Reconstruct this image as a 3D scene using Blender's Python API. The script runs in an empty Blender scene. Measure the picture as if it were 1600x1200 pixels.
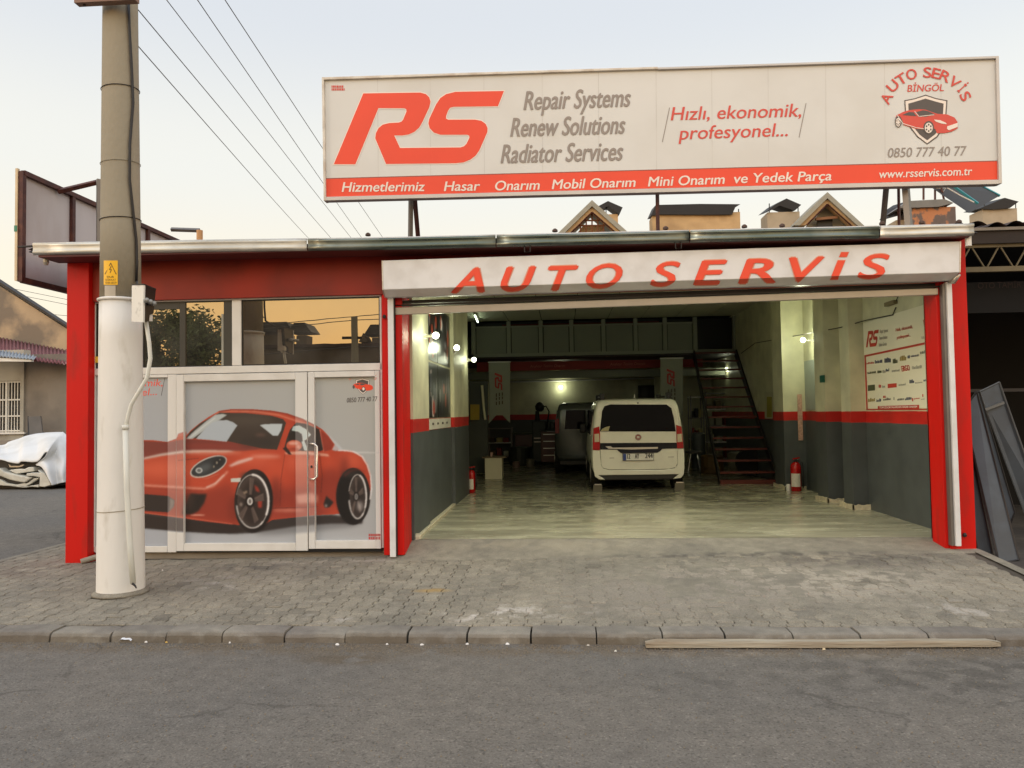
import bpy, math, random
from mathutils import Vector, Matrix, noise
from mathutils.geometry import tessellate_polygon

random.seed(7)
SC = bpy.context.scene
COL = SC.collection

# ---------------------------------------------------------------- camera
F = 1202.0
CAM = Vector((0.0, -8.5, 1.58))
yaw, pit, rol = math.radians(3.8), math.atan(45 / 1202), 0.0155
fw = Vector((-math.sin(yaw) * math.cos(pit), math.cos(yaw) * math.cos(pit), math.sin(pit)))
r0 = Vector((math.cos(yaw), math.sin(yaw), 0))
u0 = r0.cross(fw)
rt = math.cos(rol) * r0 - math.sin(rol) * u0
up = math.sin(rol) * r0 + math.cos(rol) * u0
cd = bpy.data.cameras.new("camera")
cam = bpy.data.objects.new("camera", cd)
COL.objects.link(cam)
mw = Matrix.Identity(4)
for i in range(3):
    mw[i][0], mw[i][1], mw[i][2], mw[i][3] = rt[i], up[i], -fw[i], CAM[i]
cam.matrix_world = mw
cd.sensor_width = 36
cd.lens = F / 1600 * 36
cd.clip_start = 0.05
cd.clip_end = 2000
SC.camera = cam

# ---------------------------------------------------------------- world, sun, exposure
W = bpy.data.worlds.new("World")
SC.world = W
W.use_nodes = True
wn, wl = W.node_tree.nodes, W.node_tree.links
wn.clear()


def lin(c):
    o = []
    for v in c[:3]:
        v = v / 255.0
        o.append(v / 12.92 if v <= 0.04045 else ((v + 0.055) / 1.055) ** 2.4)
    return (o[0], o[1], o[2], 1.0)


SUN_EL, SUN_AZ = math.radians(3.0), math.radians(242)      # just above the roofs behind the camera, to its left
tc = wn.new("ShaderNodeTexCoord")
sep = wn.new("ShaderNodeSeparateXYZ")
wl.new(tc.outputs["Generated"], sep.inputs[0])


def wramp(stops):
    r = wn.new("ShaderNodeValToRGB")
    r.color_ramp.interpolation = 'EASE'
    while len(r.color_ramp.elements) < len(stops):
        r.color_ramp.elements.new(0.5)
    for e, (p, c) in zip(r.color_ramp.elements, stops):
        e.position = p
        e.color = lin(c)
    wl.new(sep.outputs["Z"], r.inputs[0])
    return r


rf = wramp([(0.0, (252, 226, 196)), (0.14, (254, 243, 222)), (0.30, (243, 242, 236)), (0.47, (224, 228, 234)), (1.0, (218, 224, 236))])
rb = wramp([(0.0, (248, 192, 124)), (0.16, (250, 212, 156)), (0.30, (246, 230, 206)), (0.55, (234, 235, 238)), (1.0, (214, 222, 238))])
mr = wn.new("ShaderNodeMapRange")
mr.interpolation_type = 'SMOOTHSTEP'
mr.inputs["From Min"].default_value = 0.45
mr.inputs["From Max"].default_value = -0.75
wl.new(sep.outputs["Y"], mr.inputs["Value"])
bgf = wn.new("ShaderNodeBackground")
bgf.inputs[1].default_value = 0.97
wl.new(rf.outputs[0], bgf.inputs[0])
bgb = wn.new("ShaderNodeBackground")      # the sunset side of the sky is the brighter one
bgb.inputs[1].default_value = 2.0
wl.new(rb.outputs[0], bgb.inputs[0])
bg1 = wn.new("ShaderNodeMixShader")
wl.new(mr.outputs[0], bg1.inputs[0])
wl.new(bgf.outputs[0], bg1.inputs[1])
wl.new(bgb.outputs[0], bg1.inputs[2])
sky = wn.new("ShaderNodeTexSky")
sky.sky_type = 'NISHITA'
sky.sun_disc = False
sky.sun_elevation = SUN_EL
sky.sun_rotation = SUN_AZ
bg2 = wn.new("ShaderNodeBackground")
bg2.inputs[1].default_value = 0.05
wl.new(sky.outputs[0], bg2.inputs[0])
ad = wn.new("ShaderNodeAddShader")
wl.new(bg1.outputs[0], ad.inputs[0])
wl.new(bg2.outputs[0], ad.inputs[1])
wo = wn.new("ShaderNodeOutputWorld")
wl.new(ad.outputs[0], wo.inputs[0])

sl = bpy.data.lights.new("sun", 'SUN')
sl.energy = 0.45
sl.angle = math.radians(14)
sl.color = (1.0, 0.92, 0.80)
sun = bpy.data.objects.new("sun", sl)
COL.objects.link(sun)
sd = Vector((math.sin(SUN_AZ) * math.cos(math.radians(14)), math.cos(SUN_AZ) * math.cos(math.radians(14)), math.sin(math.radians(14))))
sun.rotation_euler = sd.to_track_quat('Z', 'Y').to_euler()

SC.view_settings.view_transform = 'Standard'
SC.view_settings.look = 'None'
SC.view_settings.exposure = 0.0
SC.view_settings.gamma = 1.0
SC.view_settings.use_curve_mapping = False


# ---------------------------------------------------------------- measuring helpers
def ray(px, py):
    return fw + rt * ((px - 800) / F) - up * ((py - 600) / F)


def P(px, py, Y):            # point of the photograph on the upright plane y = Y
    d = ray(px, py)
    return CAM + d * ((Y - CAM.y) / d.y)


def G(px, py, z):            # ... on the level plane at height z
    d = ray(px, py)
    return CAM + d * ((z - CAM.z) / d.z)


def X(px, py, x):            # ... on the side plane at x
    d = ray(px, py)
    return CAM + d * ((x - CAM.x) / d.x)


# ---------------------------------------------------------------- materials
MATS = {}


def mat(name, c, rough=0.6, metal=0.0, var=0.12, scale=3.0, bump=0.0, bscale=40.0, dirt=None, dscale=2.0,
        damt=0.5, spec=0.5, emit=None, detail=4.0, stretch=None, srgb=True, edge=(0.45, 0.65), rvar=0.0):
    if name in MATS:
        return MATS[name]
    m = bpy.data.materials.new(name)
    m.use_nodes = True
    n, l = m.node_tree.nodes, m.node_tree.links
    b = n["Principled BSDF"]
    base = lin(c) if srgb else (c[0], c[1], c[2], 1)
    b.inputs["Roughness"].default_value = rough
    b.inputs["Metallic"].default_value = metal
    b.inputs["Specular IOR Level"].default_value = spec
    b.inputs["Base Color"].default_value = base
    g = n.new("ShaderNodeNewGeometry")
    vec = g.outputs["Position"]
    if stretch:
        mp = n.new("ShaderNodeMapping")
        mp.inputs["Scale"].default_value = stretch
        l.new(vec, mp.inputs[0])
        vec = mp.outputs[0]

    def nz(s, d=detail):
        t = n.new("ShaderNodeTexNoise")
        t.inputs["Scale"].default_value = s
        t.inputs["Detail"].default_value = d
        l.new(vec, t.inputs["Vector"])
        return t.outputs["Fac"]
    out = None
    if var:
        r = n.new("ShaderNodeMapRange")
        r.inputs["From Min"].default_value = 0.25
        r.inputs["From Max"].default_value = 0.75
        r.inputs["To Min"].default_value = 1 - var
        r.inputs["To Max"].default_value = 1 + var
        l.new(nz(scale), r.inputs["Value"])
        v = n.new("ShaderNodeVectorMath")
        v.operation = 'SCALE'
        v.inputs[0].default_value = base[:3]
        l.new(r.outputs[0], v.inputs["Scale"])
        out = v.outputs[0]
    if dirt:
        r = n.new("ShaderNodeMapRange")
        r.inputs["From Min"].default_value = edge[0]
        r.inputs["From Max"].default_value = edge[1]
        r.inputs["To Max"].default_value = damt
        l.new(nz(dscale, 8.0), r.inputs["Value"])
        k = n.new("ShaderNodeMix")
        k.data_type = 'RGBA'
        l.new(r.outputs[0], k.inputs[0])
        if out:
            l.new(out, k.inputs[6])
        else:
            k.inputs[6].default_value = base
        k.inputs[7].default_value = lin(dirt)
        out = k.outputs[2]
    if out:
        l.new(out, b.inputs["Base Color"])
    if rvar:
        r = n.new("ShaderNodeMapRange")
        r.inputs["From Min"].default_value = 0.3
        r.inputs["From Max"].default_value = 0.7
        r.inputs["To Min"].default_value = max(rough - rvar, 0.02)
        r.inputs["To Max"].default_value = rough + rvar
        l.new(nz(scale * 1.7), r.inputs["Value"])
        l.new(r.outputs[0], b.inputs["Roughness"])
    if bump:
        bp = n.new("ShaderNodeBump")
        bp.inputs["Strength"].default_value = bump
        bp.inputs["Distance"].default_value = 0.02
        l.new(nz(bscale, 6.0), bp.inputs["Height"])
        l.new(bp.outputs[0], b.inputs["Normal"])
    if emit:
        b.inputs["Emission Color"].default_value = lin(emit[0])
        b.inputs["Emission Strength"].default_value = emit[1]
    MATS[name] = m
    return m


def glass_mat(name, tint, refl, dark):
    m = bpy.data.materials.new(name)
    m.use_nodes = True
    n, l = m.node_tree.nodes, m.node_tree.links
    n.clear()
    o = n.new("ShaderNodeOutputMaterial")
    gl = n.new("ShaderNodeBsdfGlossy")
    gl.inputs["Color"].default_value = lin(tint)
    gl.inputs["Roughness"].default_value = 0.0
    tr = n.new("ShaderNodeBsdfTransparent")
    tr.inputs["Color"].default_value = lin(dark)
    s = n.new("ShaderNodeMixShader")
    s.inputs[0].default_value = refl
    l.new(tr.outputs[0], s.inputs[1])
    l.new(gl.outputs[0], s.inputs[2])
    df = n.new("ShaderNodeBsdfDiffuse")       # a film of dust on the pane
    df.inputs["Color"].default_value = (.35, .33, .30, 1)
    nt = n.new("ShaderNodeTexNoise")
    nt.inputs["Scale"].default_value = 2.5
    nt.inputs["Detail"].default_value = 8
    g = n.new("ShaderNodeNewGeometry")
    l.new(g.outputs["Position"], nt.inputs["Vector"])
    r = n.new("ShaderNodeMapRange")
    r.inputs["From Min"].default_value = .35
    r.inputs["From Max"].default_value = .75
    r.inputs["To Min"].default_value = .03
    r.inputs["To Max"].default_value = .16
    l.new(nt.outputs["Fac"], r.inputs["Value"])
    s2 = n.new("ShaderNodeMixShader")
    l.new(r.outputs[0], s2.inputs[0])
    l.new(s.outputs[0], s2.inputs[1])
    l.new(df.outputs[0], s2.inputs[2])
    n2 = n.new("ShaderNodeTexNoise")
    n2.inputs["Scale"].default_value = 1.6
    l.new(g.outputs["Position"], n2.inputs["Vector"])
    bp = n.new("ShaderNodeBump")
    bp.inputs["Strength"].default_value = .006
    bp.inputs["Distance"].default_value = .05
    l.new(n2.outputs["Fac"], bp.inputs["Height"])
    l.new(bp.outputs[0], gl.inputs["Normal"])
    l.new(s2.outputs[0], o.inputs[0])
    MATS[name] = m
    return m


# ---------------------------------------------------------------- object helpers
LOC = {}


def put(o, parent, loc):
    COL.objects.link(o)
    LOC[o.name] = Vector(loc)
    if parent is not None:
        o.parent = parent
        o.location = Vector(loc) - LOC[parent.name]
    else:
        o.location = loc
    return o


def props(o, label=None, cat=None, group=None, kind=None):
    if label:
        o["label"] = label
    if cat:
        o["category"] = cat
    if group:
        o["group"] = group
    if kind:
        o["kind"] = kind
    return o


def thing(name, label, cat, loc, group=None):
    o = bpy.data.objects.new(name, None)
    o.empty_display_size = 0.2
    put(o, None, loc)
    return props(o, label, cat, group)


class MB:
    def __init__(s):
        s.v, s.f = [], []

    def poly(s, pts):
        k = len(s.v)
        s.v += [tuple(p) for p in pts]
        s.f.append(tuple(range(k, k + len(pts))))
        return s

    def hexa(s, a, b):       # two matching loops joined
        k, n = len(s.v), len(a)
        s.v += [tuple(p) for p in a] + [tuple(p) for p in b]
        s.f.append(tuple(range(k, k + n))[::-1])
        s.f.append(tuple(range(k + n, k + 2 * n)))
        for i in range(n):
            j = (i + 1) % n
            s.f.append((k + i, k + j, k + n + j, k + n + i))
        return s

    def box(s, x0, x1, y0, y1, z0, z1):
        return s.hexa([(x0, y0, z0), (x1, y0, z0), (x1, y1, z0), (x0, y1, z0)],
                      [(x0, y0, z1), (x1, y0, z1), (x1, y1, z1), (x0, y1, z1)])

    def slab(s, pts, vec):   # a polygon pushed along a vector
        vec = Vector(vec)
        return s.hexa(pts, [Vector(p) + vec for p in pts])

    def tube(s, path, r, n=8, r2=None, cap=True):
        path = [Vector(p) for p in path]
        m = len(path)
        k = len(s.v)
        last = None
        for i, p in enumerate(path):
            t = (path[min(i + 1, m - 1)] - path[max(i - 1, 0)]).normalized()
            a = last if last is not None else (Vector((0, 0, 1)) if abs(t.z) < 0.9 else Vector((1, 0, 0)))
            a = (a - t * a.dot(t)).normalized()
            last = a
            b = t.cross(a)
            rr = r if r2 is None else r + (r2 - r) * i / (m - 1)
            for j in range(n):
                q = 2 * math.pi * j / n
                s.v.append(tuple(p + (a * math.cos(q) + b * math.sin(q)) * rr))
        for i in range(m - 1):
            for j in range(n):
                j2 = (j + 1) % n
                s.f.append((k + i * n + j, k + i * n + j2, k + (i + 1) * n + j2, k + (i + 1) * n + j))
        if cap:
            s.f.append(tuple(k + j for j in range(n))[::-1])
            s.f.append(tuple(k + (m - 1) * n + j for j in range(n)))
        return s

    def lathe(s, c, prof, n=16):     # prof: (radius, z) upwards
        k = len(s.v)
        for (r, z) in prof:
            for j in range(n):
                q = 2 * math.pi * j / n
                s.v.append((c[0] + r * math.cos(q), c[1] + r * math.sin(q), c[2] + z))
        for i in range(len(prof) - 1):
            for j in range(n):
                j2 = (j + 1) % n
                s.f.append((k + i * n + j, k + i * n + j2, k + (i + 1) * n + j2, k + (i + 1) * n + j))
        s.f.append(tuple(k + j for j in range(n))[::-1])
        s.f.append(tuple(k + (len(prof) - 1) * n + j for j in range(n)))
        return s

    def grid(s, nu, nv, fn):
        k = len(s.v)
        for i in range(nu + 1):
            for j in range(nv + 1):
                s.v.append(tuple(fn(i / nu, j / nv)))
        for i in range(nu):
            for j in range(nv):
                a = k + i * (nv + 1) + j
                s.f.append((a, a + nv + 1, a + nv + 2, a + 1))
        return s

    def build(s, name, m, parent=None, origin=None, smooth=False, bevel=0.0, label=None, cat=None, group=None, kind=None, bseg=2):
        if origin is None:
            origin = LOC[parent.name] if parent is not None else Vector(s.v[0])
        origin = Vector(origin)
        me = bpy.data.meshes.new(name)
        me.from_pydata([tuple(Vector(p) - origin) for p in s.v], [], s.f)
        me.materials.append(m)
        if smooth:
            me.polygons.foreach_set("use_smooth", [True] * len(me.polygons))
        me.update()
        o = bpy.data.objects.new(name, me)
        put(o, parent, origin)
        if bevel:
            b = o.modifiers.new("bevel", 'BEVEL')
            b.width = bevel
            b.segments = bseg
            b.limit_method = 'ANGLE'
        return props(o, label, cat, group, kind)


def B(name, m, parent, x0, x1, y0, y1, z0, z1, **k):
    return MB().box(x0, x1, y0, y1, z0, z1).build(name, m, parent, **k)


# ---------------------------------------------------------------- flat print helpers (photo pixels -> real planes)
def tess(poly):
    return [[poly[i] for i in t] for t in tessellate_polygon([[Vector((p[0], p[1], 0)) for p in poly]])]


def clip(poly, q):           # convex clip window q
    ar = sum(q[i][0] * q[(i + 1) % len(q)][1] - q[(i + 1) % len(q)][0] * q[i][1] for i in range(len(q)))
    sg = 1 if ar > 0 else -1
    out = list(poly)
    for i in range(len(q)):
        a, b = q[i], q[(i + 1) % len(q)]
        inp, out = out, []
        if not inp:
            return []

        def side(p):
            return sg * ((b[0] - a[0]) * (p[1] - a[1]) - (b[1] - a[1]) * (p[0] - a[0]))
        for k in range(len(inp)):
            p, r = inp[k - 1], inp[k]
            sp, sr = side(p), side(r)
            if (sp >= 0) != (sr >= 0):
                t = sp / (sp - sr)
                out.append((p[0] + (r[0] - p[0]) * t, p[1] + (r[1] - p[1]) * t))
            if sr >= 0:
                out.append(r)
    return out


def decal(name, polys, m, parent, fn, window=None, label=None, tris=False):
    mb = MB()
    e = getattr(polys, "bold", 0.0)
    if e > 0.02:             # heavier strokes: shifted copies, each on a sheet of its own
        src = list(polys)
        shifts = [(0, 0), (e, 0), (-e, 0)] + ([(0, e * .6), (0, -e * .6)] if e > .3 else [])
        o0 = fn(*src[0][0])
        back = (o0 - CAM).normalized()
        rows = [([[(p[0] + sx, p[1] + sy) for p in t] for t in src], k * .0007) for k, (sx, sy) in enumerate(shifts)]
    else:
        rows, back = [(polys, 0.0)], Vector((0, 0, 0))
    for rw, off in rows:
      for pl in rw:
        for t in ([pl] if tris else tess(pl)):
            c = clip([(p[0], p[1]) for p in t], window) if window else t
            if len(c) >= 3:
                a = sum(c[i][0] * c[(i + 1) % len(c)][1] - c[(i + 1) % len(c)][0] * c[i][1] for i in range(len(c)))
                if abs(a) < 1e-6:
                    continue
                if a > 0:
                    c = c[::-1]
                mb.poly([fn(p[0], p[1]) - back * off for p in c])
    if not mb.f:
        return None
    return mb.build(name, m, parent, label=label)


def stroke(pts, w, closed=False):
    out = []
    n = len(pts)
    for i in range(n if closed else n - 1):
        a, b = pts[i], pts[(i + 1) % n]
        dx, dy = b[0] - a[0], b[1] - a[1]
        L = math.hypot(dx, dy) or 1
        nx, ny = -dy / L * w / 2, dx / L * w / 2
        ex, ey = dx / L * w / 3, dy / L * w / 3
        out.append([(a[0] + nx - ex, a[1] + ny - ey), (b[0] + nx + ex, b[1] + ny + ey), (b[0] - nx + ex, b[1] - ny + ey), (a[0] - nx - ex, a[1] - ny - ey)])
    return out


def ell(cx, cy, rx, ry, n=24, a0=0, a1=360, rot=0):
    o = []
    c, s_ = math.cos(math.radians(rot)), math.sin(math.radians(rot))
    for i in range(n if a1 - a0 >= 360 else n + 1):
        a = math.radians(a0 + (a1 - a0) * i / n)
        x, y = rx * math.cos(a), ry * math.sin(a)
        o.append((cx + x * c - y * s_, cy + x * s_ + y * c))
    return o


TX = {}


def text2d(body, bold=0.0, space=1.0):
    key = (body, bold, space)
    if key in TX:
        return TX[key]
    c = bpy.data.curves.new("t", 'FONT')
    c.body = body
    c.resolution_u = 4
    c.offset = bold
    c.space_character = space
    o = bpy.data.objects.new("t", c)
    COL.objects.link(o)
    me = o.to_mesh()
    vs = [(v.co.x, v.co.y) for v in me.vertices]
    me.calc_loop_triangles()
    tr = [[vs[i] for i in t.vertices] for t in me.loop_triangles]
    x0, x1 = min(v[0] for v in vs), max(v[0] for v in vs)
    o.to_mesh_clear()
    bpy.data.objects.remove(o)
    bpy.data.curves.remove(c)
    cap = 0.729 if False else CAPH[0]
    TX[key] = ([[((p[0] - x0) / (x1 - x0), p[1] / cap) for p in t] for t in tr], (x1 - x0) / cap)
    return TX[key]


CAPH = [1.0]
_t = text2d("H")
CAPH[0] = max(p[1] for t in _t[0] for p in t)
TX.clear()


class Word(list):
    bold = 0.0


def words(body, bl, br, h, shear=0.0, bold=0.0, space=1.0):
    """triangles of a line of text from bl to br (pixels), capitals h pixels high"""
    tr, _ = text2d(body, 0.0, space)
    e = bold * h
    dx, dy = br[0] - bl[0], br[1] - bl[1]
    L = math.hypot(dx, dy)
    ux, uy = dx / L, dy / L
    vx, vy = uy, -ux
    out = Word()
    out.bold = bold * h
    pts = [p for t in tr for p in t]
    lo, hi = 0.0, L * 1.2
    for _ in range(22):      # width for which the slanted word spans exactly bl to br
        wd = (lo + hi) / 2
        xs = [p[0] * wd + shear * h * p[1] for p in pts]
        if max(xs) - min(xs) > L - 2 * e:
            hi = wd
        else:
            lo = wd
    e -= min(p[0] * wd + shear * h * p[1] for p in pts)
    for t in tr:
        out.append([(bl[0] + ux * (e + p[0] * wd + shear * h * p[1]) + vx * h * p[1],
                     bl[1] + uy * (e + p[0] * wd + shear * h * p[1]) + vy * h * p[1]) for p in t])
    return out


def pl(Y):
    return lambda px, py: P(px, py, Y)


def aff(o, s, t=None):       # crop coordinates -> photo pixels
    return lambda q: (o[0] + q[0] / s, o[1] + q[1] / s)


# logo outlines, in crop coordinates
def arcpts(pts):
    return pts


RS = [(140, 785), (345, 293), (740, 287), (780, 298), (803, 320), (812, 350), (804, 388), (760, 482), (735, 528), (700, 560), (660, 578), (615, 585),
      (560, 585), (600, 672), (1020, 668), (1045, 660), (1062, 642), (1082, 600), (1080, 586), (1066, 580), (880, 580), (835, 565), (806, 535), (797, 500), (803, 470),
      (850, 370), (880, 325), (920, 298), (985, 282), (1322, 276), (1280, 382), (975, 386), (948, 392), (934, 412), (920, 450), (920, 468), (935, 475),
      (1120, 475), (1165, 483), (1195, 505), (1208, 535), (1206, 562), (1150, 690), (1125, 725), (1090, 752), (1040, 772), (985, 778),
      (503, 783), (428, 605), (432, 570), (450, 535), (480, 510), (525, 499), (592, 495), (610, 489), (622, 475), (645, 418), (643, 402), (630, 396),
      (450, 395), (290, 785)]
SHIELD_O = [(780, 415), (870, 445), (962, 462), (955, 570), (930, 690), (880, 770), (793, 832), (710, 770), (640, 680), (610, 590), (602, 462), (690, 445)]
SHIELD_M = [(780, 425), (870, 454), (952, 470), (945, 570), (921, 686), (872, 762), (793, 820), (716, 762), (649, 675), (619, 588), (612, 470), (690, 454)]
SHIELD_I = [(780, 448), (860, 472), (930, 490), (925, 570), (903, 680), (860, 745), (793, 795), (730, 748), (668, 668), (640, 588), (636, 490), (700, 472)]
LCAR = [(527, 612), (540, 585), (590, 560), (640, 545), (720, 536), (780, 540), (830, 560), (880, 575), (960, 580), (1020, 605), (1045, 640), (1048, 695), (1000, 722),
        (940, 735), (875, 737), (860, 700), (765, 705), (700, 700), (640, 680), (598, 668), (590, 640), (570, 600), (545, 590)]
LWIN = [[(585, 585), (640, 560), (680, 562), (705, 595), (640, 590)], [(700, 560), (760, 545), (800, 552), (860, 580), (780, 600), (730, 595)]]
LWHITE = [[(850, 622), (900, 628), (950, 650), (955, 662), (910, 655), (865, 640)], [(960, 680), (1048, 650), (1046, 685), (975, 712), (958, 700)]]


def car_logo(parent, mp, fn, Yn, grey, red, white):
    """shield with the little red sports car; mp maps crop coordinates to pixels, fn(Y) a plane"""
    q = lambda ps: [mp(p) for p in ps]
    decal("shield", [q(SHIELD_O)], grey, parent, fn(Yn))
    decal("shield", [q(SHIELD_M)], white, parent, fn(Yn - 0.0015))
    decal("shield", [q(SHIELD_I)], grey, parent, fn(Yn - 0.003))
    decal("car_emblem", [q(LCAR)], red, parent, fn(Yn - 0.0045))
    decal("car_emblem", [q(w) for w in LWIN] + [q(ell(553, 640, 28, 48)), q(ell(806, 690, 44, 55))], grey, parent, fn(Yn - 0.006))
    decal("car_emblem", [q(w) for w in LWHITE] + [q(ell(551, 645, 19, 36)), q(ell(806, 692, 33, 43))] + [q(s) for s in stroke([(545, 588), (590, 655), (700, 690), (765, 700)], 5)] +
          [q(s) for s in stroke([(690, 556), (725, 597), (850, 583)], 5)], white, parent, fn(Yn - 0.0075))
    sp = []
    for (cx, cy, rx, ry) in ((551, 645, 19, 36), (806, 692, 33, 43)):
        for k in range(6):
            a = math.radians(k * 60 + 30)
            sp.append(q(ell(cx + rx * .62 * math.cos(a), cy + ry * .62 * math.sin(a), rx * .2, ry * .2, 8)))
    decal("car_emblem", sp, grey, parent, fn(Yn - 0.009))
    # wording on the arc
    let = [("A", 455, 445, -62), ("U", 507, 342, -47), ("T", 578, 285, -32), ("O", 662, 245, -14), ("S", 795, 230, 4), ("E", 868, 238, 14),
           ("R", 945, 262, 26), ("V", 1022, 312, 38), ("İ", 1082, 362, 48), ("S", 1112, 428, 62)]
    polys = []
    for ch, cx, cy, ang in let:
        h = 84
        w = {"İ": 22, "E": 64, "S": 64}.get(ch, 84)
        a = math.radians(ang)
        ux, uy = math.cos(a), math.sin(a)
        vx, vy = uy, -ux
        bl = (cx - ux * w / 2 - vx * h / 2, cy - uy * w / 2 - vy * h / 2)
        for t in words(ch, bl, (bl[0] + ux * w, bl[1] + uy * w), h):
            polys.append([mp(p) for p in t])
    wd = Word(polys)
    wd.bold = .45
    polys = wd
    decal("lettering", polys, red, parent, fn(Yn - 0.0015), tris=True)


def letters(polys):
    """split a word's triangles into letters (dots stay with their letter)"""
    ids, groups = {}, []
    for t in polys:
        ks = [(round(p[0], 2), round(p[1], 2)) for p in t]
        hit = sorted({ids[k] for k in ks if k in ids})
        if hit:
            g = hit[0]
            for h in hit[1:]:
                groups[g] += groups[h]
                groups[h] = []
                for k in list(ids):
                    if ids[k] == h:
                        ids[k] = g
        else:
            g = len(groups)
            groups.append([])
        groups[g].append(t)
        for k in ks:
            ids[k] = g
    gs = [g for g in groups if g]
    ext = lambda g: (min(p[0] for t in g for p in t), max(p[0] for t in g for p in t), max(p[1] for t in g for p in t))
    gs.sort(key=lambda g: -ext(g)[2])
    main, out = [], []
    bot = max(ext(g)[2] for g in gs)
    for g in gs:
        e = ext(g)
        if bot - e[2] > 14 and main:          # a dot: joins the nearest letter
            m = min(main, key=lambda q: abs((ext(q)[0] + ext(q)[1]) / 2 - (e[0] + e[1]) / 2 + 8))
            m += g
        else:
            main.append(g)
    return main


def letter_words(w):
    out = []
    for g in letters(list(w)):
        q = Word(g)
        q.bold = w.bold
        out.append(q)
    return out


def inflate(poly, e):
    n = len(poly)
    ar = sum(poly[i][0] * poly[(i + 1) % n][1] - poly[(i + 1) % n][0] * poly[i][1] for i in range(n))
    s = 1 if ar > 0 else -1
    out = []
    for i in range(n):
        a, b, c = Vector(poly[i - 1]), Vector(poly[i]), Vector(poly[(i + 1) % n])
        d1, d2 = (b - a).normalized(), (c - b).normalized()
        n1, n2 = Vector((d1.y, -d1.x)), Vector((d2.y, -d2.x))
        m = n1 + n2
        k = min(e / max(m.length / 2, .35), e * 2)
        q = b + m.normalized() * k * s
        out.append((q.x, q.y))
    return out


def proj(p):
    v = Vector(p) - CAM
    d = v.dot(fw)
    return (800 + F * v.dot(rt) / d, 600 - F * v.dot(up) / d)


def decal_multi(name, layers, parent, Y, window, step=0.0004, label=None, z=lambda k: 0):
    me_v, me_f, mi, mats = [], [], [], []
    for k, (polys, m) in enumerate(layers):
        if m not in mats:
            mats.append(m)
        for q in polys:
            for t in tess(q):
                c = clip([(p[0], p[1]) for p in t], window)
                if len(c) < 3:
                    continue
                a = sum(c[i][0] * c[(i + 1) % len(c)][1] - c[(i + 1) % len(c)][0] * c[i][1] for i in range(len(c)))
                if abs(a) < 1e-5:
                    continue
                if a > 0:
                    c = c[::-1]
                b = len(me_v)
                me_v += [P(p[0], p[1], Y - k * step) for p in c]
                me_f.append(tuple(range(b, b + len(c))))
                mi.append(mats.index(m))
    if not me_f:
        return
    org = LOC[parent.name]
    me = bpy.data.meshes.new(name)
    me.from_pydata([tuple(v - org) for v in me_v], [], me_f)
    for m in mats:
        me.materials.append(m)
    me.polygons.foreach_set("material_index", mi)
    me.update()
    o = bpy.data.objects.new(name, me)
    put(o, parent, org)
    return props(o, label)


# ================================================================ MATERIALS
RED = mat("red_paint", (200, 18, 8), 0.5, var=0.08, scale=1.3, bump=0.06, bscale=25, dirt=(128, 44, 34), dscale=7, damt=0.5, edge=(.52, .72), spec=0.25, stretch=(1, 1, .22))
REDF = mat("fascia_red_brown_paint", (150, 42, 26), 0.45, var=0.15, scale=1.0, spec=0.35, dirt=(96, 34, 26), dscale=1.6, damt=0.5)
REDP = mat("red_print", (236, 74, 42), 0.45, var=0.03)
GREYP = mat("grey_print", (150, 140, 132), 0.5, var=0.03)
DGREYP = mat("dark_grey_print", (88, 80, 76), 0.5, var=0.03)
WHITEP = mat("white_print", (240, 228, 216), 0.5, var=0.03)
PVC = mat("white_pvc", (224, 222, 216), 0.38, var=0.04, scale=2, dirt=(150, 140, 120), dscale=3, damt=0.18)
STEEL = mat("brushed_steel", (190, 188, 182), 0.3, 0.9, var=0.05)
GALV = mat("galvanised_sheet", (128, 134, 128), 0.30, 0.85, var=0.25, scale=2.2, bump=0.35, bscale=2.6, dirt=(78, 90, 86), dscale=1.1, damt=0.85, rvar=0.12, edge=(.40, .55))
GALV2 = mat("bright_galvanised_sheet", (196, 196, 190), 0.42, 0.75, var=0.12, scale=3, bump=0.25, bscale=3, rvar=0.1)
ALU = mat("white_aluminium", (224, 224, 224), 0.36, 0.0, var=0.04, scale=1.5, dirt=(150, 140, 125), dscale=4, damt=0.2, bump=0.05, bscale=3)
ALUG = mat("grey_aluminium", (168, 162, 152), 0.35, 0.35, var=0.08, scale=4)
BLACK = mat("black_plastic", (20, 20, 20), 0.45, var=0.1)
DARK = mat("dark_metal", (48, 44, 42), 0.55, 0.3, var=0.2)
RUSTB = mat("dark_brown_steel", (70, 34, 30), 0.55, 0.2, var=0.25, scale=8, dirt=(120, 70, 50), dscale=9, damt=0.4)
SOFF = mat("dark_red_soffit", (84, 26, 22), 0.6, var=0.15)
TILE = mat("roof_clay", (70, 52, 46), 0.8, var=0.25)
BRUSH = mat("galvanised_post", (120, 116, 112), 0.45, 0.6, var=0.15)


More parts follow.
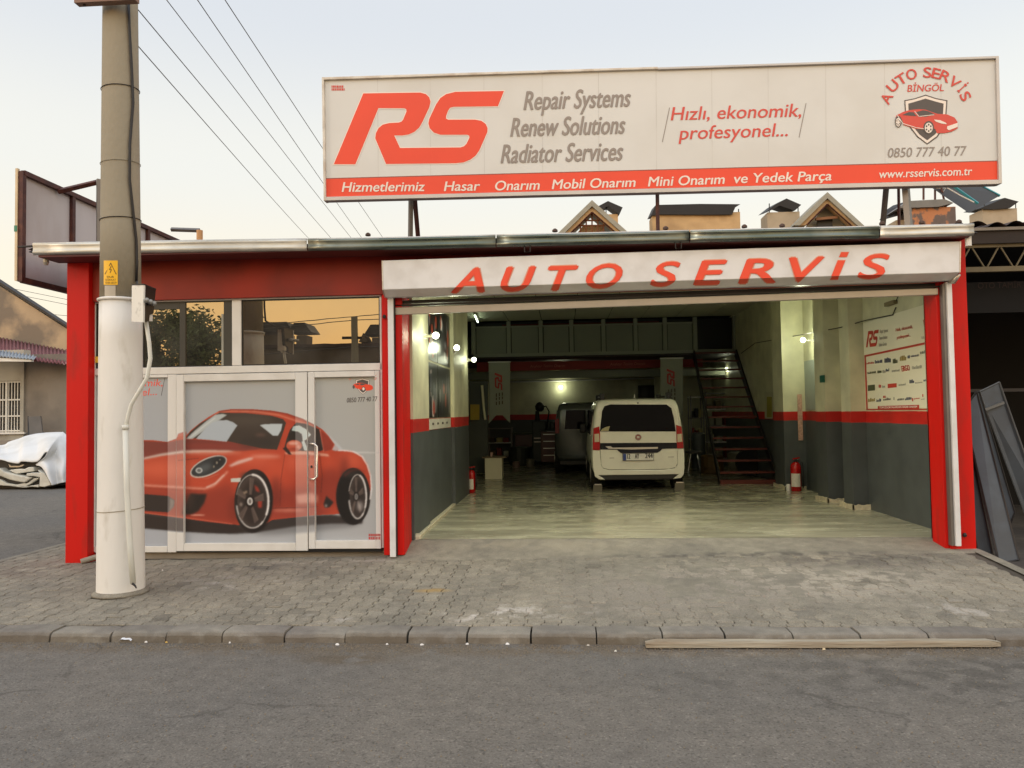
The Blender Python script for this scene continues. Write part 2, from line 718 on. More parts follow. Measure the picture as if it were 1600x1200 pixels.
def floor_material(name, c1, c2, rough, spots=(), bump=0.4, bs=60, tone=False, fine=0.16, stretch=None, rvar=0.0, n1=1.2, grit=220, spec=0.4, chips=0.0, cracks=0.0):
    m = bpy.data.materials.new(name)
    m.use_nodes = True
    n, l = m.node_tree.nodes, m.node_tree.links
    b = n["Principled BSDF"]
    b.inputs["Roughness"].default_value = rough
    b.inputs["Specular IOR Level"].default_value = spec
    g = n.new("ShaderNodeNewGeometry")
    pos = g.outputs["Position"]
    vec = pos
    if stretch:
        mp = n.new("ShaderNodeMapping")
        mp.inputs["Scale"].default_value = stretch
        l.new(pos, mp.inputs[0])
        vec = mp.outputs[0]

    def nz(s, d=6.0, v=None, dist=0.0):
        t = n.new("ShaderNodeTexNoise")
        t.inputs["Scale"].default_value = s
        t.inputs["Detail"].default_value = d
        t.inputs["Distortion"].default_value = dist
        l.new(v or vec, t.inputs["Vector"])
        return t.outputs["Fac"]

    def rng(src, a, c, lo, hi):
        r = n.new("ShaderNodeMapRange")
        for k, q in zip(("From Min", "From Max", "To Min", "To Max"), (a, c, lo, hi)):
            r.inputs[k].default_value = q
        l.new(src, r.inputs["Value"])
        return r.outputs[0]

    def mix(fac, a, c):
        k = n.new("ShaderNodeMix")
        k.data_type = 'RGBA'
        l.new(fac, k.inputs[0])
        for q, s_ in ((a, 6), (c, 7)):
            if isinstance(q, tuple):
                k.inputs[s_].default_value = q
            else:
                l.new(q, k.inputs[s_])
        return k.outputs[2]

    def scale(col, fac):
        v = n.new("ShaderNodeVectorMath")
        v.operation = 'SCALE'
        l.new(col, v.inputs[0])
        l.new(fac, v.inputs["Scale"])
        return v.outputs[0]
    col = mix(rng(nz(n1, 8.0, dist=0.1), .38, .62, 0, 1), lin(c1), lin(c2))
    col = scale(col, rng(nz(9, 8.0), .3, .7, 1 - fine, 1 + fine))
    col = scale(col, rng(nz(grit, 2.0, pos), .3, .7, 1 - fine * 1.3, 1 + fine * 1.3))
    if tone:
        a = n.new("ShaderNodeAttribute")
        a.attribute_name = "tone"
        col = scale(col, a.outputs["Fac"])
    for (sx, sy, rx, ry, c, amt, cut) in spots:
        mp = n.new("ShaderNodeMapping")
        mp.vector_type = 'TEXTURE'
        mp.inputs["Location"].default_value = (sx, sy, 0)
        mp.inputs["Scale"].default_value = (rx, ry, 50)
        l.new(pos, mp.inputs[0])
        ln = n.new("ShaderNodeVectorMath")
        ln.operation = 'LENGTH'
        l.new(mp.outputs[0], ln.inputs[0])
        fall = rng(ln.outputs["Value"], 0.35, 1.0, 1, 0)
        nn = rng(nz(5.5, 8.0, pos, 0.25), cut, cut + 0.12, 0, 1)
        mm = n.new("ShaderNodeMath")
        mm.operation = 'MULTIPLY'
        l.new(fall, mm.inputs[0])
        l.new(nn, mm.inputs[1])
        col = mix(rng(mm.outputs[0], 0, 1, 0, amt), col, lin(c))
    if chips:                # pale and dark stones in the surface
        col = scale(col, rng(nz(62, 1.0, pos), .60, .68, 1, 1 + chips))
        col = scale(col, rng(nz(48, 1.0, pos), .34, .40, 1 - chips, 1))
    if cracks:
        wv = n.new("ShaderNodeTexVoronoi")
        wv.feature = 'DISTANCE_TO_EDGE'
        wv.inputs["Scale"].default_value = .42
        ns_ = n.new("ShaderNodeTexNoise")
        ns_.inputs["Scale"].default_value = 3.0
        ns_.inputs["Detail"].default_value = 6
        l.new(pos, ns_.inputs["Vector"])
        ad_ = n.new("ShaderNodeVectorMath")
        ad_.operation = 'MULTIPLY_ADD'
        ad_.inputs[1].default_value = (.5, .5, .5)
        l.new(ns_.outputs["Color"], ad_.inputs[0])
        l.new(pos, ad_.inputs[2])
        l.new(ad_.outputs[0], wv.inputs["Vector"])
        line = rng(wv.outputs["Distance"], .002, .010, 1, 0)
        gate = rng(nz(.7, 3.0, pos), .52, .60, 0, cracks)
        mm = n.new("ShaderNodeMath")
        mm.operation = 'MULTIPLY'
        l.new(line, mm.inputs[0])
        l.new(gate, mm.inputs[1])
        col = mix(mm.outputs[0], col, lin((58, 54, 48)))
    l.new(col, b.inputs["Base Color"])
    if rvar:
        l.new(rng(nz(2.3, 8.0), .35, .65, max(rough - rvar, .03), rough + rvar), b.inputs["Roughness"])
    bp = n.new("ShaderNodeBump")
    bp.inputs["Strength"].default_value = bump
    bp.inputs["Distance"].default_value = 0.008
    l.new(nz(bs, 8.0, pos), bp.inputs["Height"])
    l.new(bp.outputs[0], b.inputs["Normal"])
    MATS[name] = m
    return m


SPOTS = [(-0.55, -2.1, .55, .32, (214, 205, 195), .7, .50), (-0.2, -1.9, .9, .25, (190, 182, 172), .5, .55), (2.2, -1.0, 1.9, .9, (176, 166, 150), .75, .42),
         (2.9, -.35, 1.3, .5, (92, 86, 80), .7, .42), (1.0, -1.4, 1.5, 1.0, (140, 132, 120), .75, .36), (-1.25, -1.35, .22, .09, (176, 140, 70), .6, .3),
         (-3.3, -1.0, .7, .35, (176, 168, 158), .55, .5), (-3.4, -.3, .5, .25, (84, 82, 78), .7, .42), (-2.6, -.12, 1.0, .14, (190, 180, 165), .5, .48),
         (3.2, -2.0, .5, .35, (190, 182, 172), .5, .5), (-6.0, -.3, 1.0, .8, (112, 100, 88), .6, .4), (-2.1, -2.2, .5, .2, (192, 184, 176), .5, .56)]
PAVER = floor_material("paving_concrete", (144, 136, 120), (129, 123, 110), 0.85, SPOTS, bump=0.7, bs=70, tone=True, n1=0.9, grit=110, chips=0.22)
SANDJ = floor_material("joint_sand", (92, 84, 74), (74, 68, 60), 0.9, SPOTS[2:5], bump=0.7)
ASPH = floor_material("worn_asphalt", (113, 107, 98), (105, 101, 95), 0.82,
                      [(2.6, -3.2, 1.6, .7, (78, 74, 68), .6, .45), (-1.6, -2.95, .5, .16, (92, 78, 58), .6, .35), (0.6, -3.4, 1.2, .3, (84, 80, 74), .5, .5),
                       (-6, 2.5, 3, 1.2, (80, 76, 70), .6, .42), (0, -2.7, 9, .22, (104, 92, 76), .7, .38), (1.6, -2.8, 1.6, .12, (140, 132, 120), .5, .5),
                       (3.4, -4.2, 1.2, .5, (84, 80, 74), .5, .45), (-3, -4.6, 2, .6, (98, 92, 84), .5, .5)], bump=0.9, bs=75, fine=0.13, n1=0.35, grit=85, chips=0.34, cracks=0.45)
KERBM = floor_material("kerb_concrete", (142, 136, 124), (118, 112, 104), 0.85, [(0, -2.6, 12, .06, (96, 86, 72), .7, .35)], bump=0.7, tone=True)
APRON = floor_material("apron_concrete", (144, 137, 121), (126, 120, 108), 0.8, [(1.5, -1.2, 1.6, .7, (118, 112, 100), .4, .45), (2.6, -.4, 1.3, .25, (100, 94, 86), .6, .42), (2.4, -1.1, 1.2, .6, (160, 152, 136), .4, .48), (2.0, -.1, 2.2, .12, (84, 80, 74), .8, .45), (-.2, .3, 2, .2, (166, 156, 134), .4, .4)], bump=0.6, bs=70, grit=110)
GFLOOR = floor_material("glossy_garage_floor", (196, 190, 160), (166, 160, 134), 0.22,
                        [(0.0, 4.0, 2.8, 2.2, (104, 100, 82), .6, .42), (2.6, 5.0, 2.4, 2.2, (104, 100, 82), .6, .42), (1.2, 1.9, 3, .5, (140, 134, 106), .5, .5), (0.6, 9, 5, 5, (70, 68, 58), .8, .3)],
                        bump=0.12, bs=14, fine=0.08, stretch=(0.6, 2.2, 1), rvar=0.12, spec=0.7, n1=1.6)
DIRT = floor_material("bare_dirt", (96, 88, 78), (78, 72, 66), 0.95, (), bump=0.8)

# ================================================================ GROUND
MB().grid(2, 2, lambda u, v: (-300 + 600 * u, -300 + 700 * v, -0.34)).build("ground", DIRT, origin=(0, 0, -.34), kind="structure")


def kz(x):
    return 0.012 * x + 0.01


def zs(x, y):
    if y >= 0:
        return kz(x)
    t = max(0, (y + 2.37) / 2.37)
    return -0.10 * (1 - t) + kz(x) * t


road = MB().grid(160, 60, lambda u, v: (-40 + 80 * u, -14 + 11.44 * v, -0.185 + 0.006 * noise.noise(Vector(((-40 + 80 * u) * .8, (-14 + 11.44 * v) * 1.1, 3))))).build(
    "road", ASPH, origin=(0, -8, -.18), kind="structure", smooth=True)
MB().grid(30, 80, lambda u, v: (-38 + 31.2 * u, -2.565 + 60 * v, -0.135 + 0.01 * noise.noise(Vector((u * 9, v * 20, 1))))).build("side_street", ASPH, origin=(-12, 5, -.13), kind="structure", smooth=True)
MB().grid(20, 60, lambda u, v: (4.36 + 30 * u, -2.37 + 40 * v, -0.06 - .05 * min(1, u * 6) + 0.03 * noise.noise(Vector((u * 40, v * 60, 2))))).build("yard_ground", DIRT, origin=(6, 1, -.06), kind="structure", smooth=True)

# pavement: bedding with interlocking stones
pav = MB().grid(108, 52, lambda u, v: (-6.62 + 10.9 * u, -2.38 + (10.4 if False else 2.5) * v,
                                       zs(-6.62 + 10.9 * u, -2.38 + 2.5 * v) - (0.0115 - 0.0045 * max(0, min(1, 1.25 - math.hypot((-6.62 + 10.9 * u - 1.5) / 2.4, (-2.38 + 2.5 * v + 1.0) / 1.5)))))).build(
    "pavement", SANDJ, origin=(0, -1.2, 0), kind="structure")
MB().grid(4, 20, lambda u, v: (-6.62 + .88 * u, .121 + 12 * v, kz(-6.6) - .010)).build("bedding", SANDJ, pav)
WST, LST, AO = 0.136, 0.2, 0.026


def prof(y):                 # shared wavy joint line
    t = (y / LST) % 1.0
    if t < .38:
        return 0
    if t < .5:
        return AO * (t - .38) / .12
    if t < .88:
        return AO
    return AO * (1 - (t - .88) / .12)


stones = []
nx_ = int(10.82 / WST)
for i in range(nx_):
    for j in range(-1, 75):
        ya = -2.37 + j * LST + (LST / 2 if i % 2 else 0)
        yb = ya + LST
        xa = -6.6 + i * WST
        ya2, yb2 = max(ya, -2.37), yb
        if xa < -5.8:
            lim = 12.0
        else:
            lim = 0.14 if xa < -1.95 else (-0.10 + 0.03 * math.sin(xa * 3))
        yb2 = min(yb2, lim)
        if yb2 - ya2 < 0.035:
            continue
        if (xa + .07 + 4.232) ** 2 + ((ya + yb) / 2 + 1.38) ** 2 < .17 ** 2:
            continue
        stones.append((i, xa, ya2 + .003, yb2 - .003))


def stone_geo(xa, ya, yb, rnd):
    ys = [ya]
    base = math.floor(ya / LST) - 1
    for k in range(0, 5):
        for t in (.38, .5, .88, 1.0):
            y = (base + k + t) * LST
            if ya + .004 < y < yb - .004:
                ys.append(y)
    ys.append(yb)
    g = .003
    L = [(xa + prof(y) + g, y) for y in ys]
    Rr = [(xa + prof(y) + WST - g, y) for y in ys]
    out = L + Rr[::-1]
    cx = sum(p[0] for p in out) / len(out)
    cy = sum(p[1] for p in out) / len(out)
    dz = rnd.gauss(0, 0.0016)
    tx, ty = rnd.gauss(0, .012), rnd.gauss(0, .012)
    ang = rnd.gauss(0, .008)
    ca, sa = math.cos(ang), math.sin(ang)
    vs = []
    for ring, (ins, dn) in enumerate(((0.0, -.035), (0.0, -.0055), (0.006, 0.0))):
        for (x, y) in out:
            u, w = x - cx, y - cy
            k = 1 - ins / max(abs(u) + abs(w), .03) * 1.2
            u, w = u * k, w * k
            u, w = u * ca - w * sa, u * sa + w * ca
            vs.append((cx + u, cy + w, zs(cx + u, cy + w) + dz + u * tx + w * ty + dn))
    n = len(out)
    fs = []
    for r in (0, 1):
        for k in range(n):
            k2 = (k + 1) % n
            fs.append((r * n + k2, r * n + k, (r + 1) * n + k, (r + 1) * n + k2))
    fs.append(tuple(range(2 * n, 3 * n))[::-1])
    tone = rnd.uniform(.88, 1.1) if rnd.random() > .06 else rnd.uniform(.72, 1.2)
    return vs, fs, tone, (cx, cy, zs(cx, cy) - .035)


def emit_mesh(name, groups, m, parent, origin, kind=None):
    vs, fs, tn = [], [], []
    for v, f, t, _ in groups:
        k = len(vs)
        vs += [(a[0] - origin[0], a[1] - origin[1], a[2] - origin[2]) for a in v]
        fs += [tuple(k + i for i in ff) for ff in f]
        tn += [t] * len(f)
    me = bpy.data.meshes.new(name)
    me.from_pydata(vs, [], fs)
    a = me.attributes.new("tone", 'FLOAT', 'FACE')
    a.data.foreach_set("value", tn)
    me.materials.append(m)
    me.validate()
    me.update()
    o = bpy.data.objects.new(name, me)
    put(o, parent, origin)
    return props(o, kind=kind)


rnd = random.Random(3)
geos = [stone_geo(xa, ya, yb, rnd) for (i, xa, ya, yb) in stones]


def vis(gm):
    cx, cy, cz = gm[3]
    p = proj((cx, cy, cz))
    if not (-5 < p[0] < 1605 and 0 < p[1] < 1200):
        return 0
    return 1 / ((cx - CAM.x) ** 2 + (cy - CAM.y) ** 2)


order = sorted(range(len(geos)), key=lambda i: -vis(geos[i]))
for i in order[:300]:
    emit_mesh("paving_stone", [geos[i]], PAVER, pav, geos[i][3])
emit_mesh("paving_stones", [geos[i] for i in order[300:]], PAVER, pav, (0, 0, 0), kind="stuff")
# concrete edging down the right and left sides of the pavement
MB().grid(1, 30, lambda u, v: (4.25 + .13 * u, -2.37 + 2.5 * v, zs(4.2, -2.37 + 2.5 * v) + .006 - .01 * u)).build("edging", APRON, pav)
B("edging_side", APRON, pav, 4.37, 4.385, -2.37, .13, -.2, .0)
B("edging", APRON, pav, -6.74, -6.62, -2.5, 12, -.16, kz(-6.6) - .004, bevel=.015)

# kerb stones
kerb = MB().box(-8.4, 6.0, -2.44, -2.375, -.3, -.16).build("kerb", SANDJ, origin=(0, -2.4, -.2), kind="structure")
k0, ki = -8.4, 0
while k0 < 6.0:
    ln = rnd.uniform(.455, .50)
    kx0, kx1 = k0 + rnd.uniform(.003, .008), k0 + ln - rnd.uniform(.003, .01)
    dy, dz = rnd.gauss(0, .005), rnd.gauss(0, .004)
    pr_ = [(-2.378, -.25), (-2.378, -.1), (-2.535, -.102), (-2.562, -.112), (-2.578, -.132), (-2.585, -.25)]
    vs, fs = [], []
    ns = 7
    for s_ in range(ns + 1):
        x = kx0 + (kx1 - kx0) * s_ / ns
        e = .004 if s_ in (0, ns) else 0
        for q, (yy, zz) in enumerate(pr_):
            w = noise.noise(Vector((x * 9, yy * 9, zz * 20 + ki))) * .005
            ch = -.012 * max(0, noise.noise(Vector((x * 6, 7, ki * 3.1))) - .15) if q in (3, 4) else 0
            vs.append((x, yy + dy + w + e * (1 if q > 1 else 0) - ch * 2, zz + dz + (w if 0 < q < 5 else 0) - (e if 0 < q < 5 else 0) + ch))
    n = len(pr_)
    for s_ in range(ns):
        for q in range(n - 1):
            a = s_ * n + q
            fs.append((a, a + 1, a + n + 1, a + n))
    fs.append(tuple(range(n)))
    fs.append(tuple(range(ns * n, ns * n + n))[::-1])
    emit_mesh("kerb_stone", [(vs, fs, rnd.uniform(.86, 1.12), None)], KERBM, kerb, (kx0, -2.47, -.1))
    k0 += ln
    ki += 1

# concrete apron in the doorway
MB().grid(90, 14, lambda u, v: (lambda x, y: (x, y, (kz(x) + .004) + (0.118 - kz(x) - .004) * max(0, min(1, (y + .06) / .5)) + .003 * noise.noise(Vector((x * 3, y * 5, 0))) - (.02 if v == 0 else 0)))(
    -1.98 + 6.3 * u, (-0.14 + 0.03 * noise.noise(Vector((u * 30, 0, 5)))) * (1 - v) + .47 * v)).build("concrete_apron", APRON, origin=(1, .2, .05), kind="structure", smooth=True)

# thin worn cement smeared over the stones in front of the doorway: it covers some and leaves others bare
def smear(u, v):
    x, y = -.9 + 5.0 * u, -2.25 + 2.16 * v
    r = math.hypot((x - 1.35) / 1.6, (y + .95) / 1.2)
    n_ = noise.noise(Vector((x * 1.6, y * 1.8, 4))) * .9 + noise.noise(Vector((x * 6, y * 6, 9))) * .45 + noise.noise(Vector((x * 22, y * 22, 2))) * .22
    return (x, y, zs(x, y) + .0032 * max(-3.5, min(.30, (.30 - r) * 1.5 + n_ * 1.7)))
MB().grid(230, 130, smear).build("cement_smear", APRON, pav, smooth=True)

# ================================================================ THE SHOP BUILDING
shop = thing("auto_repair_shop", "single storey car repair shop with red pillars, white roller shutter housing and open garage bay", "building", (0, 0, 0))


def paint_material(name, upper, stripe, lower, z1=1.37, z2=1.53, rough=0.5):
    m = bpy.data.materials.new(name)
    m.use_nodes = True
    n, l = m.node_tree.nodes, m.node_tree.links
    b = n["Principled BSDF"]
    b.inputs["Roughness"].default_value = rough
    g = n.new("ShaderNodeNewGeometry")
    s = n.new("ShaderNodeSeparateXYZ")
    l.new(g.outputs["Position"], s.inputs[0])
    t = n.new("ShaderNodeTexNoise")
    t.inputs["Scale"].default_value = 3
    t.inputs["Detail"].default_value = 8
    l.new(g.outputs["Position"], t.inputs["Vector"])
    a = n.new("ShaderNodeMath")
    a.operation = 'MULTIPLY_ADD'
    a.inputs[1].default_value = 0.012
    l.new(t.outputs["Fac"], a.inputs[0])
    l.new(s.outputs["Z"], a.inputs[2])

    def step(z):
        k = n.new("ShaderNodeMath")
        k.operation = 'GREATER_THAN'
        k.inputs[1].default_value = z
        l.new(a.outputs[0], k.inputs[0])
        return k.outputs[0]

    def mix(f, x, y):
        k = n.new("ShaderNodeMix")
        k.data_type = 'RGBA'
        l.new(f, k.inputs[0])
        for q, i in ((x, 6), (y, 7)):
            if isinstance(q, tuple):
                k.inputs[i].default_value = q
            else:
                l.new(q, k.inputs[i])
        return k.outputs[2]
    c = mix(step(z1), lin(lower), lin(stripe))
    c = mix(step(z2), c, lin(upper))
    r = n.new("ShaderNodeMapRange")
    r.inputs["From Min"].default_value = .3
    r.inputs["From Max"].default_value = .7
    r.inputs["To Min"].default_value = .8
    r.inputs["To Max"].default_value = 1.1
    l.new(t.outputs["Fac"], r.inputs["Value"])
    v = n.new("ShaderNodeVectorMath")
    v.operation = 'SCALE'
    l.new(c, v.inputs[0])
    l.new(r.outputs[0], v.inputs["Scale"])
    l.new(v.outputs[0], b.inputs["Base Color"])
    bp = n.new("ShaderNodeBump")
    bp.inputs["Strength"].default_value = .15
    bp.inputs["Distance"].default_value = .01
    l.new(t.outputs["Fac"], bp.inputs["Height"])
    l.new(bp.outputs[0], b.inputs["Normal"])
    return m


WALLP = paint_material("painted_garage_wall", (202, 199, 168), (186, 30, 22), (74, 79, 78))
CREAM = mat("cream_wall_paint", (200, 198, 168), 0.55, var=0.06)
CEILM = mat("ceiling_board", (206, 206, 184), 0.6, var=0.05)
PLAST = mat("rendered_wall", (150, 142, 130), 0.9, var=0.15, bump=.3)

WALLM = WALLP
# pillars and fascia
B("red_pillar", RED, shop, -5.715, -5.45, 0, .42, -.09, 3.46, bevel=.006)
B("red_pillar", RED, shop, -2.02, -1.79, .0, .42, .02, 2.93, bevel=.006)
B("red_pillar", RED, shop, 4.02, 4.065, .015, .30, .06, 2.93, bevel=.006)
B("door_frame_post", WALLM, shop, 4.065, 4.35, .30, .42, .06, 3.4)
B("red_pillar", RED, shop, 4.065, 4.325, -.01, .42, .045, 3.43, bevel=.006)
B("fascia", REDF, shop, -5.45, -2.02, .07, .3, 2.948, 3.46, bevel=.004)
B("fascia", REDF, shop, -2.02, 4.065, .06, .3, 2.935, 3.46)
# outer walls and roof
def swall(x0, x1, y0, y1, z0, m, name="wall"):
    t = lambda y: 3.435 + .07 * y
    MB().hexa([(x0, y0, z0), (x1, y0, z0), (x1, y0, t(y0)), (x0, y0, t(y0))], [(x0, y1, z0), (x1, y1, z0), (x1, y1, t(y1)), (x0, y1, t(y1))]).build(name, m, shop)


swall(-5.70, -5.52, .42, 14.6, -.2, PLAST)
swall(-2.02, -1.80, .42, 5.6, .1, WALLP)
swall(-3.05, -2.95, 5.6, 14.5, .1, WALLP)
B("wall", WALLP, shop, -2.95, -2.02, 5.48, 5.6, .1, 3.8)
swall(4.35, 4.52, .42, 14.5, -.1, WALLP)
B("wall", WALLP, shop, -5.7, 4.5, 14.5, 14.7, -.1, 4.4)
B("wall", PLAST, shop, -5.5, -2.02, 5.0, 5.1, -.1, 3.7)
for (y0, y1, x0) in ((2.92, 3.3, 4.14), (3.72, 4.2, 4.05), (5.7, 6.35, 3.96)):
    swall(x0, 4.349, y0, y1, .118, WALLP, "pilaster")
swall(4.2, 4.349, 6.35, 14.499, .118, WALLP)
swall(-1.799, -1.76, .425, 1.5, .118, WALLP, "pilaster")
swall(-1.799, -1.745, 3.75, 5.58, .118, WALLP, "pilaster")
FOOT = mat("chipped_tile", (196, 186, 158), .6, var=.25, scale=20, bump=.6, bscale=30)
for (x0, y0, x1, y1) in ((4.10, 2.86, 4.35, 3.4), (4.02, 3.67, 4.35, 4.25), (3.93, 5.62, 4.3, 6.4)):
    mb = MB()
    mb.grid(6, 1, lambda u, v: (x0 + (x1 - x0) * u, y0 - .012, .115 + v * (.075 + .03 * noise.noise(Vector((u * 7, x0 * 9, y0))))))
    mb.grid(6, 1, lambda u, v: (x0, y1 + (y0 - .012 - y1) * u, .115 + v * (.075 + .03 * noise.noise(Vector((u * 7, y0, 3))))))
    o = mb.build("skirting", FOOT, shop)
    s_ = o.modifiers.new("thick", 'SOLIDIFY')
    s_.thickness = .02
MB().slab([(-1.80, .5, .115), (-1.80, 5.55, .115), (-1.76, 5.55, .115), (-1.72, .5, .115)], (0, 0, .035)).build("skirting", FOOT, shop, bevel=.01)
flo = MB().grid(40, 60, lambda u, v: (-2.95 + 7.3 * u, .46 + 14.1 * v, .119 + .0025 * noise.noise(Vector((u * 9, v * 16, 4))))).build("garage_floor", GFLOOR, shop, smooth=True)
B("office_floor", PLAST, shop, -5.5, -2.03, .2, 5, -.05, .06)
# ceiling in boards
ceil = MB().slab([(-3, .4, 3.33), (4.4, .4, 3.33), (4.4, 6, 3.85), (-3, 6, 3.85)], (0, 0, .03)).build("ceiling", CEILM, shop)
for i in range(9):
    x0 = -2.95 + i * .815
    for (ya, yb) in ((6.02, 8.2), (8.215, 10.45)):
        B("ceiling_panel", CEILM, ceil, x0 + .008, min(x0 + .807, 4.34), ya, yb, 3.86, 3.88, bevel=.004)
B("ceiling_backing", DARK, shop, -2.95, 4.35, 6.0, 14.5, 3.90, 3.93)
# corrugated roof
ROOFM = mat("dark_corrugated_roof", (84, 66, 58), .75, var=.2, scale=6)
mb = MB()
nxr = 200
mb.grid(nxr, 2, lambda u, v: (-5.95 + 10.3 * u, -.33 + 15 * v, 3.485 - .007 * (u * 10) + .075 * v * 15 + .02 * math.sin(u * 10.3 * 2 * math.pi / .25) + (.004 if v == 0 else 0)))
mb.build("roof", ROOFM, shop, smooth=True)
for px in (575, 867, 1040, 1163, 1222, 1378, 1440, 1498):
    p = P(px, 358 - (px - 800) * .022, -.2)
    MB().lathe((p.x, -.2, p.z - .04), [(.03, 0), (.03, .02), (.012, .035)], 8).build("ridge_cap", ROOFM, shop)
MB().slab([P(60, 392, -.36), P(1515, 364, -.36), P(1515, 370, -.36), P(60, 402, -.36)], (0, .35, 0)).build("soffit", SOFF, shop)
# gutter in lengths
cuts = [50, 480, 775, 1078, 1375, 1523]
def gt(px):
    a = [(50, 380.5), (340, 375.5), (600, 372), (785, 367.5), (1060, 361), (1375, 354), (1523, 350.5)]
    for (p, q) in zip(a, a[1:]):
        if px <= q[0]:
            return p[1] + (q[1] - p[1]) * (px - p[0]) / (q[0] - p[0])
    return a[-1][1]
for i, (a, b) in enumerate(zip(cuts, cuts[1:])):
    yy = -.385 - (.006 if i % 2 else 0)
    m = GALV2 if i in (0, 4) else GALV
    h = 17.5 if i < 4 else 17
    n_ = 8
    mb = MB()
    mb.grid(n_, 5, lambda u, v: (lambda px: (lambda T, Bt: (T.x + (Bt.x - T.x) * v, yy + .012 * math.sin(v * 3.14 * 1.2) + .008 * noise.noise(Vector((px * .02, v * 2, i))) + (.03 * max(0, v - .8) * 5), T.z + (Bt.z - T.z) * v))(
        P(px, gt(px), yy), P(px, gt(px) + h, yy)))(a + .8 + (b - a - 1.6) * u))
    g_ = mb.build("gutter", m, shop, smooth=True, label=("bright" if m is GALV2 else "dull greenish grey") + " zinc gutter length")
    s_ = g_.modifiers.new("thick", 'SOLIDIFY')
    s_.thickness = .004
    MB().tube([P(a + .8 + (b - a - 1.6) * k / 6, gt(a + (b - a) * k / 6), yy) + Vector((0, .012, .002)) for k in range(7)], .011, 6).build("gutter_rim", GALV2, g_, smooth=True)
    pa, pb = P(a + 1, gt(a) + 9, -.3), P(b - 1, gt(b) + 9, -.3)
    MB().hexa([(pa.x, -.37, pa.z - .045), (pa.x, -.26, pa.z - .045), (pa.x, -.26, pa.z + .02), (pa.x, -.255, pa.z + .02)],
              [(pb.x, -.37, pb.z - .045), (pb.x, -.26, pb.z - .045), (pb.x, -.26, pb.z + .02), (pb.x, -.255, pb.z + .02)]).build("gutter_back", DARK, g_)
for px in (1060, 824):
    p = P(px, gt(px) + 24, -.36)
    MB().tube([p + Vector((-.03, 0, .05)), p + Vector((-.03, 0, -.02)), p + Vector((.03, 0, -.02)), p + Vector((.03, 0, .05))], .007, 6).build("gutter_hook", DARK, shop)
p = P(1513, 377, -.3)
MB().tube([p + Vector((0, 0, .07)), p + Vector((0, 0, -.05))], .03, 10).build("gutter_outlet", PVC, shop)
q = P(72, 406, -.25)
MB().lathe((q.x, q.y, q.z - .06), [(.02, 0), (.03, .03), (.03, .07), (.015, .09)], 10).build("bracket_lamp", ALUG, shop)
MB().tube([P(28, 386, -.3), P(75, 383, -.3)], .012, 6).build("roof_rod", DARK, shop)

# roller shutter housing with lettering
fT = [(598, 407), (1500, 377)]
fM = [(599, 452.5), (1499, 426)]
TL, TR, ML, MR = P(598, 407, -.28), P(1500, 377, -.28), P(599, 452.5, -.28), P(1499, 425.5, -.28)
BLc, BRc = P(602, 464.5, -.13), P(1489, 438, -.13)
MB().hexa([TL, ML, BLc, (BLc.x, .03, BLc.z + .01), (TL.x, .03, TL.z)], [TR, MR, BRc, (BRc.x, .03, BRc.z + .01), (TR.x, .03, TR.z)]).build("shutter_housing", ALU, shop, bevel=.006)
hous = bpy.data.objects["shutter_housing"]
CAPM = mat("housing_end_metal", (196, 190, 182), .3, .6, var=.2, scale=12, bump=.5, bscale=12)
MB().slab([TR + Vector((0, 0, 0)), MR, BRc, (BRc.x, .03, BRc.z), (TR.x, .03, TR.z)], (.012, 0, 0)).build("end_cap", CAPM, hous)
MB().slab([TL, ML, BLc, (BLc.x, .03, BLc.z), (TL.x, .03, TL.z)], (-.012, 0, 0)).build("end_cap", CAPM, hous)
MB().tube([P(1497, 428, -.2), P(1490, 441, -.15), P(1482, 440, -.1)], .03, 8, .018).build("crumpled_corner", CAPM, hous, smooth=True)


def chamf(px, py):           # point on the sloping lower face
    nrm = (TR - TL).cross(Vector((BLc.x - ML.x, BLc.y - ML.y, BLc.z - ML.z)))
    d = ray(px, py)
    t = (ML - CAM).dot(nrm) / d.dot(nrm)
    return CAM + d * t + Vector((0, -.002, -.002))


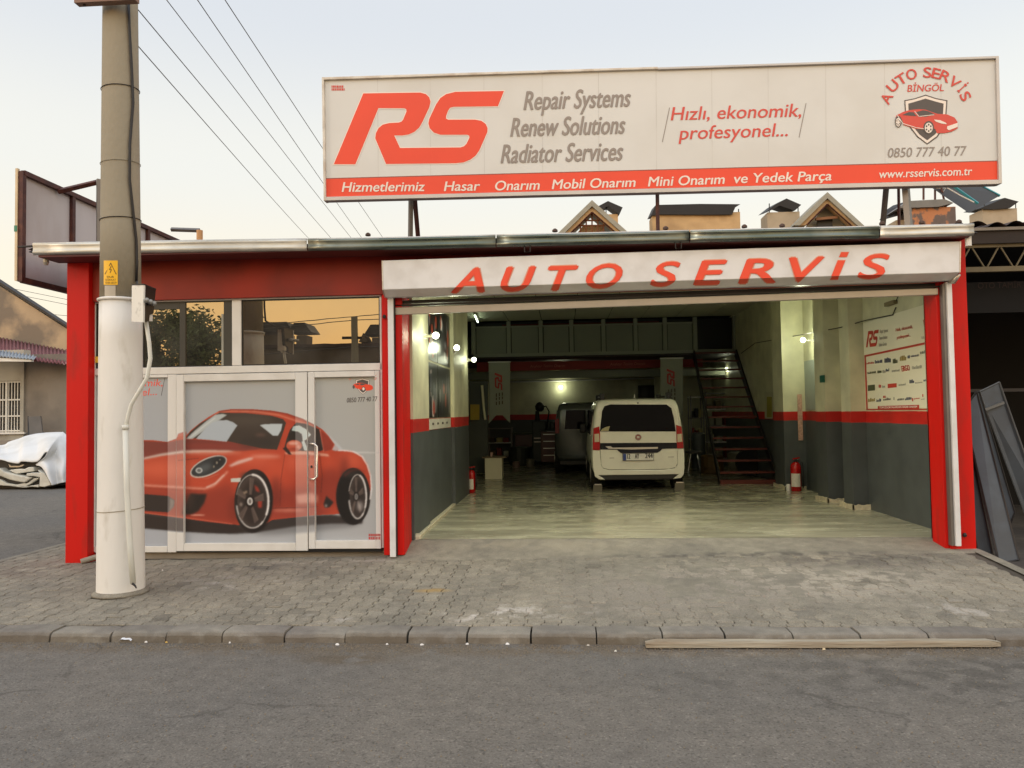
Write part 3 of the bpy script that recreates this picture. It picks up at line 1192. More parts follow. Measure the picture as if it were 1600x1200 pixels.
wf = [(590, 380), (1510, 360), (1510, 425.2), (590, 452.5)]
wc = [(590, 452.5), (1510, 425.2), (1510, 445), (590, 470)]
ol = mat("print_outline", (226, 160, 132), .5)
for ch, xa, xb, yb in (("A", 704.5, 757.5, 456.7), ("U", 782.5, 839, 454.6), ("T", 857, 905, 453), ("O", 916, 973.5, 450), ("S", 1016, 1064, 446.8), ("E", 1083, 1137.5, 444.6),
                       ("R", 1153, 1212, 442.3), ("V", 1234, 1290, 439.4), ("İ", 1297, 1323, 436.8), ("S", 1340, 1391, 434.9)):
    if ch == "İ":
        h, s_ = 36.5, 15.0
        mk = lambda e: Word([[(xa - e, yb + e), (xa + 11.5 + e, yb + e - .3), (xa + 11.5 + s_ * .82 + e, yb - h * .82 - e)], [(xa - e, yb + e), (xa + 11.5 + s_ * .82 + e, yb - h * .82 - e), (xa + s_ * .82 - e, yb - h * .82 - e)],
                             [(xa + s_ * .95 - e, yb - h * .97 + e), (xa + s_ * .95 + 11.5 + e, yb - h * .97 + e), (xa + s_ * 1.18 + 11.5 + e, yb - h * 1.17 - e)],
                             [(xa + s_ * .95 - e, yb - h * .97 + e), (xa + s_ * 1.18 + 11.5 + e, yb - h * 1.17 - e), (xa + s_ * 1.18 - e, yb - h * 1.17 - e)]])
        lw, le = mk(0), mk(.8)
    else:
        dv = -.030 * (xb - xa)
        bo = .6 if ch in "OS" else .9
        lw = words(ch, (xa, yb), (xb, yb + dv), 36.0, shear=.42, bold=bo / 20)
        le = words(ch, (xa - .8, yb + .7), (xb + .8, yb + .7 + dv), 37.4, shear=.42, bold=(bo + .7) / 20)
    decal("letter_edge", le, ol, hous, lambda x, y: P(x, y, -.2815), wf, tris=True)
    decal("letter_edge", le, ol, hous, lambda x, y: chamf(x, y), wc, tris=True)
    decal("letter", lw, REDP, hous, lambda x, y: P(x, y, -.2865), wf, tris=True)
    decal("letter", lw, REDP, hous, lambda x, y: chamf(x, y) + Vector((0, -.004, -.002)), wc, tris=True)
# shutter curtain slats, coloured dark for the shade under the housing, and bottom bar
cur = MB().slab([P(612, 476, .0), P(1470, 446, .0), P(1470, 449, .0), P(612, 479, .0)], (0, .05, 0)).build("shutter_slat", DARK, shop, bevel=.004)
MB().slab([P(612, 470, .03), P(1470, 442, .03), P(1470, 446.5, .03), P(612, 475, .03)], (0, .04, 0)).build("shutter_slat", DARK, shop)
MB().slab([P(616, 480.5, -.01), P(1466, 450, -.01), P(1466, 460.5, -.01), P(616, 492, -.01)], (0, .045, 0)).build("shutter_bottom_bar", ALUG, shop, bevel=.006)
B("shutter_rail", ALU, shop, -1.938, -1.872, -.07, .012, .01, 2.9, bevel=.006)
B("shutter_rail", DARK, shop, -1.872, -1.862, -.05, .02, .02, 2.88)
B("shutter_rail", ALU, shop, 4.083, 4.135, -.09, -.012, .11, 2.9, bevel=.006)
B("shutter_rail", BRUSH, shop, 4.05, 4.078, -.06, .012, .11, 2.88)
for s_ in ((-1.985, 2.66), (4.2, .2)):
    MB().lathe((s_[0], -.03, s_[1]), [(.018, 0), (.022, .02), (.012, .04)], 8).build("bolt", DARK, shop)

# office front: white frames, glazing, double door with the printed car
YF = .12
SF = 8.62 / 8.5
fx = lambda x: x * SF
fz = lambda z: 1.58 + (z - 1.58) * SF


def bar(name, par, x0, x1, z0, z1, y0=YF, y1=YF + .07, m=PVC, bev=.005, **k):
    return B(name, m, par, fx(x0), fx(x1), y0, y1, fz(z0), fz(z1), bevel=bev, **k)


wfr = bar("window_frame", shop, -5.44, -2.025, 2.915, 2.945)
bar("mullion", wfr, -5.44, -5.37, .07, 2.912)
bar("mullion", wfr, -3.752, -3.645, 2.165, 2.912)
bar("mullion", wfr, -5.28, -4.81, 2.165, 2.912)
bar("transom", wfr, -5.37, -2.025, 2.082, 2.162)
bar("mullion", wfr, -4.506, -4.404, .06, 2.079)
bar("mullion", wfr, -2.045, -2.022, .1, 2.912)
bar("sill", wfr, -5.37, -4.51, .06, .13)
bar("sill", wfr, -5.28, -4.51, 2.045, 2.079)
bar("mullion", wfr, -5.28, -5.25, .133, 2.042)
GLASS = glass_mat("reflective_window_glass", (204, 192, 168), .60, (110, 112, 108))
for (x0, x1) in ((-5.368, -5.282), (-4.808, -3.754), (-3.643, -2.047)):
    MB().box(fx(x0), fx(x1), YF + .03, YF + .036, fz(2.164), fz(2.913)).build("window_pane", GLASS, shop)
    for (ga, gb, gc, gd) in ((x0, x1, 2.164, 2.176), (x0, x1, 2.901, 2.913), (x0, x0 + .012, 2.176, 2.901), (x1 - .012, x1, 2.176, 2.901)):
        B("gasket", BLACK, wfr, fx(ga), fx(gb), YF + .018, YF + .0295, fz(gc), fz(gd))
SASH = mat("dark_sash_and_reflection", (58, 56, 48), .5)
SASHP = mat("pale_sash", (150, 150, 138), .5)
sx0, sx1 = P(281, 520, YF + .02).x, P(290, 520, YF + .02).x
B("sash_and_reflection", SASH, wfr, sx0, sx1, YF + .014, YF + .029, fz(2.17), fz(2.91))
B("sash_and_reflection", SASHP, wfr, sx1 - .12, sx1 - .105, YF + .045, YF + .06, fz(2.17), fz(2.74))
q0 = P(345, 520, YF).x
B("sash_and_reflection", SASHP, wfr, q0, q0 + .025, YF + .015, YF + .029, fz(2.17), fz(2.76))
B("sash_and_reflection", SASH, wfr, q0 + .028, fx(-3.756), YF + .017, YF + .029, fz(2.17), fz(2.91))
B("sash_and_reflection", SASH, wfr, fx(-4.806), sx0 - .003, YF + .017, YF + .028, fz(2.83), fz(2.91))  # dark top strip painted in for the roofline mirrored in this pane
B("sash_and_reflection", SASH, wfr, sx1 + .003, q0 - .003, YF + .04, YF + .05, fz(2.72), fz(2.91))  # second dark strip standing in for the mirrored roofline
FILM = mat("frosted_film", (178, 184, 188), .35, var=.05, scale=1.2)
FILM2 = mat("frosted_film_grey", (166, 170, 172), .35, var=.05, scale=1.2)
OFFW = mat("office_wall", (120, 118, 110), .8)
lp = MB().box(fx(-5.248), fx(-4.508), YF + .03, YF + .04, fz(.132), fz(2.043)).build("side_panel", FILM, shop)
MB().box(fx(-5.368), fx(-5.282), YF + .03, YF + .04, fz(.132), fz(2.08)).build("side_panel", FILM2, shop)
B("yellow_sticker", mat("yellow_sticker", (226, 190, 60), .5), shop, fx(-5.368), fx(-5.29), YF - .004, YF + .02, fz(2.23), fz(2.30))


def leaf(x0, x1, z0, z1, px0, px1, pz0, pz1):
    y0, y1 = YF - .015, YF + .05
    d = bar("door_leaf", shop, x0, px0, z0, z1, y0, y1)
    bar("stile", d, px1, x1, z0, z1, y0, y1)
    bar("rail", d, px0, px1, z0, pz0, y0, y1)
    bar("rail", d, px0, px1, pz1, z1, y0, y1)
    MB().box(fx(px0), fx(px1), YF + .028, YF + .038, fz(pz0), fz(pz1)).build("pane", FILM, d)
    return d


d1 = leaf(-4.398, -2.878, .075, 2.074, -4.31, -3.015, .163, 1.993)
d2 = leaf(-2.868, -2.048, .095, 2.076, -2.795, -2.105, .188, 2.012)
B("threshold_gap", BLACK, shop, fx(-4.4), fx(-2.05), YF + .01, YF + .06, .035, .072)
p0, p1 = P(484, 693, YF - .02), P(498, 748, YF - .02)
hx0, hx1, hz1, hz0 = p0.x, p1.x, p0.z, p1.z
MB().tube([(hx0, YF - .015, hz1), (hx0 + .04, YF - .06, hz1), (hx1 - .03, YF - .075, hz1 - .003), (hx1, YF - .075, hz1 - .03), (hx1, YF - .075, hz0 + .03), (hx1 - .03, YF - .075, hz0 + .003),
           (hx0 + .04, YF - .06, hz0), (hx0, YF - .015, hz0)], .012, 8).build("handle", mat("polished_handle", (225, 222, 215), .2, .7), d2, smooth=True)
MB().lathe((fx(-2.83), YF - .02, fz(1.0)), [(.012, 0), (.012, .02), (.006, .025)], 8).build("lock", DARK, d2)

# ---- the printed sports car, traced on crop coordinates (200 + x / 3.81, 560 + y / 3.81)
cq = lambda pts: [(200 + x / 3.81, 560 + y / 3.81) for (x, y) in pts]
tonesA = {}


BODY = [(-230, 560), (-150, 510), (0, 487), (90, 488), (150, 488), (235, 498), (290, 478), (300, 455), (330, 445), (345, 462), (380, 425), (430, 385), (480, 350), (545, 313), (620, 302), (740, 303),
        (860, 312), (950, 328), (1040, 360), (1120, 400), (1160, 425), (1190, 455), (1230, 510), (1262, 545), (1330, 550), (1390, 578), (1425, 625), (1446, 690), (1448, 770), (1430, 860), (1400, 920),
        (1210, 930), (1100, 935), (860, 962), (800, 1000), (620, 990), (480, 975), (350, 955), (200, 935), (90, 920), (-200, 900)]
import numpy as np
CX0, CY0, CS = 138.0, 572.0, 2.0
CW, CH = int(472 * CS), int(298 * CS)
canv = np.zeros((CH, CW, 3))
yy_, xx_ = np.mgrid[0:CH, 0:CW]
gx, gy = xx_ / CW, yy_ / CH
for ci, (a, b, c, d) in enumerate(((168, 174, 170, 176), (174, 174, 176, 178), (180, 166, 186, 180))):
    canv[:, :, ci] = (a * (1 - gx) + b * gx) * (1 - gy) + (c * (1 - gx) + d * gx) * gy


def raster(poly):
    p = np.array([((x / 3.81 + 200 - CX0) * CS, (y / 3.81 + 560 - CY0) * CS) for x, y in poly])
    x0, x1 = max(int(p[:, 0].min()) - 2, 0), min(int(p[:, 0].max()) + 3, CW)
    y0, y1 = max(int(p[:, 1].min()) - 2, 0), min(int(p[:, 1].max()) + 3, CH)
    if x1 <= x0 or y1 <= y0:
        return None
    Y, X_ = np.mgrid[y0:y1, x0:x1] + 0.5
    ins = np.zeros(Y.shape, bool)
    for k in range(len(p)):
        (ax, ay), (bx, by) = p[k - 1], p[k]
        if ay == by:
            continue
        c = ((ay > Y) != (by > Y)) & (X_ < (bx - ax) * (Y - ay) / (by - ay) + ax)
        ins ^= c
    return x0, x1, y0, y1, ins


def mask(polys):
    m = np.zeros((CH, CW))
    for q in polys:
        r = raster(q)
        if r:
            x0, x1, y0, y1, ins = r
            m[y0:y1, x0:x1] = np.maximum(m[y0:y1, x0:x1], ins)
    return m


def blur(m, s):
    s *= CS
    if s < .3:
        return m
    r = max(1, int(s * 2.6))
    k = np.exp(-(np.arange(-r, r + 1) ** 2) / (2 * s * s))
    k /= k.sum()
    ys, xs = np.nonzero(m)
    if len(ys) == 0:
        return m
    y0, y1, x0, x1 = max(ys.min() - 2 * r, 0), min(ys.max() + 2 * r, CH), max(xs.min() - 2 * r, 0), min(xs.max() + 2 * r, CW)
    t = np.pad(m[y0:y1, x0:x1], r, mode='edge')
    t = sum(k[i] * t[i:t.shape[0] - 2 * r + i, :] for i in range(2 * r + 1))
    t = sum(k[i] * t[:, i:t.shape[1] - 2 * r + i] for i in range(2 * r + 1))
    o = m.copy()
    o[y0:y1, x0:x1] = t
    return o


BM = None


def lay(c, polys, s=.35, a=1.0, inside=False):
    global canv
    m = blur(mask(polys), s) * a
    if inside:
        m = m * BM
    canv = canv * (1 - m[:, :, None]) + np.array(c, float)[None, None, :] * m[:, :, None]


def sw(pts, w):
    return stroke(pts, w)


SHD = [(-230, 945), (90, 905), (300, 945), (620, 965), (860, 950), (1210, 930), (1400, 960), (1395, 985), (1210, 985), (1000, 1000), (860, 1022), (740, 1040), (640, 1046), (480, 1042), (300, 1030), (90, 1012), (-230, 990)]
lay((120, 120, 122), [[(820, 1000), (1210, 960), (1400, 985), (1330, 1005), (1100, 1030), (880, 1050), (760, 1050)]], 3.5, .8)
lay((60, 54, 52), [SHD], 1.4)
lay((182, 72, 50), [BODY], .35)
BM = blur(mask([BODY]), .3)
# soft modelling of the paintwork
lay((120, 60, 54), [[(-230, 560), (0, 492), (90, 492), (240, 500), (345, 480), (600, 497), (800, 540), (700, 552), (560, 552), (440, 548), (300, 556), (180, 580), (90, 598), (-230, 650)]], .8, .95, True)
lay((146, 66, 56), [ell(500, 522, 200, 16)], 3, .7, True)
lay((224, 108, 78), [ell(230, 660, 190, 46), ell(760, 600, 120, 34), ell(1020, 620, 90, 50), ell(1330, 610, 70, 34)], 9, .75, True)
lay((206, 86, 58), [ell(440, 745, 130, 26), ell(1180, 640, 60, 60), ell(880, 680, 50, 90)], 8, .7, True)
lay((140, 56, 44), [[(-200, 770), (440, 800), (600, 745), (640, 780), (620, 990), (90, 915)], ell(1200, 770, 80, 120), [(860, 780), (1130, 760), (1130, 880), (860, 888)]], 6, .75, True)
lay((112, 46, 38), [ell(640, 900, 40, 90), ell(1290, 700, 26, 120), ell(880, 800, 30, 100), [(860, 895), (1110, 885), (1110, 905), (860, 915)]], 5, .7, True)
lay((158, 66, 52), [[(850, 905), (1200, 890), (1200, 925), (860, 958)]], 2.5, .9, True)
lay((205, 196, 188), [[(-200, 640), (90, 592), (200, 567), (330, 549), (440, 546), (600, 549), (640, 556), (560, 561), (430, 561), (320, 566), (200, 582), (90, 604), (-200, 660)]], 1.2, .85, True)
lay((232, 170, 148), [ell(500, 562, 180, 10)], 2.6, .6, True)
lay((226, 160, 140), [sw([(-200, 750), (90, 756), (300, 768), (455, 777), (510, 760), (560, 712), (592, 676)], 11)[k] for k in range(6)], 1.4, .85, True)
lay((232, 206, 196), sw([(470, 768), (520, 745), (572, 695)], 8), 1.0, .8, True)
lay((226, 200, 192), [[(600, 640), (650, 612), (725, 590), (750, 590), (740, 604), (680, 624), (615, 646)]], 1.4, .85, True)
lay((222, 150, 130), [ell(820, 585, 90, 10), [(1000, 815), (1090, 802), (1132, 816), (1132, 858), (1010, 866)], ell(960, 905, 100, 7)], 2.2, .8, True)
lay((226, 172, 150), [[(935, 558), (1050, 552), (1190, 570), (1202, 586), (1060, 574), (940, 572)]], 1.0, .85, True)
lay((226, 150, 124), sw([(520, 327), (620, 314), (760, 318), (900, 338), (1000, 372), (1100, 405), (1150, 435)], 7), 1.0, .8, True)
lay((110, 52, 46), sw([(545, 318), (620, 306), (740, 306), (860, 315), (950, 332), (1040, 364), (1130, 410)], 8), .7, .6, True)
# openings
lay((52, 46, 44), [[(-230, 800), (90, 808), (240, 820), (278, 845), (275, 880), (240, 918), (90, 908), (-230, 880)]], .5)
lay((128, 116, 108), [[(250, 830), (278, 848), (272, 885), (244, 915), (250, 870)]], 1.2, .8)
lay((44, 38, 36), [[(375, 806), (470, 808), (455, 860), (420, 910), (380, 930), (320, 930), (345, 870)]], 1.6)
lay((70, 56, 50), [[(345, 810), (400, 806), (380, 900), (320, 930), (325, 880)]], 3, .6)
lay((52, 44, 42), [[(90, 932), (200, 947), (400, 967), (640, 992), (700, 1030), (600, 1042), (300, 1028), (90, 1008), (-200, 990), (-200, 920)]], .9)
lay((214, 110, 86), sw([(90, 920), (350, 950), (620, 986)], 5), .7, .8)
lay((238, 180, 160), [ell(415, 934, 45, 4)], 1, .9)
WS = [(345, 476), (370, 440), (430, 388), (545, 324), (700, 326), (860, 343), (925, 362), (942, 385), (930, 425), (888, 545), (800, 538), (600, 496), (420, 478)]
lay((66, 58, 52), [WS], .4)
lay((96, 88, 78), [ell(720, 370, 150, 30)], 6, .5)
lay((50, 46, 44), [ell(780, 500, 120, 26)], 5, .6)
lay((112, 84, 74), [ell(790, 456, 30, 8)], 2, .7)
lay((180, 188, 188), [[(345, 480), (400, 430), (470, 372), (520, 336), (566, 331), (590, 338), (520, 385), (440, 440), (385, 480)]], .7)
lay((226, 230, 228), sw([(365, 478), (440, 415), (520, 355)], 5), .8, .7)
lay((176, 186, 194), [[(405, 480), (450, 430), (500, 385), (540, 370), (590, 368), (625, 380), (652, 400), (618, 450), (588, 497), (480, 486)]], .5)
lay((186, 196, 200), [[(785, 398), (820, 392), (920, 390), (912, 430), (893, 462), (862, 460), (820, 425)]], .5)
lay((60, 52, 48), [[(930, 540), (945, 480), (965, 425), (1003, 382), (1060, 390), (1140, 422), (1165, 545), (1150, 552), (1040, 552), (960, 545)]], .4)
lay((184, 202, 200), [[(975, 430), (985, 405), (1020, 400), (1065, 425), (1090, 455), (1062, 485), (1050, 490), (1075, 548), (1050, 548), (1035, 500), (1015, 440)]], .5)
lay((48, 42, 40), [[(958, 446), (985, 436), (1012, 436), (1036, 452), (1042, 495), (956, 495)]], .7)
lay((150, 62, 48), [[(1147, 428), (1185, 458), (1226, 512), (1210, 545), (1168, 555)]], .5)
lay((214, 130, 110), sw([(1144, 426), (1156, 500), (1166, 556)], 4), .6, .8)
lay((190, 194, 198), [[(1170, 440), (1200, 460), (1262, 520), (1282, 545), (1235, 552), (1215, 545), (1232, 512), (1196, 462)]], .8, .85)
lay((52, 44, 42), [[(920, 535), (950, 530), (975, 575), (955, 572)]], .6)
lay((196, 92, 68), [ell(990, 520, 47, 33, 20)], .5)
lay((238, 188, 170), [ell(985, 506, 30, 10), ell(1015, 530, 8, 14)], 1.4, .8)
lay((150, 62, 46), [ell(985, 542, 36, 8)], 1.2, .7)
lay((190, 90, 72), [[(295, 470), (300, 450), (345, 435), (350, 455)]], .7)
# seams
lay((96, 44, 38), sw([(300, 608), (420, 596)], 3) + sw([(1080, 575), (1086, 890)], 2.5) + sw([(860, 893), (1000, 889), (1130, 884)], 4) + sw([(935, 570), (912, 720), (905, 880)], 2.5) + sw([(1140, 570), (1158, 700), (1150, 800)], 3), .5, .8)
lay((110, 50, 42), sw([(-200, 770), (90, 772), (300, 784), (450, 792)], 5), 1.2, .6)
# wheels
for (cx, cy, ax, ay, rx, ry, ox, ow) in ((748, 850, 114, 190, 90, 150, 742, 1), (1342, 822, 102, 170, 46, 122, 1368, 0)):
    lay((46, 40, 38), [ell(cx, cy, ax, ay, 48, rot=4 if ow else 0)], .6)
    lay((30, 27, 26), [ell(cx + (8 if ow else -4), cy + 6, ax * .93, ay * .95, 48)], 2, .8)
    lay((62, 56, 54), [ell(cx - ax * .2, cy - ay * .78, ax * .5, ay * .12, 30)], 3, .7)
    lay((72, 62, 58), [ell(ox, cy + 2, rx, ry, 48)], .5)
    lay((44, 38, 36), [ell(ox + rx * .1, cy + 10, rx * .9, ry * .9, 48)], 3, .7)
    lay((196, 190, 184), sw(ell(ox, cy + 2, rx + 6, ry + 9, 30, 195, 420), 6), .6, .9)
    lay((230, 226, 222), sw(ell(ox, cy + 2, rx + 5, ry + 8, 20, 270 if ow else 285, 390), 12 if ow else 8), .9)
    lay((214, 210, 206), sw(ell(ox, cy + 2, rx + 5, ry + 8, 20, 50, 170), 8), .9)
    if ow:
        lay((168, 60, 46), [[(770, 820), (800, 842), (797, 892), (776, 888)], [(752, 752), (775, 770), (787, 800), (763, 790)]], 1.2, .9)
        lay((150, 132, 112), [ell(690, 805, 9, 11), ell(704, 796, 7, 8)], 1.0)
        lay((136, 124, 116), [ell(674, 870, 9, 12)], 1.2)
    for k in range(5):
        t = math.radians(-90 + 72 * k + (8 if ow else 0))
        hx = ox - (15 if ow else 8)
        spoke = [(hx + rx * math.cos(t + d) * r, cy + ry * math.sin(t + d) * r) for (d, r) in ((-.45, .12), (-.17, .94), (.17, .94), (.45, .12))]
        lay((92, 80, 74), [spoke], .6, .95)
        lay((122, 106, 98), sw([(hx + rx * math.cos(t - .12) * .2, cy + ry * math.sin(t - .12) * .2), (hx + rx * math.cos(t - .12) * .92, cy + ry * math.sin(t - .12) * .92)], 3), .8, .8)
    lay((40, 34, 32), [ell(ox - (15 if ow else 8), cy + 2, 30 if ow else 18, 40 if ow else 30)], .8)
    lay((206, 204, 200) if ow else (150, 146, 142), [ell(ox - (15 if ow else 8), cy + 2, 17 if ow else 10, 23 if ow else 18)], .5)
    lay((110, 106, 104), [ell(ox - (15 if ow else 8), cy + 2, 8, 14)], .6)
lay((206, 200, 196), [ell(1382, 880, 16, 30)], 3, .7)
# lamps and trim
lay((196, 190, 182), [ell(480, 645, 118, 52, 40, rot=-24)], .5)
lay((54, 56, 58), [ell(481, 644, 110, 44, 40, rot=-24)], .6)
lay((92, 98, 100), [ell(450, 655, 50, 24, 30, rot=-24)], 3, .8)
lay((40, 40, 42), [ell(540, 615, 34, 24, 30, rot=-30)], 2.4, .8)
lay((196, 200, 198), [ell(424, 668, 20, 17, 20)], .6)
lay((104, 108, 108), [ell(424, 668, 13, 11, 20)], .6)
lay((170, 160, 140), [ell(530, 622, 5, 9, 10), ell(548, 604, 4, 4, 8), ell(512, 645, 4, 8, 8)], .7)
lay((200, 202, 194), [[(612, 716), (672, 712), (670, 736), (614, 738)]], .5)
lay((196, 140, 120), sw([(385, 700), (470, 716), (540, 690)], 3), .7, .7)
lay((48, 42, 40), [[(1165, 865), (1182, 820), (1225, 858), (1200, 888), (1172, 890)]], 1.0)
lay((150, 140, 134), [ell(1180, 878, 7, 10)], 1.2)
lay((228, 224, 222), sw([(1255, 548), (1300, 550), (1345, 556), (1395, 586), (1425, 635), (1445, 700), (1451, 780), (1442, 840)], 8), .7, .95)
lay((120, 50, 40), sw([(1290, 700), (1320, 672), (1370, 660), (1410, 676)], 8), 1.6, .7)
lay((216, 216, 214), [[(1330, 555), (1560, 560), (1560, 566), (1350, 566)]], .8, .6)
canv = np.clip(canv, 0, 255)


def print_sheet(par, x0, x1, z0, z1, Y, k):
    xa, xb, za, zb = fx(x0), fx(x1), fz(z0), fz(z1)
    nu, nv = max(2, int((xb - xa) * 136)), max(2, int((zb - za) * 136))
    U, V = np.meshgrid(np.linspace(0, 1, nu + 1), np.linspace(0, 1, nv + 1))
    XX, ZZ = xa + (xb - xa) * U, za + (zb - za) * V
    dx, dy, dz = XX - CAM.x, Y - CAM.y, ZZ - CAM.z
    dd = dx * fw.x + dy * fw.y + dz * fw.z
    pxs = 800 + F * (dx * rt.x + dy * rt.y + dz * rt.z) / dd
    pys = 600 - F * (dx * up.x + dy * up.y + dz * up.z) / dd
    cx = np.clip((pxs - CX0) * CS, 0, CW - 1.01)
    cy = np.clip((pys - CY0) * CS, 0, CH - 1.01)
    ix, iy = cx.astype(int), cy.astype(int)
    wx, wy = (cx - ix)[..., None], (cy - iy)[..., None]
    c = (canv[iy, ix] * (1 - wx) + canv[iy, ix + 1] * wx) * (1 - wy) + (canv[iy + 1, ix] * (1 - wx) + canv[iy + 1, ix + 1] * wx) * wy
    if k:                    # thin film over the white frame lets the frame show through
        base = np.array((170., 174., 180.))
        inc = np.clip(np.abs(c - base).sum(-1, keepdims=True) / 70.0, 0, 1)
        c = (c * .70 + 236 * .30) * inc + np.array((224., 222., 216.)) * (1 - inc)
    c = c / 255.0
    c = np.where(c <= .04045, c / 12.92, ((c + .055) / 1.055) ** 2.4)
    n = (nu + 1) * (nv + 1)
    org = LOC[par.name]
    co = np.stack([XX - org.x, np.full_like(XX, Y - org.y), ZZ - org.z], -1).reshape(-1, 3)
    me = bpy.data.meshes.new("car_print")
    idx = np.arange(n).reshape(nv + 1, nu + 1)
    q = np.stack([idx[:-1, :-1], idx[:-1, 1:], idx[1:, 1:], idx[1:, :-1]], -1).reshape(-1, 4)
    me.vertices.add(n)
    me.vertices.foreach_set("co", co.ravel())
    me.loops.add(q.size)
    me.loops.foreach_set("vertex_index", q.ravel())
    me.polygons.add(len(q))
    me.polygons.foreach_set("loop_start", np.arange(0, q.size, 4))
    me.polygons.foreach_set("loop_total", np.full(len(q), 4))
    a = me.color_attributes.new("print_ink", 'FLOAT_COLOR', 'POINT')
    a.data.foreach_set("color", np.concatenate([c.reshape(-1, 3), np.ones((n, 1))], 1).ravel())
    me.update(calc_edges=True)
    if "vinyl_print" not in MATS:
        m = bpy.data.materials.new("vinyl_print")
        m.use_nodes = True
        nn, ll = m.node_tree.nodes, m.node_tree.links
        at = nn.new("ShaderNodeAttribute")
        at.attribute_name = "print_ink"
        ll.new(at.outputs["Color"], nn["Principled BSDF"].inputs["Base Color"])
        nn["Principled BSDF"].inputs["Roughness"].default_value = .3
        MATS["vinyl_print"] = m
    me.materials.append(MATS["vinyl_print"])
    o = bpy.data.objects.new("car_print", me)
    put(o, par, org)
    if par is d1 and not k:
        o["label"] = "printed vinyl picture of a red sports car"


def pwin(x0, x1, z0, z1, Y):
    return [proj((fx(x0), Y, fz(z1))), proj((fx(x1), Y, fz(z1))), proj((fx(x1), Y, fz(z0))), proj((fx(x0), Y, fz(z0)))]


REG = [(lp, -5.248, -4.508, .132, 2.043, YF + .0285, 0), (wfr, -4.505, -4.406, .062, 2.078, YF - .001, 1),
       (d1, -4.395, -4.312, .078, 2.07, YF - .0165, 1), (d1, -4.309, -3.016, .165, 1.99, YF + .0265, 0), (d1, -3.013, -2.881, .078, 2.07, YF - .0165, 1),
       (d2, -2.865, -2.797, .098, 2.07, YF - .0165, 1), (d2, -2.793, -2.107, .19, 2.01, YF + .0265, 0), (d2, -2.103, -2.051, .098, 2.07, YF - .0165, 1)]
LOGO_D = lambda p: (200 + (1310 + (p[0] - 410) * .232) / 3.81, 560 + (64 + (p[1] - 185) * .232) / 3.81)
DSL = []
for (par, x0, x1, z0, z1, Y, k) in REG:
    wd = pwin(x0, x1, z0, z1, Y)
    print_sheet(par, x0, x1, z0, z1, Y, k)
# slogan, badge and phone number on the glass
for (par, x0, x1, z0, z1, Y, k) in REG:
    wd = pwin(x0, x1, z0, z1, Y)
    Y2 = Y - .001
    if par is lp:
        for body, a, b in (("Hızlı, ekonomik,", (141, 606), (254, 603)), ("profesyonel...", (147, 622), (245, 617))):
            decal("lettering", words(body, a, b, 11, shear=.2), REDP, par, pl(Y2), wd, tris=True)
        decal("lettering", stroke([(258, 588), (252, 618)], .8), DGREYP, par, pl(Y2), wd)
    if par is d2:
        decal("lettering", words("0850 777 40 77", (542, 629), (590, 626.5), 7.2, shear=.12, bold=.01), DGREYP, par, pl(Y2), wd, tris=True)
        q = lambda ps: [LOGO_D(p) for p in ps]
        lay = [([q(SHIELD_O)], DGREYP), ([q(SHIELD_M)], WHITEP), ([q(SHIELD_I)], DGREYP), ([q(LCAR)], REDP), ([q(w) for w in LWIN] + [q(ell(553, 640, 28, 48)), q(ell(806, 690, 44, 55))], DGREYP),
               ([q(ell(806, 692, 30, 40))], WHITEP)]
        decal_multi("badge", lay, par, Y2, wd)
        let = [("A", 455, 445, -62), ("U", 507, 342, -47), ("T", 578, 285, -32), ("O", 662, 245, -14), ("S", 795, 230, 4), ("E", 868, 238, 14), ("R", 942, 268, 27), ("V", 1030, 322, 40), ("İ", 1090, 372, 50), ("S", 1112, 432, 62)]
        pp = []
        for ch, cx, cy, ang in let:
            a = math.radians(ang)
            ux, uy = math.cos(a), math.sin(a)
            vx, vy = uy, -ux
            w = 20 if ch == "İ" else 60
            bl = (cx - ux * w / 2 - vx * 36, cy - uy * w / 2 - vy * 36)
            for t in words(ch, bl, (bl[0] + ux * w, bl[1] + uy * w), 72):
                pp.append(q(t))
        decal("lettering", pp, mat("faded_red_print", (222, 128, 104), .5), par, pl(Y2), wd, tris=True)
        rr = random.Random(5)
        blocks = []
        for row in range(2):
            xx = 576
            while xx < 598:
                w_ = rr.uniform(1.2, 2.6)
                blocks.append([(xx, 834 + row * 5), (xx + w_, 834 + row * 5), (xx + w_, 838 + row * 5), (xx, 838 + row * 5)])
                xx += w_ + .7
        decal("lettering", blocks, mat("small_red_print", (190, 70, 60), .5), par, pl(Y2), wd)
# office room behind the glass
B("office_ceiling", mat("office_ceiling", (96, 94, 88), .8), shop, -5.5, -2.03, .2, 5, 2.97, 3.0)
B("office_partition", mat("office_partition", (140, 138, 130), .6), shop, -4.1, -4.02, 1.2, 3.4, .06, 2.95)
B("office_partition", MATS["office_partition"], shop, -5.45, -4.6, 3.2, 3.3, .06, 2.95)

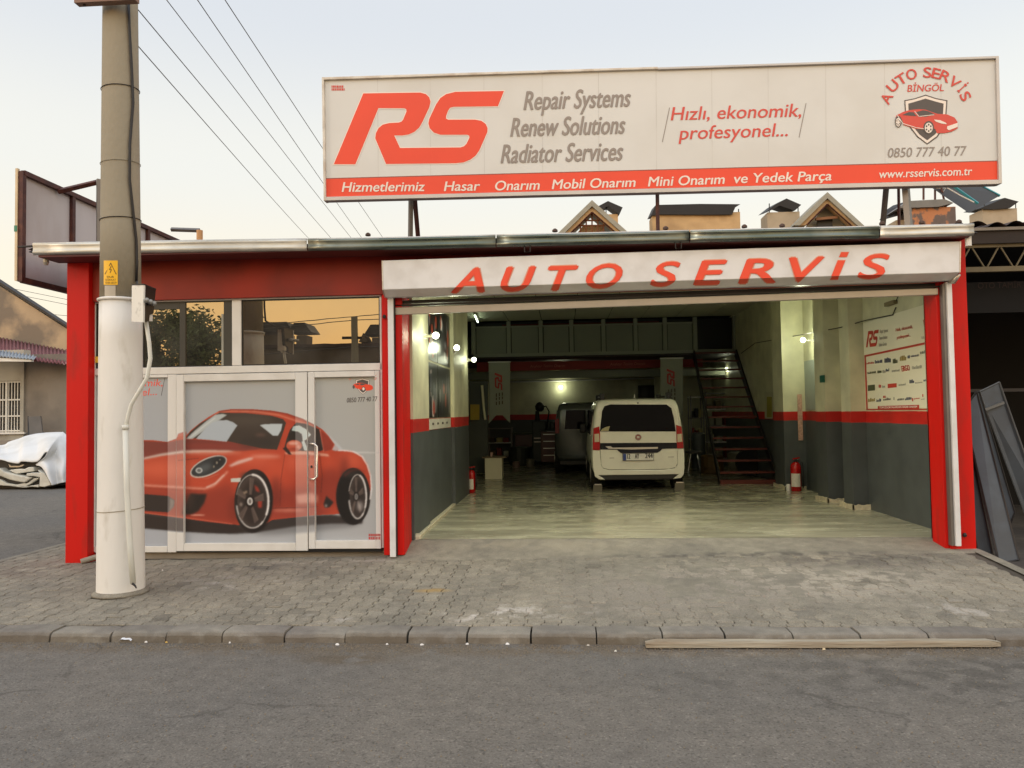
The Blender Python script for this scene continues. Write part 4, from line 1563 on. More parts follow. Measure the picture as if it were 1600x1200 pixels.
# ================================================================ BILLBOARD ON THE ROOF
SIGNW = mat("sign_sheet", (218, 218, 214), .5, var=.03, scale=1.5, dirt=(200, 196, 186), dscale=1.2, damt=.3)
YB = .3
bc = [P(503, 121, YB), P(1560, 87.5, YB), P(1565, 286.5, YB), P(506, 313.5, YB)]
bb = thing("billboard", "long off-white sign with big red letters standing on posts above the garage roof", "sign", (1.0, YB + .1, 3.7))
fn_b = lambda Y: (lambda px, py: P(px, py, Y))
inset = lambda a, b, c, d: [P(*a, YB - .002), P(*b, YB - .002), P(*c, YB - .002), P(*d, YB - .002)]
MB().slab([P(505.5, 124, YB), P(1557, 91, YB), P(1562, 282.5, YB), P(508.5, 309.5, YB)], (0, .05, 0)).build("sheet", SIGNW, bb)
FRM = mat("sign_frame", (220, 214, 202), .5, .1, var=.1, scale=5, dirt=(150, 120, 90), dscale=6, damt=.4)
FRG = mat("sign_frame_grey", (190, 186, 182), .4, .4, var=.08)
for (a, b, c, d, m) in (((502.5, 120.5), (1028, 104), (1028, 107.5), (502.7, 124.5), FRM), ((1028, 105), (1560.5, 87), (1560.5, 91), (1028, 108.5), FRG),
                        ((505.5, 307.5), (1562, 281), (1562, 287.5), (505.8, 313.5), FRG)):
    MB().slab([P(*a, YB - .03), P(*b, YB - .03), P(*c, YB - .03), P(*d, YB - .03)], (0, .10, 0)).build("frame", m, bb, bevel=.004)
MB().slab([P(502.5, 120, YB - .034), P(506, 120, YB - .034), P(509, 313.6, YB - .034), P(505.5, 313.6, YB - .034)], (0, .11, 0)).build("frame", FRM, bb, bevel=.004)
MB().slab([P(1556.5, 87, YB - .034), P(1561, 87, YB - .034), P(1566, 286.5, YB - .034), P(1561, 287, YB - .034)], (0, .11, 0)).build("frame", FRG, bb, bevel=.004)
for px in (590, 672, 756, 847, 935, 1025, 1112, 1200, 1290, 1382, 1470):    # sheet joints
    t = (px - 505) / 1055.0
    decal("sheet_joint", [[(px - .45, 124 - 33 * t), (px + .45, 124 - 33 * t), (px + 1.4, 280 - 28 * t), (px + .6, 280 - 28 * t)]], mat("faint_joint", (206, 204, 198), .5), bb, fn_b(YB - .001))
decal("red_band", [[(507.3, 279.5), (1559.2, 251.8), (1560.3, 280.3), (507.6, 307.6)]], REDP, bb, fn_b(YB - .003))
decal("red_band_edge", stroke([(507.3, 279), (1559.2, 251.3)], 1.2), mat("band_edge", (150, 90, 74), .5), bb, fn_b(YB - .0045))
RSM = lambda p: (490 + p[0] / 4.444, 80 + p[1] / 4.444)
decal("logo_edge", [inflate([RSM(p) for p in RS], 1.5)], WHITEP, bb, fn_b(YB - .003))
decal("logo", [[RSM(p) for p in RS]], REDP, bb, fn_b(YB - .0045))
for body, a, b, h in (("Repair Systems", (817.8, 171.5), (986.5, 166), 28.5), ("Renew Solutions", (797, 213.2), (978, 208.4), 28.5), ("Radiator Services", (782, 254.8), (974.5, 250), 28.5)):
    decal("lettering", words(body, a, b, h, shear=.2, bold=.026), GREYP, bb, fn_b(YB - .003), tris=True)
for body, a, b in (("Hizmetlerimiz", (533.9, 299.6), (664.5, 298.4)), ("Hasar", (693.6, 298.3), (750.5, 297.6)), ("Onarım", (773.7, 297.5), (843.7, 296)), ("Mobil Onarım", (862.2, 295.4), (993.5, 291.7)),
                   ("Mini Onarım", (1012.4, 291.2), (1132.8, 287)), ("ve Yedek Parça", (1147, 286.3), (1299.5, 281.6))):
    decal("lettering", words(body, a, b, 14.6, shear=.2, bold=.028), WHITEP, bb, fn_b(YB - .005), tris=True)
decal("lettering", words("www.rsservis.com.tr", (1374, 278.2), (1519.5, 273.4), 12.5, shear=.14, bold=.025), WHITEP, bb, fn_b(YB - .005), tris=True)
RTXT = mat("rose_red_print", (214, 80, 66), .5, var=.03)
decal("lettering", words("Hızlı, ekonomik,", (1048, 188), (1252, 182), 20.5, shear=.2, bold=.014), RTXT, bb, fn_b(YB - .003), tris=True)
decal("lettering", words("profesyonel...", (1060, 218), (1231, 212.5), 20.5, shear=.2, bold=.014), RTXT, bb, fn_b(YB - .003), tris=True)
decal("slogan_stroke", stroke([(1046.2, 168.4), (1035, 221.6)], 1.2), GREYP, bb, fn_b(YB - .003))
decal("slogan_stroke", stroke([(1259.4, 161.6), (1248.6, 214.4)], 1.2), GREYP, bb, fn_b(YB - .003))
M4 = lambda p: (1300 + p[0] / 5.333, 70 + p[1] / 5.333)
car_logo(bb, M4, fn_b, YB - .003, DGREYP, RTXT, WHITEP)
decal("lettering", words("BİNGÖL", (1417.6, 143.3), (1475, 142), 10.5, shear=.16, bold=.022), RTXT, bb, fn_b(YB - .003), tris=True)
decal("lettering", words("0850 777 40 77", (1387.4, 246), (1511, 242.5), 14.5, shear=.16, bold=.012), GREYP, bb, fn_b(YB - .003), tris=True)
rr = random.Random(8)
bl = []
for row in range(2):
    xx = 518
    while xx < 537:
        w_ = rr.uniform(1.3, 2.8)
        bl.append([(xx, 133.5 + row * 4.4), (xx + w_, 133.5 + row * 4.4), (xx + w_, 137 + row * 4.4), (xx, 137 + row * 4.4)])
        xx += w_ + .7
decal("lettering", bl, RTXT, bb, fn_b(YB - .003))
for (a, b, y0, y1, r, m) in (((642, 312), (641, 372), .48, .62, .03, BRUSH), ((648, 310), (655, 370), .5, .95, .028, RUSTB), ((1027, 300), (1028, 362), .5, .5, .022, RUSTB),
                             ((1385, 290), (1377, 356), .5, .9, .032, BRUSH), ((1415, 290), (1420, 352), .42, .42, .045, BRUSH), ((1404, 290), (1404, 340), .9, 1.0, .018, RUSTB)):
    p0, p1 = P(a[0], a[1], y0), P(b[0], b[1], y1)
    p1.z = min(p1.z, 3.6)
    MB().tube([p0, p1], r, 4).build("post", m, bb)
MB().tube([P(640, 300, .5), P(1415, 278, .5)], .03, 4).build("back_rail", RUSTB, bb)

# ================================================================ SIDE SIGN SEEN FROM BEHIND
XS = -6.2
ss = thing("side_sign", "pale panelled sign in a brown frame seen from behind at the left roof edge", "sign", (XS, 1.5, 3.1))
PANB = mat("faded_panel", (196, 190, 192), .6, var=.06, scale=1.5, dirt=(150, 130, 120), dscale=2, damt=.3, stretch=(1, 1, .4))
zt, zb, y0_, y1_ = 4.47, 3.18, -.05, 5.2
ycuts = [y0_, .86, 1.75, 2.65, 3.6, 4.4, y1_]
for a, b in zip(ycuts, ycuts[1:]):
    B("panel", PANB, ss, XS - .06, XS - .045, a + .03, b - .03, zb + .05, zt - .04)
for y in ycuts:
    B("upright", RUSTB, ss, XS - .055, XS, y - .03, y + .03, zb, zt)
B("rail", RUSTB, ss, XS - .05, XS + .006, y0_, y1_, zt - .04, zt + .015)
B("rail", RUSTB, ss, XS - .05, XS + .006, y0_, y1_, zb - .01, zb + .055)
B("edge_board", mat("weathered_edge", (216, 194, 160), .7, var=.15), ss, XS - .085, XS - .057, y0_ - .04, y0_ - .005, zb + .01, zt + .03)
B("tape", mat("green_tape", (60, 130, 100), .5), ss, XS - .09, XS - .056, y0_ - .046, y0_ - .042, 3.76, 3.83)
MB().tube([(XS, .55, 4.41), (P(155, 284, .55).x, .55, P(155, 284, .55).z)], .035, 4).build("strut", RUSTB, ss)
MB().tube([(P(154, 280, .5).x, .5, P(154, 280, .5).z), (P(154, 380, .5).x, .5, 3.5)], .03, 4).build("support_post", BRUSH, ss)
q = P(312, 360, 3.3)
MB().tube([(XS, 3.3, q.z + .03), (q.x, 3.3, q.z)], .035, 4).build("strut", BRUSH, ss)
MB().tube([(q.x, 3.3, q.z), (q.x, 3.3, 3.6)], .05, 8).build("support_post", mat("tan_post", (200, 150, 100), .6, var=.15), ss)  # even tan colour on the far support post

# ================================================================ UTILITY POLE
PX, PY = -4.235, -1.375
pole = thing("utility_pole", "thick round concrete pole, lower half painted white, with cable and fuse box", "utility pole", (PX, PY, -.06))
CONC = mat("pole_concrete", (150, 142, 124), .85, var=.1, scale=1.1, bump=.35, bscale=30, dirt=(164, 152, 130), dscale=1.3, damt=.5, stretch=(1, 1, .5))
PWHT = mat("pole_white_paint", (226, 223, 216), .6, var=.05, scale=3, bump=.4, bscale=12, dirt=(172, 162, 142), dscale=7, damt=.45, edge=(.56, .72), stretch=(1, 1, .35))
rad = lambda z: .207 - (z + .06) * (.207 - .158) / 5.5
leanx = lambda z: -.0045 * (z + .06)
zw = 2.71


def ring(z0, z1, n, off=0.0):
    return [(rad(z0 + (z1 - z0) * k / n) + off, z0 + (z1 - z0) * k / n) for k in range(n + 1)]


def lean_mb(mb):
    mb.v = [(v[0] + leanx(v[2]), v[1], v[2]) for v in mb.v]
    return mb


lean_mb(MB().lathe((PX, PY, 0), [(rad(-.1) + .004, -.12)] + ring(-.06, zw, 8, .004), 48)).build("painted_base", PWHT, pole, smooth=True)
lean_mb(MB().lathe((PX, PY, 0), ring(zw + .001, 8.5, 8), 48)).build("shaft", CONC, pole, smooth=True)
for zz, m, t in ((4.78, DARK, .004), (3.5, DARK, .004), (.72, CONC, .004), (4.05, CONC, .003)):
    n = 40
    MB().tube([(PX + leanx(zz) + (rad(zz) + .006) * math.cos(a), PY + (rad(zz) + .006) * math.sin(a), zz + .012 * math.sin(a + 1)) for a in [2 * math.pi * k / n for k in range(n + 1)]], t, 5).build("wire_band", m, pole)
n = 40
MB().tube([(PX + leanx(zw) + (rad(zw) + .008) * math.cos(a), PY + (rad(zw) + .008) * math.sin(a), zw + .01) for a in [2 * math.pi * k / n for k in range(n + 1)]], .016, 6).build("strap", PWHT, pole, smooth=True)
# warning plate on the curved face
YEL = mat("warning_yellow", (236, 180, 20), .5, var=.04)
BLKP = mat("black_print", (60, 44, 20), .6)


def onp(px, py, off=.004):   # point on the pole surface
    d = ray(px, py)
    z = 2.9
    for _ in range(4):
        r = rad(z) + off
        ox, oy = CAM.x - PX, CAM.y - PY
        ox -= leanx(z)
        a, b, c = d.x ** 2 + d.y ** 2, 2 * (ox * d.x + oy * d.y), ox * ox + oy * oy - r * r
        t = (-b - math.sqrt(max(b * b - 4 * a * c, 0))) / (2 * a)
        z = CAM.z + d.z * t
    return CAM + d * t


ws = MB().grid(8, 1, lambda u, v: onp(162 + 22 * u, 407 + 38 * v)).build("warning_sign", YEL, None, origin=onp(173, 445, .002), label="small yellow electric hazard plate on the concrete pole", cat="sign")
decal("pictogram", stroke([(173, 411), (181, 427.5)], 1.0) + stroke([(173, 411), (164.5, 427.5)], 1.0) + stroke([(163.8, 428), (181.8, 428)], 1.1) + stroke([(173.5, 416), (171, 421), (174, 421), (172, 426)], .9), BLKP, ws, lambda x, y: onp(x, y, .006))
for body, a, b, h in (("DUR", (167, 434), (178, 434), 2.8), ("DİKKAT", (165, 438.6), (181, 438.6), 2.8), ("YÜKSEK GERİLİM", (164, 443), (182, 443), 2.6)):
    decal("lettering", words(body, a, b, h), BLKP, ws, lambda x, y: onp(x, y, .006), tris=True)
MB().grid(6, 1, lambda u, v: onp(163.5 + 17 * u, 446 + 17 * v)).build("number_plate", mat("grey_plate", (176, 166, 148), .5, var=.1), pole)
CABM = mat("black_cable", (24, 22, 22), .5)
MB().tube([onp(200, -20, .02), onp(202, 40, .02), onp(206, 110, .02), onp(208, 160, .02), onp(203, 225, .02), onp(202.5, 280, .02), onp(208, 330, .02), onp(213, 375, .02), onp(214, 410, .02), onp(213, 440, .03)], .014, 6).build("cable", CABM, pole, smooth=True)
CONDM = mat("white_conduit", (216, 216, 206), .4, var=.04)
Yc = PY - .24
MB().tube([P(228, 500, Yc), P(233, 535, Yc), P(235, 560, Yc), P(230, 590, Yc), P(217, 612, Yc + .01), P(205, 632, Yc + .02), P(199, 655, Yc + .03), P(196.5, 672, Yc + .03)], .019, 8).build("conduit", CONDM, pole, smooth=True)
MB().tube([P(196, 668, Yc + .02), P(198, 760, Yc + .02), P(203, 850, Yc + .02), P(208, 912, Yc + .02)], .026, 8).build("conduit", CONDM, pole, smooth=True)
MB().tube([P(196, 664, Yc + .02), P(196.2, 671, Yc + .02)], .032, 8).build("conduit_collar", CONDM, pole, smooth=True)
MB().tube([P(207, 912, Yc), P(211, 915, Yc - .01), P(213, 919, Yc - .02)], .012, 6, .006).build("cable_end", DARK, pole)
MB().lathe((PX, PY, 0), [(.25, -.075), (.245, -.058), (.222, -.048), (.205, -.030)], 40).build("mortar_collar", APRON, pole, smooth=True)
# fuse box
BOXM = mat("painted_box", (224, 222, 214), .5, var=.05, dirt=(90, 80, 70), dscale=9, damt=.5, edge=(.6, .75))
fb = thing("fuse_box", "small open electric box with three round fuses strapped to the white pole", "fuse box", P(222, 503, -1.55))
a0, a1, b0, b1 = P(206, 446, -1.72), P(224.5, 445.5, -1.80), P(205.5, 502.5, -1.72), P(223.5, 503.5, -1.80)
MB().slab([a0, a1, b1, b0], (.004, .02, 0)).build("cover", BOXM, fb)
MB().slab([P(243.5, 453, -1.52), P(224.8, 445.6, -1.79), P(224, 503.3, -1.79), P(233, 502, -1.66), P(234, 492, -1.65), P(240, 490, -1.56)], (-.03, .03, 0)).build("back_plate", BLACK, fb)
MB().hexa([P(206, 443.5, -1.72), P(224.5, 443, -1.81), P(244, 451, -1.52), P(226, 450, -1.44)], [p + Vector((0, 0, -.012)) for p in (P(206, 443.5, -1.72), P(224.5, 443, -1.81), P(244, 451, -1.52), P(226, 450, -1.44))]).build("lid", DARK, fb)
MB().box(a0.x + .01, a0.x + .11, -1.7, -1.56, b0.z + .02, a0.z - .02).build("case", BOXM, fb)
FUS = mat("fuse_cap", (150, 150, 146), .4, .2)
for (px, py, Y) in ((227.5, 470, -1.79), (233.5, 472.5, -1.70), (239, 475, -1.62)):
    p = P(px, py, Y)
    MB().tube([p, p + Vector((.04, -.05, 0))], .021, 10).build("fuse", FUS, fb, smooth=True)
MB().tube([onp(214, 440, .03), P(213.5, 452, -1.74)], .012, 6).build("cable_entry", DARK, fb)
# crossarm
ct = thing("crossarm", "rusty steel crossarm just visible at the top of the pole", "bracket", P(170, 2, -1.62))
p0, p1 = P(122, -4, -1.6), P(216, -4, -1.6)
B("channel", mat("primer_brown", (130, 100, 84), .6, var=.2), ct, p0.x, p1.x, -1.66, -1.58, P(170, 5, -1.62).z, P(170, 5, -1.62).z + .1)
MB().tube([P(132, 3, -1.62), P(132, 9, -1.62)], .014, 6).build("bolt", DARK, ct)
# wires
WIREM = mat("wire", (84, 82, 84), .6, .2)
WL = [((214, 70), (485, 372)), ((213, 12), (522, 374)), ((262, 0), (553, 374)), ((310, 0), (569, 374)), ((353, 0), (602, 374))]
WHI = ["lowest", "second lowest", "middle", "second highest", "highest"]
for i, (a, b) in enumerate(WL):
    near = P(a[0] - (b[0] - a[0]) * (.0 if i < 2 else .35), a[1] - (b[1] - a[1]) * (.0 if i < 2 else .35), -1.3)
    far = P(b[0] + (b[0] - a[0]) * .1, b[1] + (b[1] - a[1]) * .1, 42)
    pts = []
    for k in range(13):
        t = k / 12
        q = near.lerp(far, t)
        q.z -= .10 * 4 * t * (1 - t)
        pts.append(q)
    MB().tube(pts, .0065, 4, .013).build("overhead_wire", WIREM, None, origin=near, label="%s of the five overhead wires running from the pole over the roof" % WHI[i], cat="wire", group="overhead wires")
for i, (ya, yb) in enumerate(((453, 470), (461, 478), (489, 492))):
    MB().tube([P(10, ya - 4, 30), P(135, yb + 4, 32)], .012, 4).build("thin_wire", WIREM, None, origin=P(10, ya, 30), label="thin distant wire crossing the sky above the left house, %s one" % ("upper", "middle", "lower")[i], cat="wire", group="thin wires above the left house")

# ================================================================ LEFT HOUSE
YH = 14.0
hs = thing("old_house", "weathered grey concrete house with stained gable, red sheet roof and barred window", "house", (-16, YH, -.13))
STAIN = mat("stained_gable", (182, 160, 130), .9, var=.12, scale=.8, dirt=(118, 108, 96), dscale=.55, damt=.9, edge=(.44, .54), bump=.4, bscale=8)
CONCW = mat("grey_render", (138, 130, 120), .9, var=.14, scale=.7, dirt=(98, 92, 86), dscale=.9, damt=.6, edge=(.45, .65), bump=.4, bscale=9)
PALE = mat("pale_render", (176, 172, 160), .9, var=.12, scale=.9, dirt=(120, 112, 100), dscale=1.1, damt=.5, bump=.3, bscale=9)
MB().slab([P(-70, 400, YH + 3), P(0, 447, YH + 3), P(125, 527, YH + 3), P(125, 640, YH + 3), P(-70, 640, YH + 3)], (0, .3, 0)).build("gable_wall", STAIN, hs)
MB().slab([P(-70, 395, YH + 2.9), P(128, 524, YH + 2.9), P(128, 526.5, YH + 2.9), P(-70, 399, YH + 2.9)], (0, .35, 0)).build("verge", DARK, hs)
REDR = mat("faded_red_roof", (122, 74, 76), .7, var=.15, scale=1.5, dirt=(176, 150, 150), dscale=2.4, damt=.5, edge=(.6, .7))


def corr(name, A, Bp, C, D, m, waves, amp=.03, par=hs):     # A-B eave, D-C ridge
    nu = waves * 6
    def f(u, v):
        lo, hi = A.lerp(Bp, u), D.lerp(C, u)
        q = lo.lerp(hi, v)
        return q + Vector((0, 0, amp * math.sin(u * waves * 2 * math.pi)))
    o = MB().grid(nu, 1, f).build(name, m, par, smooth=True)
    s = o.modifiers.new("t", 'SOLIDIFY')
    s.thickness = .02
    return o


corr("sheet_roof", P(-70, 548, YH - .5), P(125, 571, YH - .5), P(125, 551, YH + 2.9), P(-70, 514, YH + 2.9), REDR, 34)
corr("sheet_roof", P(-70, 550, YH - 1.3), P(53, 560.5, YH - 1.3), P(56, 556, YH - .3), P(-70, 536, YH - .3), mat("grey_sheet", (150, 158, 166), .5, .3, var=.12), 24, .028)
MB().slab([P(-70, 556, YH - 1.25), P(49, 561, YH - 1.25), P(49, 565, YH - 1.25), P(-70, 564, YH - 1.25)], (0, .1, 0)).build("eave_board", PVC, hs)
def hole_wall(name, x0, x1, z0, z1, hx0_, hx1_, hz0_, hz1_, Y, m):
    for (a, b, c, d) in ((x0, hx0_, z0, z1), (hx1_, x1, z0, z1), (hx0_, hx1_, z0, hz0_), (hx0_, hx1_, hz1_, z1)):
        if b - a > .01 and d - c > .01:
            B(name, m, hs, a, b, Y, Y + .3, c, d)


w0, w1 = P(-30, 596, YH), P(31, 675, YH)
hole_wall("wall", P(-80, 600, YH).x, P(37, 600, YH).x, -.2, 3.75, w0.x, w1.x, w1.z, w0.z, YH, PALE)
B("wall", CONCW, hs, P(37, 600, YH).x + .003, P(140, 600, YH).x, YH + .05, YH + .3, -.2, 3.6)
B("wall_base", CONCW, hs, P(-80, 600, YH).x, P(42, 600, YH).x, YH - .04, YH - .003, -.2, w1.z - .25)
wd = B("window", BLACK, hs, w0.x, w1.x, YH + .2, YH + .22, w1.z, w0.z)
WB = mat("white_bars", (214, 212, 204), .5)
for k in range(15):
    x = w1.x - .05 - k * .095
    if x > w0.x:
        B("window_bar", WB, wd, x - .012, x + .012, YH + .08, YH + .1, w1.z, w0.z)
for z in (w0.z - .03, w0.z - .58, w0.z - 1.08, w1.z + .04):
    B("window_bar", WB, wd, w0.x, w1.x, YH + .06, YH + .1, z - .022, z + .022)
for x in (w1.x - .02, P(8, 640, YH).x):
    B("window_bar", WB, wd, x - .02, x + .02, YH + .05, YH + .1, w1.z, w0.z)
B("sill", PVC, hs, w0.x, P(41, 676, YH).x, YH - .08, YH - .005, w1.z - .06, w1.z - .003)
MB().slab([P(44, 651, YH - .5), P(63, 650, YH - .5), P(68, 690, YH - .8), P(47, 690, YH - .8)], (0, .05, 0)).build(
    "leaning_board", mat("grey_board", (92, 88, 84), .7, var=.15), None, origin=P(55, 690, YH - .8), label="dark grey board leaning on the old house wall behind the covered car", cat="board")
MB().slab([P(43, 650, YH - .45), P(46, 653, YH - .45), P(50, 690, YH - .75), P(43.5, 690, YH - .75)], (0, .03, 0)).build(
    "leaning_plank", BLACK, None, origin=P(45, 690, YH - .75), label="narrow black plank beside the grey board at the old house wall", cat="plank")

# ================================================================ COVERED CAR
TARP = mat("white_tarpaulin", (222, 223, 222), .65, var=.05, scale=1.2, bump=.15, bscale=3, dirt=(190, 188, 180), dscale=1.5, damt=.4)
CARW = mat("dirty_white_bumper", (204, 202, 190), .45, var=.08, dirt=(150, 145, 130), dscale=4, damt=.4)
cc = thing("wrecked_car", "white car with broken front bumper under a white tarpaulin", "car", G(50, 762, -.13))
YC = 9.9
body = MB()
top = [(-150, 700), (-60, 688), (0, 698), (40, 686), (80, 679), (135, 678), (170, 690)]


def smooth_path(pts, t):
    n = len(pts) - 1
    x = t * n
    i = min(int(x), n - 1)
    f = x - i
    p0, p1, p2, p3 = pts[max(i - 1, 0)], pts[i], pts[i + 1], pts[min(i + 2, n)]
    out = []
    for k in range(len(p1)):
        a, b, c, d = p0[k], p1[k], p2[k], p3[k]
        out.append(.5 * ((2 * b) + (-a + c) * f + (2 * a - 5 * b + 4 * c - d) * f * f + (-a + 3 * b - 3 * c + d) * f ** 3))
    return out


# body under the tarp: rounded hull
hull0, hull1 = P(-110, 760, YC), P(120, 760, YC)
def hull(u, v):
    x = hull0.x + (hull1.x - hull0.x) * u
    a = v * math.pi
    prof_ = math.sin(a) ** .5
    z = .0 + .80 * prof_ * (1 - .35 * (2 * u - 1) ** 4)
    y = YC + .75 + 3.2 * (1 - math.cos(a)) / 2 + .5 * (2 * u - 1) ** 2
    return (x, y, z)
MB().grid(20, 16, hull).build("body", mat("hidden_car_body", (60, 60, 60), .5), cc, smooth=True)
hem = [(-110, 712), (-40, 714), (0, 718), (14, 722), (28, 724), (34, 721), (54, 722), (61, 719), (66, 712), (70, 707), (74, 706.5)]
topl = [(-110, 700), (-60, 694), (0, 695.5), (14, 690), (30, 685), (40, 681), (56, 677.5), (64, 676.5), (76, 675.5), (88, 675), (98, 675)]


def tarp(u, v):              # front sheet from hem (v=0) up and back over the bonnet
    hx, hy = smooth_path(hem, u)
    tx, ty = smooth_path(topl, u)
    fold = noise.noise(Vector((u * 7, v * 2.2, 2))) * 1.3 * (1 - abs(2 * v - 1)) + .7 * math.sin(u * 17 + v * 5) * v * (1 - v)
    t = v
    px, py = hx + (tx - hx) * t, hy + (ty - hy) * (t ** .8)
    Y = YC - .12 + 1.5 * t ** 1.3 + .05 * fold * (1 - u ** 6)
    return P(px, py + fold * .35 * (1 - u ** 6), Y)


def side(u, v):              # right hand flap hanging beside the headlight
    L = [(74, 706.5), (68, 716), (56, 726), (64, 729), (70, 736), (76, 748), (81, 758.5)]
    R = [(98, 675), (110, 686), (120, 700), (125, 715), (125, 730), (125, 742), (125, 748)]
    a, b = smooth_path(L, v), smooth_path(R, v)
    fold = noise.noise(Vector((u * 6, v * 5, 7))) * 3 * u * (1 - u) + 1.6 * math.sin(u * 16 + v * 6) * u * (1 - u)
    px, py = a[0] + (b[0] - a[0]) * u, a[1] + (b[1] - a[1]) * (u ** (.8 + .2 * v))
    w_ = (1 - v) ** 2
    return P(px, py + fold * (1 - w_), (YC - .12 + 1.5 * u ** 1.3) * w_ + (YC - .16 + .5 * u) * (1 - w_) + (.08 * math.sin(u * 14 + v * 5) + .06 * fold) * (1 - w_))


tp = MB().grid(70, 30, tarp)
tp.grid(40, 30, side)
to = tp.build("tarpaulin", TARP, None, origin=P(60, 700, YC), smooth=True, label="crumpled white tarpaulin spread over the wrecked car", cat="tarpaulin")
s_ = to.modifiers.new("t", 'SOLIDIFY')
s_.thickness = .012
S_ = lambda pts, Y, d=.25: MB().slab([P(x / 10.0, 660 + y / 10.0, Y) for (x, y) in pts], (0, d, 0))
S_([(-900, 700), (-300, 640), (0, 570), (350, 610), (600, 600), (740, 470), (640, 640), (560, 700), (600, 780), (500, 820), (0, 760), (-400, 760), (-900, 800)], YC + .05, .3).build("engine_gap", BLACK, cc)
S_([(-700, 760), (0, 715), (60, 765), (240, 815), (380, 840), (500, 862), (380, 945), (240, 920), (130, 895), (0, 840), (-700, 840)], YC - .16).build("bumper", CARW, cc, bevel=.03)
S_([(-700, 900), (0, 890), (110, 950), (250, 975), (370, 950), (420, 955), (530, 870), (610, 865), (600, 880), (480, 960), (400, 1000), (600, 970), (600, 1015), (200, 1000), (0, 985), (-700, 990)], YC - .12).build("bumper", CARW, cc, bevel=.02)
S_([(130, 745), (290, 725), (380, 730), (440, 700), (530, 700), (535, 765), (250, 805)], YC - .1).build("bumper_bar", CARW, cc, bevel=.02)
S_([(410, 800), (500, 785), (620, 790), (580, 740), (700, 800), (760, 900), (790, 980), (690, 1010), (610, 1000), (620, 860), (520, 840), (410, 840)], YC - .18).build("bumper_corner", CARW, cc, bevel=.03)
S_([(-700, 840), (0, 830), (130, 900), (370, 945), (530, 868), (610, 870), (610, 960), (400, 985), (-700, 990)], YC - .05).build("grille", BLACK, cc)
S_([(-700, 985), (0, 985), (400, 1005), (690, 1000), (1100, 900), (1100, 960), (690, 1020), (0, 1035), (-700, 1040)], YC + .1, 1.0).build("underbody", BLACK, cc)
S_([(130, 650), (170, 680), (300, 680), (370, 655), (360, 680), (290, 700), (150, 700)], YC - .1, .03).build("chrome_trim", STEEL, cc)

# ================================================================ NEIGHBOURING SHED ON THE RIGHT
sh = thing("neighbour_shed", "dark open shed with tiled roof edge and steel lattice truss right of the red pillar", "shed", (5.5, 1.2, -.08))
VDARK = mat("black_shed_wall", (16, 15, 15), .9, var=.2)  # near-black colour for the shed's walls, ceiling and sign board
B("side_wall", VDARK, sh, 4.56, 4.66, 1.2, 9, -.1, 3.3)
B("back_wall", VDARK, sh, 4.66, 14, 5, 5.1, -.1, 3.9)
B("ceiling", VDARK, sh, 4.56, 14, 1.05, 5.1, 3.62, 3.7)
B("fascia", mat("dark_fascia", (48, 40, 36), .8, var=.2), sh, 4.5, 14, .96, 1.02, 3.51, 3.67)
TRM = mat("truss_steel", (104, 94, 72), .6, .3, var=.2)
B("top_chord", TRM, sh, 4.56, 14, 1.0, 1.05, 3.47, 3.51)
B("bottom_chord", TRM, sh, 4.56, 14, .98, 1.05, 3.175, 3.235)
x = 4.60
while x < 13.6:
    MB().tube([(x, 1.02, 3.47), (x + .13, 1.02, 3.235)], .011, 6).build("web_bar", TRM, sh)
    MB().tube([(x + .165, 1.02, 3.235), (x + .30, 1.02, 3.47)], .011, 6).build("web_bar", TRM, sh)
    x += .33
x = 4.4
k = 0
while x < 8:
    MB().grid(1, 6, lambda u, v: (x + .21 * v + 0, .9 + 1.4 * u, 3.70 + .09 * u * 1.4 + .05 * math.sin(v * math.pi) + .01 * (k % 3))).build("roof_tile", TILE, sh, smooth=True)
    x += .22
    k += 1
B("roof_board", BRUSH, sh, 4.4, 14, .93, 2.4, 3.66, 3.695)
decal("lettering", words("OTO TAMİR", (1528, 451), (1596, 449), 9), mat("very_dark_print", (50, 36, 32), .8), sh, pl(1.3), tris=True)
B("sign_board", VDARK, sh, 4.66, 7, 1.31, 1.33, 2.72, 3.1)
B("low_rail", DARK, sh, 4.7, 8, 1.6, 1.65, 1.75, 1.79)
# leaning steel panels
PANS = mat("grey_steel_panel", (78, 84, 90), .55, .2, var=.12, scale=3, dirt=(60, 58, 56), dscale=4, damt=.4)
PANR = mat("panel_rim", (110, 112, 112), .5, .3)


def leaning(label, q, Y0, Y1, th, rim=None):
    pts = [P(q[0][0], q[0][1], Y1), P(q[1][0], q[1][1], Y1), P(q[2][0], q[2][1], Y0), P(q[3][0], q[3][1], Y0)]
    t = thing("steel_board", label, "panel", pts[3], "steel boards leaning in the shed entrance")
    MB().slab(pts, (0, th, 0)).build("sheet", PANS, t, bevel=.004)
    for a, b in zip(pts, pts[1:] + pts[:1]):
        MB().tube([a + Vector((0, -.008, 0)), b + Vector((0, -.008, 0))], .009, 4).build("rim", PANR if rim else DARK, t)
    return t, pts


t1, _ = leaning("wide grey steel panel with a cross bar, rearmost of the leaning panels", [(1530, 612), (1561, 597), (1622, 770), (1622, 860)], .7, 1.0, .02, True)
MB().slab([P(1539, 638, .92), P(1569, 627, .92), P(1570, 631, .92), P(1541, 642, .92)], (0, .04, 0)).build("cross_bar", PANR, t1)
leaning("narrow dark steel panel standing between the two wider leaning ones", [(1523, 612), (1530, 612), (1585, 800), (1570, 840)], .45, .85, .02)
t3, _ = leaning("long dark grey steel channel leaning foremost beside the red pillar", [(1505, 640), (1526, 612), (1592, 874), (1561, 880)], .0, .6, .03)
leaning("shadowed steel panel partly behind the red pillar at its foot", [(1500, 690), (1515, 690), (1552, 872), (1528, 868)], .2, .6, .02)

